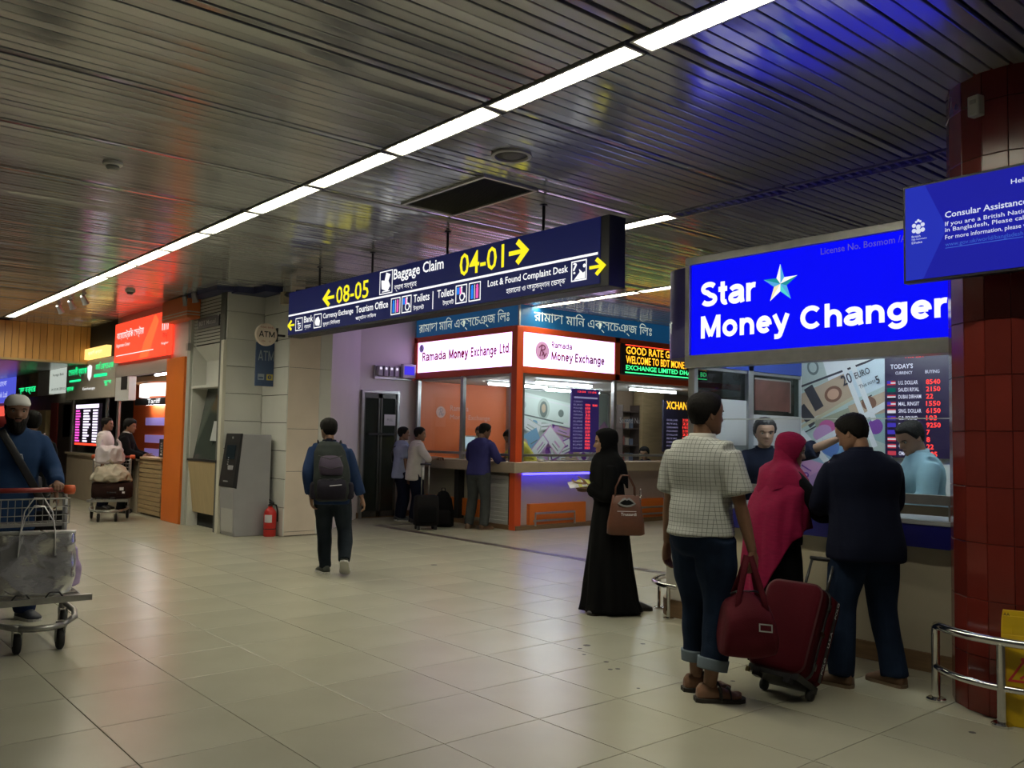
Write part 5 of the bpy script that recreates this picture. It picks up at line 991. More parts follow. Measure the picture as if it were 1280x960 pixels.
def skin(t): return mat('skin_%d' % t, [(.30, .165, .105), (.22, .115, .07), (.36, .21, .14)][t], .5, noise=.07, nscale=30, spec=.4)
M_hair = mat('black_hair', (.006, .005, .0045), .75, spec=.2, bump=.5, bscale=90, stretch=(1, 1, .3)); M_eye = mat('eye_white', (.30, .27, .24), .4); M_iris = mat('iris', (.02, .012, .008), .2); M_lip = mat('lips', (.25, .10, .08), .5)
def head_parts(s, root, sk, hair='short', beard=None, stub=False):
    V = HV.reshape(-1, 3); parts = [(s.hd(V), gridfaces()+[tuple(range(HA.shape[1]))[::-1], tuple((HA.shape[0]-1)*HA.shape[1]+j for j in range(HA.shape[1]))])]
    for sg in (-1, 1):                                            # ears
        E = []; 
        for a, rx, rz in ((-.035, .02, .05), (-.02, .06, .10), (.0, .072, .115), (.018, .066, .105), (.02, .045, .075)):
            E.append([(sg*(.318+a+.018*math.sin(q)*0+.03*(-math.cos(q) if True else 0)*-.4), -.055+rx*math.cos(q)*-1, .445+rz*math.sin(q)) for q in np.linspace(0, 2*PI, 12, endpoint=False)])
        m = MB(); m.loft([[tuple(x) for x in s.hd(r)] for r in E]); parts.append((np.array(m.v), m.f))
    for sg in (-1, 1):
        m = MB(); m.lathe([(.001, -1), (.6, -.8), (1, 0), (.8, .6), (.45, .89)], (0, 0, 0), 12, ax='y'); W_ = np.array(m.v)*.048+np.array([sg*.148, .318, .503]); o = objm('eye', s.hd(W_), m.f, M_eye, root)
        m = MB(); m.lathe([(.001, .05), (.45, .045), (.5, -.02)], (0, 0, 0), 12, ax='y'); objm('iris', s.hd(np.array(m.v)*.052+np.array([sg*.148, .362, .503])), m.f, M_iris, o)
        m = MB(); m.tube([(sg*x, y, z) for x, y, z in ((.06, .395, .572), (.13, .40, .592), (.2, .365, .588), (.25, .32, .565))], [(.012, .016), (.015, .02), (.013, .016), (.005, .006)], 6); objm('eyebrow', s.hd(m.v), m.f, M_hair, root)
    m = MB(); m.tube([(x, .418-1.6*x*x, z) for x, z in ((-.095, .205), (-.05, .212), (0, .208), (.05, .212), (.095, .205))], [.006, .018, .022, .018, .006], 6); objm('lips', s.hd(m.v), m.f, M_lip, root)
    if hair == 'short': V, F = shell(HAIR_LO, ONE, .055, 3); objm('hair', s.hd(V), F, M_hair, root)
    if hair == 'full': V, F = shell(([0, 35, 52, 70, 88, 104, 112, 140, 180], [.76, .77, .72, .60, .38, .42, .30, .14, .10]), ONE, .095, 4, .02); objm('hair', s.hd(V), F, M_hair, root)
    if hair == 'side': V, F = shell(([0, 60, 72, 90, 104, 112, 140, 180], [1.3, 1.3, .62, .42, .46, .34, .20, .17]), ([0, 180], [.78, .78]), .03, 3); objm('hair', s.hd(V), F, M_hair, root)
    if beard:
        V, F = shell(([0, 180], [-.3, -.3]), ([0, 14, 22, 45, 70, 92, 100, 180], [.155, .165, .255, .26, .30, .44, -.4, -.4]), .06, 5, .012, .06)
        Q = V.copy(); low = np.clip((.16-Q[:, 2])/.16, 0, 1); Q[:, 2] -= low*beard; Q[:, 1] += low*.05; objm('beard', s.hd(Q), F, M_hair, root)
        V, F = shell(([0, 16, 24, 180], [.232, .228, 1.4, 1.4]), ([0, 180], [.285, .285]), .02, 5, .004, .02); objm('moustache', s.hd(V), F, M_hair, root)
    return parts
def shoe(s, k, root, mu, ms, name='shoe', L=.155, laces=False, boot=1.0):
    f = s.ft[k]; yaw, pit = R(f[3]), R(f[4]); H = s.H; M = rotz(yaw) @ rotx(-pit); ball = np.array([0, .10, 0])
    def X(p): p = np.array(p); q = (p-ball) @ M.T+(rotz(yaw) @ ball); return tuple((q+np.array([f[0], f[1], f[2]]))*H)
    O = [(-.045, .020), (-.03, .026), (0, .0265), (.04, .0285), (.075, .0325), (.098, .030), (.112, .018), (.116, .006)]; c = L/.161
    top = [(-.047, .048), (-.035, .055), (-.01, .058), (.02, .050), (.05, .036), (.08, .026), (.103, .021), (.113, .016)]
    m = MB(); rings = []
    for (y, w), (_, h) in zip(O, top):
        h *= boot; rings.append([X((w*c*x, y*c, .009+(h-.009)*z)) for x, z in ((-1, 0), (-1.0, .35), (-.82, .72), (-.45, .95), (0, 1), (.45, .95), (.82, .72), (1.0, .35), (1, 0))])
    m.loft(rings); o = objm(name, m.v, m.f, mu, root)
    m = MB(); out = [(w*1.08*c, y*c) for y, w in O]+[(-w*1.08*c, y*c) for y, w in O[::-1]]; out = [(0, -.052*c)]+out; m.loft([[X((x, y, z)) for x, y in out] for z in (0, .011)]); objm('sole', m.v, m.f, ms, o, False)
    if laces:
        m = MB()
        for j in range(4): y = .02+.013*j; h = np.interp(y, [t[0] for t in top], [t[1] for t in top])+.002; m.tube([X((-.012*c, y*c, h-.003)), X((0, (y+.003)*c, h)), X((.012*c, y*c, h-.003))], .0022*H, 5)
        objm('laces', m.v, m.f, ms, o)
    return o
def person(label, at, face, H, pose=None, top=None, legs=None, feet=None, sk=0, hair='short', beard=None, vox=.012, hands=((.35, None, None), (.35, None, None)), seed=1, body_legs=True, group=None):
    root = thing('person', label, 'person', (at[0], at[1], at[2] if len(at) > 2 else 0), math.atan2(-face[0], face[1]), group)
    s = Sk(H, **(pose or {})); s.root = root; mb = MB()
    torso(mb, s, -.012, .455, .86)
    neck = [(s.at(.83)[0]), s.neck, s.ho+s.HM @ (np.array([0, -.10, .38])*s.hh)]; limb(mb, s, neck, [(0, .033), (1, .0305), (2, .030)])
    for k in (0, 1):
        limb(mb, s, [s.at(.845)[0], s.sh[k]*.5+s.at(.835)[0]*.5-np.array([0, 0, .006]), s.sh[k]], [(0, .022), (1, .020), (2, .024)]); limb(mb, s, [s.sh[k], s.el[k], s.wr[k]], ARM)
        if body_legs: limb(mb, s, [s.hipj[k], s.kn[k], s.an[k]], LEG)
    bodyp = [remesh(mb, vox*.9, 3)]
    for k in (0, 1):
        hnd = hands[k]
        if hnd is None: continue
        fd = hnd[1] if hnd[1] is not None else s.wr[k]-s.el[k]; pn = hnd[2] if hnd[2] is not None else (1 if k == 0 else -1, 0, 0)
        bodyp.append(hand(s, k, fd, pn, hnd[0], vox=max(.0040, vox*.34)))
    bodyp += head_parts(s, root, skin(sk), hair, beard)
    V, F = joined(bodyp); objm('body', V, F, skin(sk), root)
    if top: shirt(s, root, vox=vox, seed=seed, **top)
    if legs: trousers(s, root, vox=vox, seed=seed+50, **legs)
    if feet:
        for k in (0, 1): shoe(s, k, root, **feet)
    return s, root
def shirt(s, root, m, vox, seed, sleeve=1.0, hem=.455, off=.013, wr=.005, name='shirt', collar=None, flare=0, cuff=None, so=.009):
    mb = MB(); A = [list(r) for r in TORSO]
    rows = [(hem, .099+flare, .076+flare*.8, -.004)]+[r for r in ((.50, .100, .075, -.004), (.56, .094, .070, 0), (.62, .089, .066, .002)) if r[0] > hem+.02]+[tuple(r) for r in A if r[0] >= .67 and r[0] < .85]
    torso(mb, s, off, hem, .848, rows)
    for k in (0, 1):
        limb(mb, s, [s.at(.845)[0], s.sh[k]*.55+s.at(.835)[0]*.45-np.array([0, 0, .004]), s.sh[k]], [(0, .026), (1, .026+so*.35), (2, .029+so*.6)]); limb(mb, s, [s.at(.79)[0]*.5+s.sh[k]*.5, s.sh[k]], [(0, .036), (1, .030+so*.6)])
        if sleeve > 0:
            if sleeve <= 1: e = s.sh[k]*(1-sleeve)+s.el[k]*sleeve; limb(mb, s, [s.sh[k], e], [(0, .029+so*.6), (.3, .030+so), (1, .029+so*1.5)])
            else:
                w = s.el[k]*(2-sleeve)+s.wr[k]*(sleeve-1); limb(mb, s, [s.sh[k], s.el[k], w], [(0, .029+so*.6), (.25, .030+so), (.5, .029+so), (1, .027+so), (1.5, .0245+so), (2, .021+so)])
    V, F = remesh(mb, vox, 6, wr, seed); o = objm(name, V, F, m, root)
    if collar is not None:
        q = MB(); c, M = s.at(.842); n = s.neck; rings = []
        for t, r, zz in ((0, .044, -.012), (.3, .039, -.001), (.5, .039, .008), (.5, .043, .008), (.3, .046, -.004), (0, .054, -.016)):
            cc = c*(1-t*.6)+n*t*.6; rings.append([tuple((cc+M[:, 0]*r*math.cos(q_)+M[:, 1]*(r*1.02*math.sin(q_))+np.array([0, 0, zz-(.012 if math.sin(q_) > .6 else 0)]))*s.H) for q_ in np.linspace(0, 2*PI, 20, endpoint=False)])
        q.loft(rings, False); objm('collar', q.v, q.f, collar, o)
    return o
def trousers(s, root, m, vox, seed, loose=.012, wr=.006, top=.60, hem=.004, flare=.0, name='trousers', cuff=None, belt=None):
    mb = MB(); torso(mb, s, loose*.8, .46, top)
    for k in (0, 1):
        e = s.kn[k]*(hem/.228*.0)+s.an[k]+nrm(s.kn[k]-s.an[k])*hem-nrm(s.kn[k]-s.an[k])*.015
        limb(mb, s, [s.hipj[k]+np.array([0, 0, .01]), s.kn[k], e], [(0, .058+loose), (.3, .054+loose), (.7, .043+loose), (1, .037+loose), (1.4, .037+loose+flare*.4), (2, .030+loose+flare)])
    V, F = remesh(mb, vox, 3, wr, seed, 18); o = objm(name, V, F, m, root)
    if cuff is not None:
        for k in (0, 1):
            u = nrm(s.kn[k]-s.an[k]); a = s.an[k]+u*(hem-.02); q = MB(); limb(q, s, [a, a+u*.036], [(0, .037+loose+flare), (1, .039+loose+flare)], 16); objm('cuff', q.v, q.f, cuff, o)
    if belt is not None:
        q = MB(); q.loft([s.ring(z, (.088+loose+b)*s.fat, (.063+loose+b), 0) for z, b in ((top-.012, 0), (top-.012, .005), (top+.006, .005), (top+.006, 0))]); objm('belt', q.v, q.f, belt, o)
    return o
def cloth(name, c, rough=.9, noise=.10, bump=.2, nscale=9): return mat(name, c, max(rough, .88), noise=noise, nscale=nscale, bump=bump, bscale=220, spec=.10)
# ---------------------------------------------------------------- people: the crowd
M_jean = cloth('blue_denim', (.010, .019, .042), .88, .45, .3, 5); M_dkjean = cloth('dark_denim', (.018, .024, .032), .85, .45, .3, 4); M_blk = cloth('black_cloth', (.006, .006, .007), .92, .1, .2)
M_navy = cloth('navy_cloth', (.006, .008, .020), .9); M_brown = mat('brown_leather', (.12, .065, .035), .55, noise=.15); M_soled = mat('dark_sole', (.03, .025, .02), .8); M_solew = mat('pale_sole', (.5, .5, .47), .7)
def check_cloth():
    m = cloth('checked_cloth', (.47, .485, .46), .85, .05, .2); nt = m.node_tree; L = nt.links.new; b = nt.nodes['Principled BSDF']
    tc = nt.nodes.new('ShaderNodeTexCoord'); sp = nt.nodes.new('ShaderNodeSeparateXYZ'); L(tc.outputs['Object'], sp.inputs[0]); sn = nt.nodes.new('ShaderNodeSeparateXYZ'); L(tc.outputs['Normal'], sn.inputs[0])
    def mth(op, a, b_=None, v=None):
        n = nt.nodes.new('ShaderNodeMath'); n.operation = op; L(a, n.inputs[0])
        if b_ is not None: L(b_, n.inputs[1])
        if v is not None: n.inputs[1].default_value = v
        return n.outputs[0]
    sel = mth('GREATER_THAN', mth('ABSOLUTE', sn.outputs[0]), mth('ABSOLUTE', sn.outputs[1]))
    mx = nt.nodes.new('ShaderNodeMix'); L(sel, mx.inputs[0]); L(sp.outputs[0], mx.inputs[2]); L(sp.outputs[1], mx.inputs[3])
    def line(v, p, w): return mth('LESS_THAN', mth('ABSOLUTE', mth('SUBTRACT', mth('FRACT', mth('MULTIPLY', v, v=1/p)), v=.5)), v=w)
    ln = mth('MAXIMUM', line(mx.outputs[0], .024, .055), line(sp.outputs[2], .024, .055)); old = b.inputs['Base Color'].links[0].from_socket
    mc = nt.nodes.new('ShaderNodeMix'); mc.data_type = 'RGBA'; L(ln, mc.inputs[0]); L(old, mc.inputs[6]); mc.inputs[7].default_value = (.17, .18, .17, 1); L(mc.outputs[2], b.inputs['Base Color']); return m
# --- man in the checked shirt, red holdall in his right hand
RT = (.762, -.647)
s_chk, p_chk = person('man in white checked shirt and blue jeans carrying a red holdall', (4.27, 3.27), (.93, .02), 1.79, dict(lean=1, tw=4, hy=-22, hp=2, rh=(.17, .045, .47), lh=(-.165, .03, .475), lf=(-.05, .045, 0, -36, 0), rf=(.05, -.02, 0, -40, 0)),
    dict(m=check_cloth(), sleeve=.80, hem=.525, off=.017, wr=.0085, collar=mat('pale_collar', (.46, .46, .42), .8), so=.016), dict(m=M_jean, loose=.013, hem=.075, wr=.0075, cuff=cloth('pale_denim', (.15, .19, .23))), None, 1, 'short', vox=.0105, hands=((.4, None, None), (1.0, (0, .05, -1), (-1, .1, 0))), seed=3)
for k in (0, 1):   # bare feet in strapped sandals
    f = s_chk.ft[k]; H = s_chk.H; M = rotz(R(f[3]))
    def X(p): q = M @ np.array(p)+np.array(f[:3]); return tuple(q*H)
    q = MB(); q.loft([[X((w*x, y, .012+h*z)) for x, z in ((-1, 0), (-.95, .5), (-.5, .95), (0, 1), (.5, .95), (.95, .5), (1, 0))] for y, w, h in ((-.042, .016, .03), (-.03, .021, .045), (0, .022, .05), (.03, .024, .036), (.06, .028, .024), (.08, .029, .017), (.092, .026, .012))])
    for j in range(5): x = (-.024+.012*j)*(1 if k == 0 else -1)*-1; L_ = (.030, .027, .024, .021, .017)[j]; q.tube([X((x, .082, .020)), X((x, .082+L_*.6, .021)), X((x, .082+L_, .017))], [.0068*H, .0066*H, .004*H] if j == 0 else [.0052*H, .005*H, .003*H], 7)
    V, F = remesh(q, .005, 2); objm('foot', V, F, skin(1), p_chk)
    sn = bpy.data.objects.new('sandal', None); COL.objects.link(sn); sn.parent = p_chk; sn.location = X((0, .03, 0)); ORG[sn.name] = Vector((0, 0, 0)); so = np.array(X((0, .03, 0)))
    q = MB(); O = [(-.048, .018), (-.03, .028), (.02, .028), (.06, .034), (.09, .034), (.11, .022), (.116, .008)]; q.loft([[tuple(np.array(X((x, y, z)))-so) for x, y in [(w, y) for y, w in O]+[(-w, y) for y, w in O[::-1]]] for z in (0, .013)]); objm('sole', q.v, q.f, M_soled, sn, False)
    for y0, y1, h in ((.02, .03, .056), (.062, .062, .038)):
        q = MB(); q.tube([tuple(np.array(X((x, y0+(y1-y0)*(x/.03), z)))-so) for x, z in ((-.031, .008), (-.027, h*.7), (-.012, h*.98), (0, h), (.012, h*.98), (.027, h*.7), (.031, .008))], [(.002*H, .011*H)]*7, 8, up=(0, 0, 1)); objm('strap', q.v, q.f, mat('dark_strap', (.02, .018, .018), .6), sn)
    q = MB(); c = np.array(X((.018*(1 if k else -1), .024, .052)))-so; q.lathe([(.001, .006), (.008, .005), (.009, -.004)], tuple(c), 10); objm('buckle', q.v, q.f, M_chrome, sn)
# --- woman in black abaya
def gown(s, root, m, prof, name='gown', folds=9, amp=.1, seed=1, cx=0, cy=0, rot=0):
    """prof: (z, half width, half depth, y offset, x offset) in body heights, folds deepen to the hem"""
    A = np.array(prof); zs = np.linspace(A[0, 0], A[-1, 0], 40); n = 96; th = np.linspace(0, 2*PI, n, endpoint=False); r = np.random.RandomState(seed); ph = r.rand(4)*6; rings = []
    for z in zs:
        hw, hd, yo, xo = [np.interp(z, A[:, 0], A[:, k]) for k in (1, 2, 3, 4)]; w = np.clip((A[:, 0].max()-z)/(np.ptp(A[:, 0])), 0, 1)**1.3*amp
        g = 1+w*(np.sin(folds*th+ph[0]+1.2*np.sin(z*7+ph[1]))*.55+np.sin((folds*1.0+5)*th+ph[2]-z*5)*.3+.25*np.sin(3*th+ph[3]))
        rings.append([((xo+hw*g[i]*math.cos(th[i]))*s.H, (yo+hd*g[i]*math.sin(th[i]))*s.H, z*s.H) for i in range(n)])
    q = MB(); q.loft(rings); return objm(name, q.v, q.f, m, root)
def hijab(s, root, m, drape=.07, seed=2, back=.3):
    """scarf: close round the face, falling over neck and shoulders"""
    lo = np.interp(AZD, [0, 30, 52, 66, 72, 180], [.80, .79, .66, .30, -.35, -.35]); lo2 = np.where((AZD < 44) & (HZ < .06), -1, lo); d = HZ-lo
    V, F = shell(([0, 30, 52, 66, 74, 180], [.80, .78, .66, .30, -.3, -.3]), ONE, .085, seed, .006, .06); parts = [(s.hd(V), F)]
    c, M = s.at(.80); rings = []; n = 40; th = np.linspace(0, 2*PI, n, endpoint=False); top = s.ho+s.HM @ (np.array([0, -.06, .30])*s.hh)
    for t, hw, hd, z, yo in ((0, .046, .056, .02, 0), (.15, .048, .056, -.005, 0), (.35, .050, .056, -.025, .0), (.55, .062, .062, -.04, 0), (.8, .098, .078, -.06, 0), (1, .128, .092, -.085, 0), (1, .138, .102, -.14, 0), (1, .140, .104, -.14-drape, 0)):
        cc = top*(1-t)+np.array([c[0], c[1], top[2]])*t; k = 1+.05*t*np.sin(7*th+2)
        rings.append([tuple((cc+M[:, 0]*hw*k[i]*math.cos(th[i])+M[:, 1]*(hd*k[i]*math.sin(th[i])+yo)+np.array([0, 0, z-(.02*t)*math.sin(th[i]*3)]))*s.H) for i in range(n)])
    q = MB(); q.loft(rings, False); parts.append((np.array(q.v), q.f)); V, F = joined(parts); return objm('headscarf', V, F, m, root)
M_aba = cloth('abaya_black', (.0045, .0045, .005), .9, .1, .15)
s_ab, p_ab = person('woman in long black abaya and headscarf with a brown handbag', (5.66, 5.32), (-.74, .67), 1.585, dict(lean=2, hy=0, hp=4, lh=(-.05, .125, .685), rh=(.02, .115, .665), le=(-.5, -.7, -.9), re=(.5, -.7, -.9), lf=(-.05, .02, 0, 30, 0), rf=(.06, -.14, 0, -170, 0), rk=(.1, .3, 0)),
    dict(m=M_aba, sleeve=1.9, hem=.60, off=.016, wr=.004, name='bodice', so=.016), None, dict(mu=M_black, ms=M_soled), 0, None, vox=.0115, hands=((.3, (.25, 1, .1), (.7, 0, .7)), (.45, (-.25, 1, .05), (-.8, 0, .5))), body_legs=True)
gown(s_ab, p_ab, M_aba, [(.012, .150, .165, -.02, .0), (.06, .142, .150, -.012, 0), (.25, .122, .125, .0, 0), (.45, .114, .105, 0, 0), (.55, .106, .092, 0, 0), (.66, .100, .080, 0, 0), (.72, .098, .072, 0, 0)], folds=8, amp=.13)
hijab(s_ab, p_ab, M_aba)
# --- woman in magenta scarf at the blue counter
M_mag = mat('magenta_scarf', (.23, .006, .045), .85, noise=.14, nscale=18, bump=.35, bscale=120, stretch=(1, 1, 6), spec=.2)
s_pk, p_pk = person('woman in magenta headscarf and long black skirt at the blue counter', (5.27, 3.40), (.90, -.42), 1.57, dict(lean=8, hy=-22, hp=12, lh=(-.10, .235, .655), rh=(.06, .235, .645), le=(-.7, -.6, -.6), re=(.8, -.5, -.6)),
    dict(m=M_blk, sleeve=1.9, hem=.52, off=.018, wr=.004, name='blouse', so=.014), None, dict(mu=M_black, ms=M_soled), 1, None, vox=.0115, hands=((.3, (.2, 1, .0), (0, 0, -1)), (.35, (-.3, 1, .0), (0, 0, -1))), body_legs=False)
gown(s_pk, p_pk, M_blk, [(.03, .112, .120, -.01, 0), (.25, .108, .110, .0, 0), (.45, .108, .10, 0, 0), (.56, .10, .085, 0, 0)], name='skirt', folds=7, amp=.10, seed=5)
hijab(s_pk, p_pk, M_mag, .02)
def shawl(s, root, m):
    """long scarf hanging open over shoulders and back, lower on the figure's left rear"""
    n, k = 56, 34; th = np.linspace(R(20), R(340), n)+R(90); rings = []; c, M = s.at(.80)
    for i in range(k):
        t = i/(k-1); row = []
        for a in th:
            bx = math.cos(a); by = math.sin(a); back = .5-.5*by; left = .5-.5*bx; L = .22+.33*back**3.2+.02*(1-left); z = .83-L*t
            hw = np.interp(t, [0, .12, .3, 1], [.06, .120, .150, .158]); hd = np.interp(t, [0, .12, .3, 1], [.055, .085, .112, .125]); g = 1+.07*t*math.sin(9*a+3*math.sin(t*3))+.03*t*math.sin(17*a)
            cc, MM = s.at(min(max(z, .45), .85)); row.append(tuple(np.array([cc[0]+MM[0, 0]*hw*g*bx+MM[0, 1]*hd*g*by, cc[1]+MM[1, 0]*hw*g*bx+MM[1, 1]*hd*g*by-.012*t, z+(cc[2]-min(max(z, .45), .85)) if z > .45 else z-.0])*s.H))
        rings.append(row)
    V = [p for r in rings for p in r]; F = [(i*n+j, i*n+j+1, (i+1)*n+j+1, (i+1)*n+j) for i in range(k-1) for j in range(n-1)]
    o = objm('shawl', V, F, m, root); md = o.modifiers.new('thickness', 'SOLIDIFY'); md.thickness = .006; return o
shawl(s_pk, p_pk, M_mag)
# --- man in navy shirt leaning over the counter
s_nv, p_nv = person('man in dark navy shirt and jeans bent over the blue counter', (5.31, 2.80), (.50, .87), 1.71, dict(lean=7, tw=-8, hy=34, hp=24, lh=(-.04, .22, .64), rh=(.10, .20, .62), le=(-.7, -.6, -.7), re=(.7, -.6, -.7), lf=(-.10, .0, 0, 34, 0), rf=(.10, -.02, 0, 20, 0), fat=1.10, shw=1.05),
    dict(m=M_navy, sleeve=2.0, hem=.45, off=.024, wr=.009, collar=M_navy, so=.017), dict(m=M_jean, loose=.016, wr=.011), dict(mu=M_brown, ms=mat('tan_sole', (.16, .11, .07), .8), laces=True), 0, 'short', vox=.0105, hands=((.4, (.2, 1, 0), (0, 0, -1)), (.4, (-.2, 1, 0), (0, 0, -1))), seed=9)
# --- clerks of the blue booth
M_pol = cloth('navy_polo', (.010, .013, .028), .8)
s_c1, p_c1 = person('grey haired clerk in dark polo behind the glass with one arm stretched out', (6.62, 4.40), (-.86, -.5), 1.70, dict(lean=4, hy=14, hp=3, lh=(-.42, .20, .93), le=(-.3, -.3, -1), rh=(.135, .275, .632), re=(.8, -.5, -.5)),
    dict(m=M_pol, sleeve=1.0, hem=.46, off=.016, wr=.004, collar=M_pol, so=.014), dict(m=M_dkjean), dict(mu=M_black, ms=M_soled), 2, None, vox=.0115, hands=((.45, (-.95, .1, .35), (0, .3, -1)), (.5, (0, 1, -.15), (0, 0, -1))), seed=12)
M_grey = mat('greying_hair', (.035, .032, .032), .5, noise=.3, nscale=60, bump=.5, bscale=90)
V, F = shell(HAIR_LO, ONE, .085, 3, .02); objm('hair', s_c1.hd(V), F, M_grey, p_c1)
s_c2, p_c2 = person('clerk in light blue shirt looking down behind the glass', (6.68, 3.02), (-.72, .69), 1.70, dict(lean=10, hy=14, hp=26, lh=(-.12, .22, .62), rh=(.12, .22, .62)),
    dict(m=cloth('light_blue_cloth', (.26, .42, .50), .8), sleeve=1.95, hem=.46, off=.018, wr=.010, collar=mat('light_blue_collar', (.28, .44, .52), .8), so=.015), dict(m=M_dkjean), dict(mu=M_black, ms=M_soled), 0, 'short', vox=.0115, hands=((.4, None, None), (.4, None, None)), seed=15)
# --- walking man with backpack
s_bp, p_bp = person('walking man seen from behind with a dark grey backpack', (4.70, 8.36), (.50, .86), 1.69, dict(lean=4, hy=22, hp=2, lh=(-.165, -.03, .49), rh=(.150, .05, .475), lf=(-.07, .10, 0, 22, 0), rf=(.05, -.13, .015, -4, 38), lk=(-.1, 1, 0), rk=(.1, 1, 0), hip=(-.035, .01, -.012), side=-7),
    dict(m=cloth('blue_shirt', (.016, .032, .085), .85), sleeve=1.85, hem=.455, off=.014, wr=.005, collar=M_navy, so=.013), dict(m=M_dkjean, loose=.010, wr=.006), dict(mu=mat('grey_trainer', (.05, .055, .045), .7), ms=M_solew, laces=True), 0, 'short', vox=.012, hands=((.4, None, None), (.4, None, None)), seed=21)
# --- man in the white cap pushing the near trolley
M_kur = cloth('blue_tunic', (.022, .050, .125), .85, .12)
s_tr, p_tr = person('bearded man in blue tunic and white cap pushing the near trolley', (1.52, 7.86), (.02, -1), 1.77, dict(lean=3, hy=-4, hp=6, lh=(-.13, .215, .605), rh=(.15, .215, .605), le=(-.45, -.8, -.6), re=(.45, -.8, -.6), lf=(-.07, .02, 0, 16, 0), rf=(.06, -.06, 0, -6, 0)),
    dict(m=M_kur, sleeve=1.95, hem=.30, off=.016, wr=.009, name='tunic', so=.013, flare=.022, collar=M_kur), dict(m=cloth('navy_trousers', (.012, .022, .06)), loose=.018), dict(mu=mat('navy_shoe', (.01, .013, .025), .6), ms=M_solew), 1, 'side', .22, vox=.012, hands=((.95, (.1, 1, -.1), (0, 0, -1)), (.95, (-.1, 1, -.1), (0, 0, -1))), seed=30)
V, F = shell(([0, 90, 180], [.70, .62, .56]), ONE, .05, 2, 0, .05); V[:, 2] = np.where(V[:, 2] > 1.0, 1.0+(V[:, 2]-1.0)*.35, V[:, 2]); objm('white_cap', s_tr.hd(V), F, cloth('cap_white', (.78, .78, .76), .85, .03, .1), p_tr)
q = MB(); q.tube([tuple((s_tr.at(.70)[0]+np.array(p))*s_tr.H) for p in ((-.012, .094, .03), (.018, .092, .032))], .003, 6); q.tube([tuple((s_tr.at(.70)[0]+np.array(p))*s_tr.H) for p in ((-.012, .094, .03), (-.018, .096, .005))], .003, 6); objm('pocket_pen', q.v, q.f, M_signw, p_tr)
# --- figure with black pack half hidden behind him
s_h, p_h = person('person in dark clothes with black pack half hidden behind the man in white cap', (2.12, 10.15), (.3, .95), 1.68, dict(hy=20), dict(m=M_blk, sleeve=1.9, hem=.46, off=.016), dict(m=M_dkjean), dict(mu=M_black, ms=M_soled), 1, 'short', vox=.016, seed=41)
# --- customers at the corner booth
s_w, p_w = person('man in white shirt resting his arms on the orange booth counter', (8.60, 12.66), (.93, -.36), 1.64, dict(lean=5, hy=-10, hp=6, lh=(-.02, .20, .68), rh=(.10, .21, .68), le=(-.8, -.4, -.5), re=(.8, -.5, -.5)), dict(m=cloth('white_cloth', (.58, .55, .52), .85), sleeve=1.2, hem=.44, off=.024, wr=.006, collar=mat('white_collar', (.55, .53, .5), .8), so=.018), dict(m=M_navy, loose=.016), dict(mu=M_black, ms=M_soled), 1, 'short', vox=.0145, hands=((.5, (.3, 1, 0), (0, 0, -1)), (.5, (-.3, 1, 0), (0, 0, -1))), seed=51, )
s_lb, p_lb = person('man in pale blue shirt standing just behind the man in white shirt', (8.55, 13.02), (.93, -.30), 1.64, dict(hy=-5, hp=4), dict(m=cloth('pale_blue_cloth', (.28, .32, .48), .85), sleeve=.8, hem=.45, off=.022, wr=.005, so=.016), dict(m=M_navy, loose=.014), dict(mu=mat('grey_shoe', (.08, .085, .09), .6), ms=M_solew), 1, 'short', vox=.0145, seed=55)
s_v, p_v = person('man in deep violet blue shirt and grey trousers leaning on the orange booth counter', (8.90, 11.28), (.93, .28), 1.73, dict(lean=12, hy=-24, hp=14, lh=(-.15, .24, .635), rh=(.14, .20, .63), le=(-.6, -.7, -.6), re=(.6, -.7, -.6), lf=(-.085, -.02, 0, 12, 0), rf=(.085, -.02, 0, -14, 0)), dict(m=cloth('violet_blue_cloth', (.035, .035, .14), .85), sleeve=2.0, hem=.50, off=.018, wr=.005, so=.015), dict(m=cloth('grey_trouser', (.05, .055, .055), .85, .2), loose=.014), dict(mu=M_brown, ms=mat('tan_sole', (.16, .11, .07), .8)), 1, 'short', vox=.0135, hands=((.4, (.3, 1, 0), (0, 0, -1)), (.4, (-.3, 1, 0), (0, 0, -1))), seed=61)
s_y, p_y = person('clerk in yellow polo bent forward behind the orange booth counter', (10.12, 11.50), (-.85, .52), 1.76, dict(lean=42, hy=0, hp=26, lh=(-.12, .33, .60), rh=(.10, .34, .60), hip=(0, -.05, 0)), dict(m=cloth('yellow_cloth', (.62, .56, .10), .8), sleeve=.85, hem=.47, off=.018, wr=.005, so=.015), dict(m=M_navy), dict(mu=M_black, ms=M_soled), 0, 'short', vox=.0145, hands=((.5, None, None), (.5, None, None)), seed=65)
s_d, p_d = person('clerk in dark shirt beside the pale screen inside the orange booth', (10.45, 13.22), (-.65, -.75), 1.70, dict(lean=8, hp=16, lh=(-.1, .2, .60), rh=(.1, .2, .60)), dict(m=M_navy, sleeve=1.0, hem=.46, off=.016), dict(m=M_navy), dict(mu=M_black, ms=M_soled), 0, 'short', vox=.0155, seed=70)
s_s, p_s = person('clerk leaning on the counter behind the window under the led sign', (13.55, 11.75, -.32), (-.9, -.42), 1.68, dict(lean=12, hp=10, lh=(-.1, .25, .62), rh=(.1, .25, .62)), dict(m=M_navy, sleeve=1.9, hem=.46, off=.016), dict(m=M_navy), None, 0, 'full', vox=.0165, seed=75)
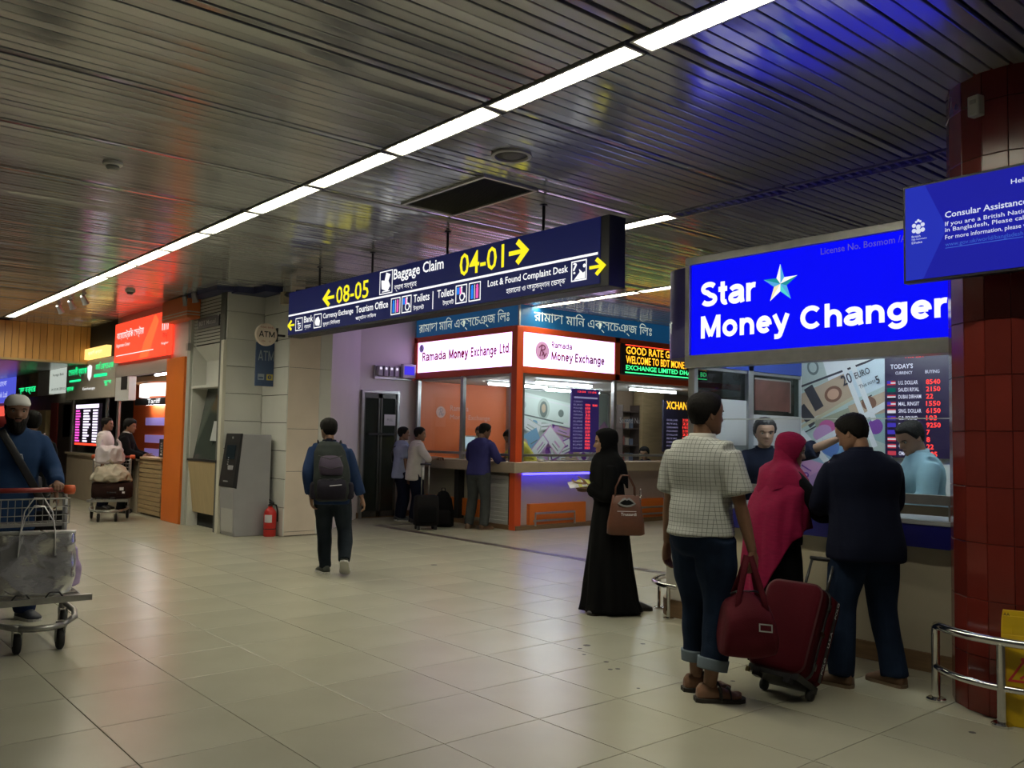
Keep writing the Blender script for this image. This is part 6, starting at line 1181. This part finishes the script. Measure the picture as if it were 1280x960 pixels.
# --- two men at the slatted counter
s_t1, p_t1 = person('man in black suit at the slatted counter beside the lilac striped wall', (5.02, 16.75), (.80, -.50), 1.70, dict(lean=6, hy=-6, hp=10, rh=(.12, .22, .60), lh=(-.1, .22, .60)), dict(m=M_blk, sleeve=2.0, hem=.44, off=.018, wr=.004, name='jacket', collar=mat('white_collar', (.55, .53, .5), .8), so=.016), dict(m=M_blk, loose=.014), dict(mu=M_black, ms=M_soled), 0, 'full', vox=.0155, seed=80)
s_t2, p_t2 = person('man in white shirt standing behind the man in black suit', (4.92, 17.6), (.75, -.5), 1.72, dict(hp=4), dict(m=cloth('white_cloth', (.58, .55, .52), .85), sleeve=1.0, hem=.46, off=.018, so=.014), dict(m=M_navy), dict(mu=M_black, ms=M_soled), 1, 'short', vox=.0165, seed=85)
# ---------------------------------------------------------------- carried bags, luggage, trolleys
def worn(name, label, cat, s, group=None):
    r = s.root; t = thing(name, label, cat, r.location, r.rotation_euler.z, group, local=True); ORG[t.name] = Vector((0, 0, 0)); return t
def superring(cx, cy, z, hw, hd, e=3.0, n=28): return [(cx+hw*np.sign(math.cos(t))*abs(math.cos(t))**(2/e), cy+hd*np.sign(math.sin(t))*abs(math.sin(t))**(2/e), z) for t in np.linspace(0, 2*PI, n, endpoint=False)]
def softbox(mb, rows, e=3.0, n=28): return mb.loft([superring(cx, cy, z, hw, hd, e, n) for cx, cy, z, hw, hd in rows])
# shoulder bag of the man in the white cap
t = worn('shoulder_bag', 'small black bag slung across the blue tunic of the man in white cap', 'bag', s_tr); P = []
for u in np.linspace(0, 1, 13):
    z = .838-.37*u; cc, M = s_tr.at(max(z, .45)); P.append(tuple((np.array([cc[0], cc[1], z])+M[:, 0]*(.072-.205*u)+M[:, 1]*(.052+.055*math.sin(PI*min(1, .15+u*.75))))*s_tr.H))
q = MB(); q.tube(P, [(.030, .004)]*13, 8, up=(0, 1, 0)); objm('strap', q.v, q.f, M_black, t)
a = P[-1]; q = MB(); softbox(q, [(a[0]-.02, a[1]-.0, a[2]-.20+dz, w, d) for dz, w, d in ((0, .10, .03), (.01, .12, .045), (.10, .125, .055), (.20, .12, .045), (.215, .10, .03))]); objm('pouch', q.v, q.f, M_blk, t)
# sling bag strap
t = worn('sling_bag', 'thin black sling bag across the back of the man in pale blue shirt', 'bag', s_lb)
q = MB(); q.tube([tuple((s_lb.at(z)[0]+s_lb.at(z)[1] @ np.array(p))*s_lb.H) for z, p in ((.82, (.06, -.03, 0)), (.78, (.03, -.10, 0)), (.70, (-.03, -.105, 0)), (.62, (-.09, -.08, 0)), (.58, (-.130, -.01, 0)))], [(.018, .004)]*5, 8, up=(0, 1, 0)); objm('strap', q.v, q.f, M_black, t)
q = MB(); c = s_lb.at(.57)[0]*s_lb.H; softbox(q, [(c[0]-.21, c[1]+.03, c[2]-.12+dz, w, .10) for dz, w in ((0, .03), (.08, .045), (.15, .03))]); objm('pouch', q.v, q.f, M_blk, t)
# backpack of the walking man
def backpack(s, label, body, dark, accent, detail=True):
    t = worn('backpack', label, 'backpack', s); H = s.H; c = s.at(.66)[0]; yb = c[1]-.068
    def BK(z, hw, d, y=0): cc = s.at(z)[0]; return (0*H+cc[0]*H, (cc[1]-.070-d-y)*H, z*H, hw*H, d*H)
    q = MB(); softbox(q, [BK(*r) for r in ((.470, .075, .045), (.48, .100, .062), (.53, .112, .075), (.62, .112, .075), (.70, .106, .070), (.77, .094, .060), (.815, .072, .048), (.835, .045, .03))], 2.7); V, F = remesh(q, .012, 2, .007, 17, 18); o = objm('main_body', V, F, body, t)
    q = MB(); softbox(q, [BK(z, w, d, .075) for z, w, d in ((.482, .070, .045), (.495, .086, .058), (.56, .090, .060), (.60, .084, .054), (.612, .068, .04))], 2.8); objm('lower_pocket', q.v, q.f, dark, t)
    q = MB(); softbox(q, [BK(z, w, d, .070) for z, w, d in ((.625, .055, .03), (.635, .074, .045), (.69, .076, .046), (.74, .060, .038), (.76, .04, .022))], 2.7); objm('upper_pocket', q.v, q.f, mat('pack_violet', (.045, .032, .06), .8), t)
    for sg in (-1, 1):
        q = MB(); softbox(q, [(s.at(z)[0][0]*H+sg*.108*H, (s.at(z)[0][1]-.135)*H, z*H, w*H, .05*H) for z, w in ((.485, .016), (.50, .026), (.57, .024), (.585, .016))], 2.4); objm('side_pocket', q.v, q.f, dark, t)
        p = [s.at(.80)[0]+np.array([sg*.055, -.085, 0]), s.at(.835)[0]+np.array([sg*.066, -.055, .006]), s.at(.84)[0]+np.array([sg*.070, 0, .004]), s.at(.80)[0]+np.array([sg*.080, .078, 0]), s.at(.72)[0]+np.array([sg*.092, .092, 0]), s.at(.63)[0]+np.array([sg*.105, .062, 0]), s.at(.57)[0]+np.array([sg*.108, -.06, 0])]
        q = MB(); q.tube([tuple(x*H) for x in p], [(.032, .008)]*7, 8, up=(0, -1, 0) if False else (1, 0, 0)); objm('strap', q.v, q.f, dark, t)
    q = MB(); z = .835; cc = s.at(.83)[0]; q.tube([((cc[0]-.022)*H, (cc[1]-.11)*H, .828*H), ((cc[0]-.015)*H, (cc[1]-.11)*H, .853*H), ((cc[0]+.015)*H, (cc[1]-.11)*H, .853*H), ((cc[0]+.022)*H, (cc[1]-.11)*H, .828*H)], .008, 6); objm('top_loop', q.v, q.f, dark, t)
    if detail:
        cc = s.at(.575)[0]; q = MB(); q.obox(((cc[0]+.025)*H, (cc[1]-.070-.075-.118)*H, .575*H), (.06, -.004, .006), (0, .004, 0), (0, 0, .004)); objm('pale_mark', q.v, q.f, M_signw, t, False)
        for z in (.60, .67, .73):
            q = MB(); cc, _ = s.at(z); q.tube([(x*H+cc[0]*H, (cc[1]-.070-.15-(.012 if z > .61 else .022)+.9*x*x*2)*H, z*H+.3*abs(x)*H) for x in (-.07, -.035, 0, .035, .07)], .004, 5); objm('zip', q.v, q.f, accent, t)
    return t
M_pk = cloth('pack_grey', (.030, .036, .034), .8, .2); M_pkd = cloth('pack_dark', (.018, .016, .024), .8, .15)
backpack(s_bp, 'large dark grey and violet backpack worn by the walking man', M_pk, M_pkd, M_black)
backpack(s_h, 'black backpack glimpsed behind the man in white cap', M_blk, M_black, M_black, False)
VR = math.atan2(-.647, .762)
# brown handbag of the woman in abaya
t = thing('handbag', 'brown leather handbag with a white lip shaped cutout hanging from her arm', 'handbag', (5.58, 5.07, .69), VR)
q = MB(); softbox(q, [(0.01, 0, z, w, d) for z, w, d in ((0, .135, .05), (.012, .158, .066), (.10, .155, .066), (.22, .132, .05), (.325, .118, .028), (.335, .112, .020))], 4.0); M_hb = mat('chestnut_leather', (.115, .040, .020), .45, noise=.12, nscale=10, bump=.15)
objm('body', q.v, q.f, M_hb, t)
q = MB(); L_ = [(-.062, .265), (-.035, .300), (-.015, .315), (0, .305), (.015, .315), (.035, .300), (.062, .265), (.03, .242), (0, .236), (-.03, .242)]
q.prism([(x*1.25, z) for x, z in L_], (0.01, -.056, 0), X_, Z_, (0, .03, 0)); o = objm('lip_frame', q.v, q.f, mat('pale_metal', (.62, .60, .58), .25, metal=.6), t, False)
q = MB(); q.prism([(x*.78*1.25, .275+(z-.275)*.58) for x, z in L_], (0.01, -.0575, 0), X_, Z_, (0, .03, 0)); objm('lip_opening', q.v, q.f, M_blk, o, False)
q = MB(); text(q, 'Trussardi', (-.04, -.0655, .165), X_, Z_, .13, .026, .01); rect(q, (-.07, -.0605, .20), X_, Z_, .16, .004); flatbuild(q, 'bag_lettering', M_signw, t)
for dy in (-.02, .03):
    q = MB(); q.tube([(-.085, dy, .32), (-.08, dy, .40), (-.03, dy, .50), (.03, dy, .50), (.08, dy, .40), (.085, dy, .32)], .007, 8); objm('handle', q.v, q.f, M_hb, t)
q = MB()
for k in range(7): q.lathe([(.008, 0), (.011, .004), (.008, .008)], (.128, -.02, .28+.017*k), 8)
objm('chain', q.v, q.f, M_chrome, t)
t = thing('folded_papers', 'yellow and white folded papers in the hands of the woman in abaya', 'papers', (5.40, 5.46, 1.10), VR)
q = MB(); q.obox((.09, 0, .012), (.085, .01, .006), (-.01, .045, .028), (0, 0, .002)); objm('yellow_slip', q.v, q.f, mat('yellow_paper', (.55, .55, .12), .7), t, False); q = MB(); q.obox((.0, -.01, .0), (.075, .0, .012), (-.01, .04, .024), (0, 0, .002)); objm('white_slip', q.v, q.f, mat('paper_white', (.62, .6, .62), .8), t, False)
# red holdall
M_hold = mat('wine_red_fabric', (.070, .005, .011), .75, spec=.15, noise=.10, nscale=7, bump=.2, bscale=150); M_case = mat('suitcase_red', (.055, .0015, .006), .8, spec=.12, noise=.1, nscale=9, bump=.2, bscale=180)
hx, hy_ = s_chk.wr[1][:2]*s_chk.H; a = p_chk.rotation_euler.z; wx, wy = p_chk.location.x+hx*math.cos(a)-hy_*math.sin(a), p_chk.location.y+hx*math.sin(a)+hy_*math.cos(a)
t = thing('red_holdall', 'wine red holdall hanging from the hand of the man in checked shirt', 'bag', (wx-.035, wy+.005, .28), VR); holdall = t
q = MB(); rows = []
sgp = lambda v, e: math.copysign(abs(v)**e, v)
for x, h, d in ((-.165, .20, .06), (-.16, .27, .11), (-.145, .31, .135), (-.06, .365, .142), (.04, .365, .142), (.135, .30, .135), (.155, .25, .11), (.16, .18, .06)):
    rows.append([(x+.035*(z_ := h*(.5+.5*sgp(math.sin(q_), .62)))/.36*(-1 if x > 0 else .6), d*sgp(math.cos(q_), .7)*(1.0-.62*max(0, math.sin(q_))**1.5), (.36-h)*.15+z_) for q_ in np.linspace(0, 2*PI, 32, endpoint=False)])
q.loft(rows); V, F = remesh(q, .009, 3, .007, 77, 20); objm('body', V, F, M_hold, t)
for dy in (-.055, .055):
    q = MB(); q.tube([(-.085, dy*1.6, .24), (-.07, dy*1.2, .34), (-.035, dy*.5, .46), (-.008, dy*.22, .565), (.012, dy*.22, .565), (.04, dy*.5, .46), (.07, dy*1.2, .34), (.085, dy*1.6, .24)], [(.005, .017)]*8, 8, up=(1, 0, 0)); objm('handle', q.v, q.f, M_hold, t)
q = MB(); q.tube([(-.10, 0, .352), (-.06, 0, .366), (.04, 0, .366), (.09, 0, .352)], .006, 6); objm('zip', q.v, q.f, M_black, t)
q = MB(); P = [(x, y) for x, y in ((-.034, -.018), (.034, -.018), (.034, .018), (-.034, .018))]; V, F = stroke(P, .007, True); q.flat(V, F, (.06, -.142, .19), Vector((1, 0, -.08)), Vector((.05, .25, 1))); flatbuild(q, 'label_frame', mat('pale_metal', (.62, .60, .58), .25, metal=.6), t)
# red suitcase, tilted on its wheels
sc = thing('red_suitcase', 'large red fabric suitcase tilted on its wheels behind the man in navy shirt', 'suitcase', (4.70, 2.97, 0), 0, local=True); sc.rotation_euler = (0, 0, R(2))
TM = Matrix.Translation((0, 0, .035)) @ Matrix.Rotation(R(29), 4, 'Y')
def case(rows_x, hw, z0, z1, r, mb):
    """rounded slab: corner radius r in the front outline, through depth rows"""
    rings = []
    for x, ins in rows_x:
        ring = []
        for (cy, cz, a0) in ((hw-r, z1-r, 0), (-hw+r, z1-r, 90), (-hw+r, z0+r, 180), (hw-r, z0+r, 270)):
            for k in range(6): a = R(a0+18*k); ring.append((x, cy+(r-ins)*math.cos(a), cz+(r-ins)*math.sin(a)))
        rings.append(ring)
    mb.loft(rings); return mb
def sobj(mb, name, m, parent=sc, smooth=True): mb.xf(TM); return objm(name, mb.v, mb.f, m, parent, smooth)
sobj(case([(-.215, .045), (-.212, .02), (-.195, .004), (-.11, 0)], .185, .05, .60, .07, MB()), 'front_shell', M_case); sobj(case([(-.095, 0), (.03, 0), (.045, .02)], .185, .05, .60, .06, MB()), 'rear_shell', M_case)
sobj(case([(-.112, -.004), (-.093, -.004)], .185, .05, .60, .06, MB()), 'piping', M_black)
sobj(case([(-.20, -.003), (-.192, -.003)], .183, .052, .598, .07, MB()), 'front_piping', mat('dark_red_trim', (.05, .004, .006), .7))
for z in (.50, .14):
    q = MB(); q.box(-.115, -.085, -.195, -.186, z-.02, z+.02); sobj(q, 'buckle', M_black)
q = MB(); q.box(-.02, .01, -.1885, -.186, .08, .57); st_ = sobj(q, 'side_strap', M_black, smooth=False)
q = MB(); 
for w, z in (('POLO', .47), ('U.S.A', .29), ('POLO', .13)): text(q, w, (.006, -.1895, z), Z_, -X_, .10, .022, .01)
q.xf(TM); flatbuild(q, 'strap_lettering', M_signw, st_)
q = MB(); q.box(-.13, -.075, -.19, -.1855, .32, .345); sobj(q, 'zip_pull', M_chrome, smooth=False)
q = MB(); q.tube([(-.02, -.06, .598), (-.02, -.05, .618), (-.02, .05, .618), (-.02, .06, .598)], .009, 8); sobj(q, 'top_handle', M_black)
for y in (-.075, .075):
    q = MB(); q.tube([(.03, y, .58), (.03, y, .845)], .009, 8); sobj(q, 'pull_rod', mat('dark_rod', (.06, .06, .06), .35, metal=.6))
q = MB(); q.tube([(.03, -.085, .85), (.03, .085, .85)], [(.017, .013)]*2, 10); sobj(q, 'pull_grip', M_black)
q = MB(); q.box(-.20, .05, -.16, .16, .02, .06); q.box(-.21, -.16, -.12, -.08, -.005, .04); q.box(-.21, -.16, .08, .12, -.005, .04); sobj(q, 'base_guard', M_black, smooth=False)
for y in (-.15, .15):
    q = MB(); q.lathe([(.012, -.018), (.033, -.014), (.035, 0), (.033, .014), (.012, .018)], (.0, y, .0), 16, ax='y'); sobj(q, 'wheel', M_rubber)
q = MB(); q.box(-.235, -.22, -.012+.14, .012+.14, .0, .03); V, F = stroke(arc(0, 0, .008, .012, 0, 180, 6), .003); sobj(q, 'padlock', mat('brass', (.30, .22, .07), .35, metal=.8), smooth=False)
# black luggage by the orange booth
ls = thing('black_suitcase', 'black upright cabin suitcase with raised handle by the orange booth', 'suitcase', (8.12, 11.62, 0), VR+R(20), local=True)
q = MB(); softbox(q, [(0, 0, z, w, d) for z, w, d in ((.06, .16, .10), (.075, .19, .125), (.30, .20, .13), (.52, .185, .12), (.545, .15, .09))], 4.5); objm('body', q.v, q.f, cloth('case_black', (.012, .011, .012), .75), ls)
q = MB(); softbox(q, [(-.01, -.125, z, w, d) for z, w, d in ((.11, .12, .02), (.13, .15, .04), (.34, .15, .04), (.37, .12, .02))], 4); objm('front_pocket', q.v, q.f, M_blk, ls)
for x in (-.06, .06):
    q = MB(); q.tube([(x, .09, .52), (x, .09, 1.02)], .009, 8); objm('pull_rod', q.v, q.f, M_steel, ls)
    q = MB(); q.lathe([(.015, -.02), (.04, -.016), (.04, .016), (.015, .02)], (x*2.3, .08, .04), 14, ax='x'); objm('wheel', q.v, q.f, M_rubber, ls)
    q = MB(); q.box(x*2.3-.02, x*2.3+.02, -.10, -.05, 0, .07); objm('foot', q.v, q.f, M_black, ls, False)
q = MB(); q.tube([(-.085, .09, 1.03), (.085, .09, 1.03)], [(.022, .016)]*2, 10); objm('pull_grip', q.v, q.f, M_black, ls)
t = thing('black_backpack', 'black backpack standing on the floor beside the upright black suitcase', 'backpack', (8.62, 11.85, 0), VR, local=True)
q = MB(); softbox(q, [(0, 0, z, w, d) for z, w, d in ((0, .15, .09), (.02, .18, .12), (.25, .18, .13), (.45, .14, .11), (.56, .08, .06), (.585, .03, .02))], 2.8); objm('body', q.v, q.f, M_blk, t)
q = MB(); softbox(q, [(0, -.12, z, w, d) for z, w, d in ((.04, .11, .03), (.06, .14, .05), (.25, .13, .05), (.28, .1, .03))], 2.8); objm('front_pocket', q.v, q.f, cloth('case_black', (.012, .011, .012), .75), t)
q = MB(); q.tube([(-.03, .0, .57), (-.025, 0, .63), (.025, 0, .63), (.03, 0, .57)], .01, 6); objm('top_loop', q.v, q.f, M_black, t)
# ---- luggage trolleys
def trolley(loc, rz, label, group):
    t = thing('luggage_trolley', label, 'trolley', (*loc, 0), rz, group, local=True); N = lambda q, n, m, p=t, sm=True: objm(n, q.v, q.f, m, p, sm)
    q = MB(); q.tube([(-.29, -.36, 1.03), (.29, -.36, 1.03)], .019, 12); h = N(q, 'push_handle', mat('handle_red', (.26, .030, .025), .4))
    for sg in (-1, 1):
        q = MB(); q.lathe([(.018, -.055), (.034, -.05), (.037, -.02), (.037, .02), (.022, .03)], (sg*.30, -.36, 1.03), 14, ax='x'); N(q, 'end_cap', mat('cap_orange', (.62, .10, .02), .45), h)
        q = MB(); q.tube([(sg*.285, -.36, 1.03), (sg*.285, -.34, .90), (sg*.285, -.30, .30), (sg*.285, -.22, .22)], .018, 10); N(q, 'upright', M_steel)
        q = MB(); q.tube([(sg*.27, -.30, .345), (sg*.27, .40, .325), (sg*.27, .47, .335)], .016, 8); N(q, 'deck_rail', M_steel)
        q = MB(); q.tube([(sg*.285, -.28, .20), (sg*.285, .10, .19), (sg*.25, .28, .18), (sg*.13, .47, .17)], .02, 10); N(q, 'base_tube', M_steel)
        # casters: fork and wheel
        for (x, y, r) in ((sg*.13, .42, .068), (sg*.275, -.20, .075)):
            q = MB(); q.lathe([(.03, .19 if y > 0 else .21), (.03, .165), (.02, .16)], (x, y, 0), 12)
            for s2 in (-1, 1): q.prism([(-.035, .165), (.03, .165), (.012, r-.015), (-.015, r-.015)], (x+s2*.027-.003, y, 0), Y_, Z_, (.006, 0, 0))
            fk = N(q, 'caster_fork', M_steel, sm=False)
            q = MB(); q.lathe([(.012, -.02), (r*.85, -.02), (r, -.012), (r, .012), (r*.85, .02), (.012, .02)], (x, y, r), 18, ax='x'); N(q, 'wheel', M_rubber, fk)
    q = MB(); q.tube([(-.13, .47, .17), (-.05, .515, .17), (.05, .515, .17), (.13, .47, .17)], .02, 10); N(q, 'front_bumper', M_steel)
    q = MB(); q.box(-.305, .305, .455, .50, .325, .365); o = N(q, 'deck_front_bar', M_steel, sm=False)
    for x in (-.07, .13):
        q = MB(); q.tube([(x-.055, .48, .36), (x-.03, .48, .395), (x+.03, .48, .395), (x+.055, .48, .36)], .006, 6); N(q, 'stop_loop', M_black, o)
    for y in (-.22, -.08, .06, .20, .34):
        q = MB(); q.box(-.27, .27, y-.03, y+.03, .33, .345); N(q, 'deck_slat', M_steel, sm=False)
    q = MB()
    for z in (.80, .86, .92, .98): q.tube([(-.27, -.34, z), (-.27, -.12, z), (.27, -.12, z), (.27, -.34, z)], .0035 if z < .97 else .006, 6)
    for k in range(13): x = -.27+.045*k; q.tube([(x, -.34, .80), (x, -.12, .80), (x, -.12, .98)], .003, 5)
    q.box(-.275, .275, -.345, -.325, .76, .80); o = N(q, 'wire_basket', M_steel, sm=False); o['kind'] = 'stuff'
    return t
tr1 = trolley((1.50, 7.04), math.atan2(.03, -1), 'grey luggage trolley with a red handle pushed by the man in white cap', 'luggage trolleys')
tr2 = dup(tr1, (4.46, 15.55, 0), math.atan2(.35, -1), 'far luggage trolley piled with bags near the slatted counter')
tr3 = dup(tr1, (2.50, 12.1, 0), math.atan2(-.5, 1), 'luggage trolley half hidden behind the man in white cap')
tb = thing('silver_tote', 'shiny silver tote bag with two handles standing on the near trolley', 'bag', (1.47, 6.70, .365), R(-14), local=True)
M_sil = mat('silver_foil', (.86, .87, .88), .18, metal=.8, noise=.05, nscale=5, bump=.5, bscale=16)
q = MB(); q.loft([superring(0, 0, z, w, d, 5, 40) for z, w, d in ((0, .218, .075), (.01, .230, .085), (.12, .235, .085), (.25, .235, .072), (.38, .232, .055), (.425, .230, .045))]); V, F = remesh(q, .009, 2, .013, 91, 13, crumple); objm('body', V, F, M_sil, tb)
q = MB(); q.loft([superring(0, 0, z, w, d, 5, 40) for z, w, d in ((.412, .232, .047), (.430, .234, .049))]); objm('rim', q.v, q.f, mat('silver_trim', (.6, .6, .6), .35, metal=.4), tb)
for y, h in ((-.052, .66), (.052, .60)):
    q = MB(); q.tube([(-.11, y*1.3, .27), (-.105, y*1.1, .42), (-.085, y, h-.09), (-.03, y*.8, h), (.03, y*.8, h-.005), (.085, y, h-.10), (.105, y*1.1, .42), (.11, y*1.3, .27)], [(.019, .004)]*8, 8, up=(1, 0, 0)); objm('handle', q.v, q.f, mat('silver_trim', (.6, .6, .6), .35, metal=.4), tb)
t = thing('lilac_bag', 'crumpled violet and white plastic bag behind the silver tote on the trolley', 'bag', (1.73, 6.90, .365), 0, local=True); q = MB(); softbox(q, [(0, 0, z, w, d) for z, w, d in ((0, .07, .06), (.02, .09, .07), (.16, .08, .07), (.28, .05, .04), (.30, .02, .02))], 2.4); V, F = remesh(q, .011, 2, .02, 93, 20); objm('body', V, F, mat('lilac_plastic', (.42, .32, .52), .35, noise=.3, nscale=12), t)
q = MB(); q.tube([(-.03, 0, .28), (-.02, 0, .34), (.02, 0, .34), (.03, 0, .28)], .006, 6); objm('handle', q.v, q.f, mat('lilac_plastic', (.42, .32, .52), .35), t)
a2 = tr2.rotation_euler.z
t = thing('brown_suitcase', 'dark brown suitcase lying at the bottom of the far loaded trolley', 'suitcase', (4.47, 15.45, .366), a2, local=True); q = MB(); softbox(q, [(0, 0, z, w, d) for z, w, d in ((0, .28, .21), (.02, .31, .24), (.13, .315, .24), (.24, .31, .23), (.26, .28, .2))], 4); objm('body', q.v, q.f, cloth('case_brown', (.030, .015, .013), .7), t)
q = MB(); q.obox((-.15, .235, .16), (.03, 0, 0), (0, .006, 0), (0, 0, .025)); q.obox((-.18, .235, .10), (.02, 0, 0), (0, .006, 0), (0, 0, .015)); objm('pale_tags', q.v, q.f, M_signw, t, False); q = MB(); q.tube([(-.06, .235, .10), (-.05, .27, .10), (.05, .27, .10), (.06, .235, .10)], .012, 8); objm('grip', q.v, q.f, M_black, t)
t = thing('cream_sack', 'cream cloth bundle in the middle of the far loaded trolley', 'sack', (4.45, 15.42, .628), a2, local=True); q = MB(); softbox(q, [(.03*math.sin(z*9), 0, z, w, d) for z, w, d in ((0, .27, .2), (.03, .32, .24), (.14, .29, .22), (.24, .20, .16), (.31, .10, .08), (.33, .05, .04))], 2.4); V, F = remesh(q, .012, 2, .030, 95, 15, crumple); objm('body', V, F, cloth('cream_cloth', (.42, .38, .30), .8), t); q = MB(); q.tube([(.0, 0, .3), (.05, .02, .36), (.11, .0, .33)], [.03, .025, .01], 8); objm('knot', q.v, q.f, cloth('cream_cloth', (.42, .38, .30), .8), t)
t = thing('white_plastic_bag', 'white plastic carrier bag on top of the far loaded trolley', 'bag', (4.43, 15.55, .93), a2, local=True); q = MB(); softbox(q, [(0, 0, z, w, d) for z, w, d in ((0, .20, .13), (.03, .24, .16), (.16, .22, .14), (.25, .20, .10), (.29, .18, .06))], 2.6)
q.tube([(-.15, 0, .26), (-.14, 0, .37), (-.10, 0, .40)], [.05, .035, .02], 8); q.tube([(.14, 0, .26), (.15, 0, .36), (.12, 0, .40)], [.06, .04, .02], 8); V, F = remesh(q, .011, 2, .026, 97, 18, crumple); objm('body', V, F, mat('white_plastic', (.52, .47, .50), .4, noise=.1), t)
# ---- small things on the counters
t = thing('paper_sheet', 'white paper sheet on the blue counter before the woman in magenta scarf', 'paper', (6.08, 3.25, 1.0)); q = MB(); q.obox((6.04, 3.22, 1.006), (.10, .03, 0), (-.03, .075, 0), (0, 0, .001)); build(q, 'sheet', mat('paper_white', (.62, .6, .62), .8), t); q = MB()
for k in range(5): q.obox((6.04, 3.22, 1.0075), (.07, .02, 0), (-.001, .002, 0), (0, 0, .0002)); q.v[-8:] = [(x-.028*(k-2)*.4, y+.028*(k-2), z) for x, y, z in q.v[-8:]]
build(q, 'print_lines', mat('grey_print', (.2, .2, .2), .6), t)
t = thing('white_cup', 'small white bowl on the ledge of the corner booth', 'bowl', (9.75, RY-.05, 1.09)); q = MB(); q.lathe([(.03, 0), (.055, .02), (.06, .05), (.052, .05), (.045, .02), (.001, .012)], (9.75, RY-.05, 1.09), 18); build(q, 'bowl', M_signw, t, smooth=40); q = MB(); q.lathe([(.001, 0), (.07, .0), (.085, .008), (.001, .006)], (9.88, RY-.06, 1.09), 18); build(q, 'saucer', mat('saucer', (.4, .38, .38), .3), t)
bpy.data.scenes.remove(TMP)
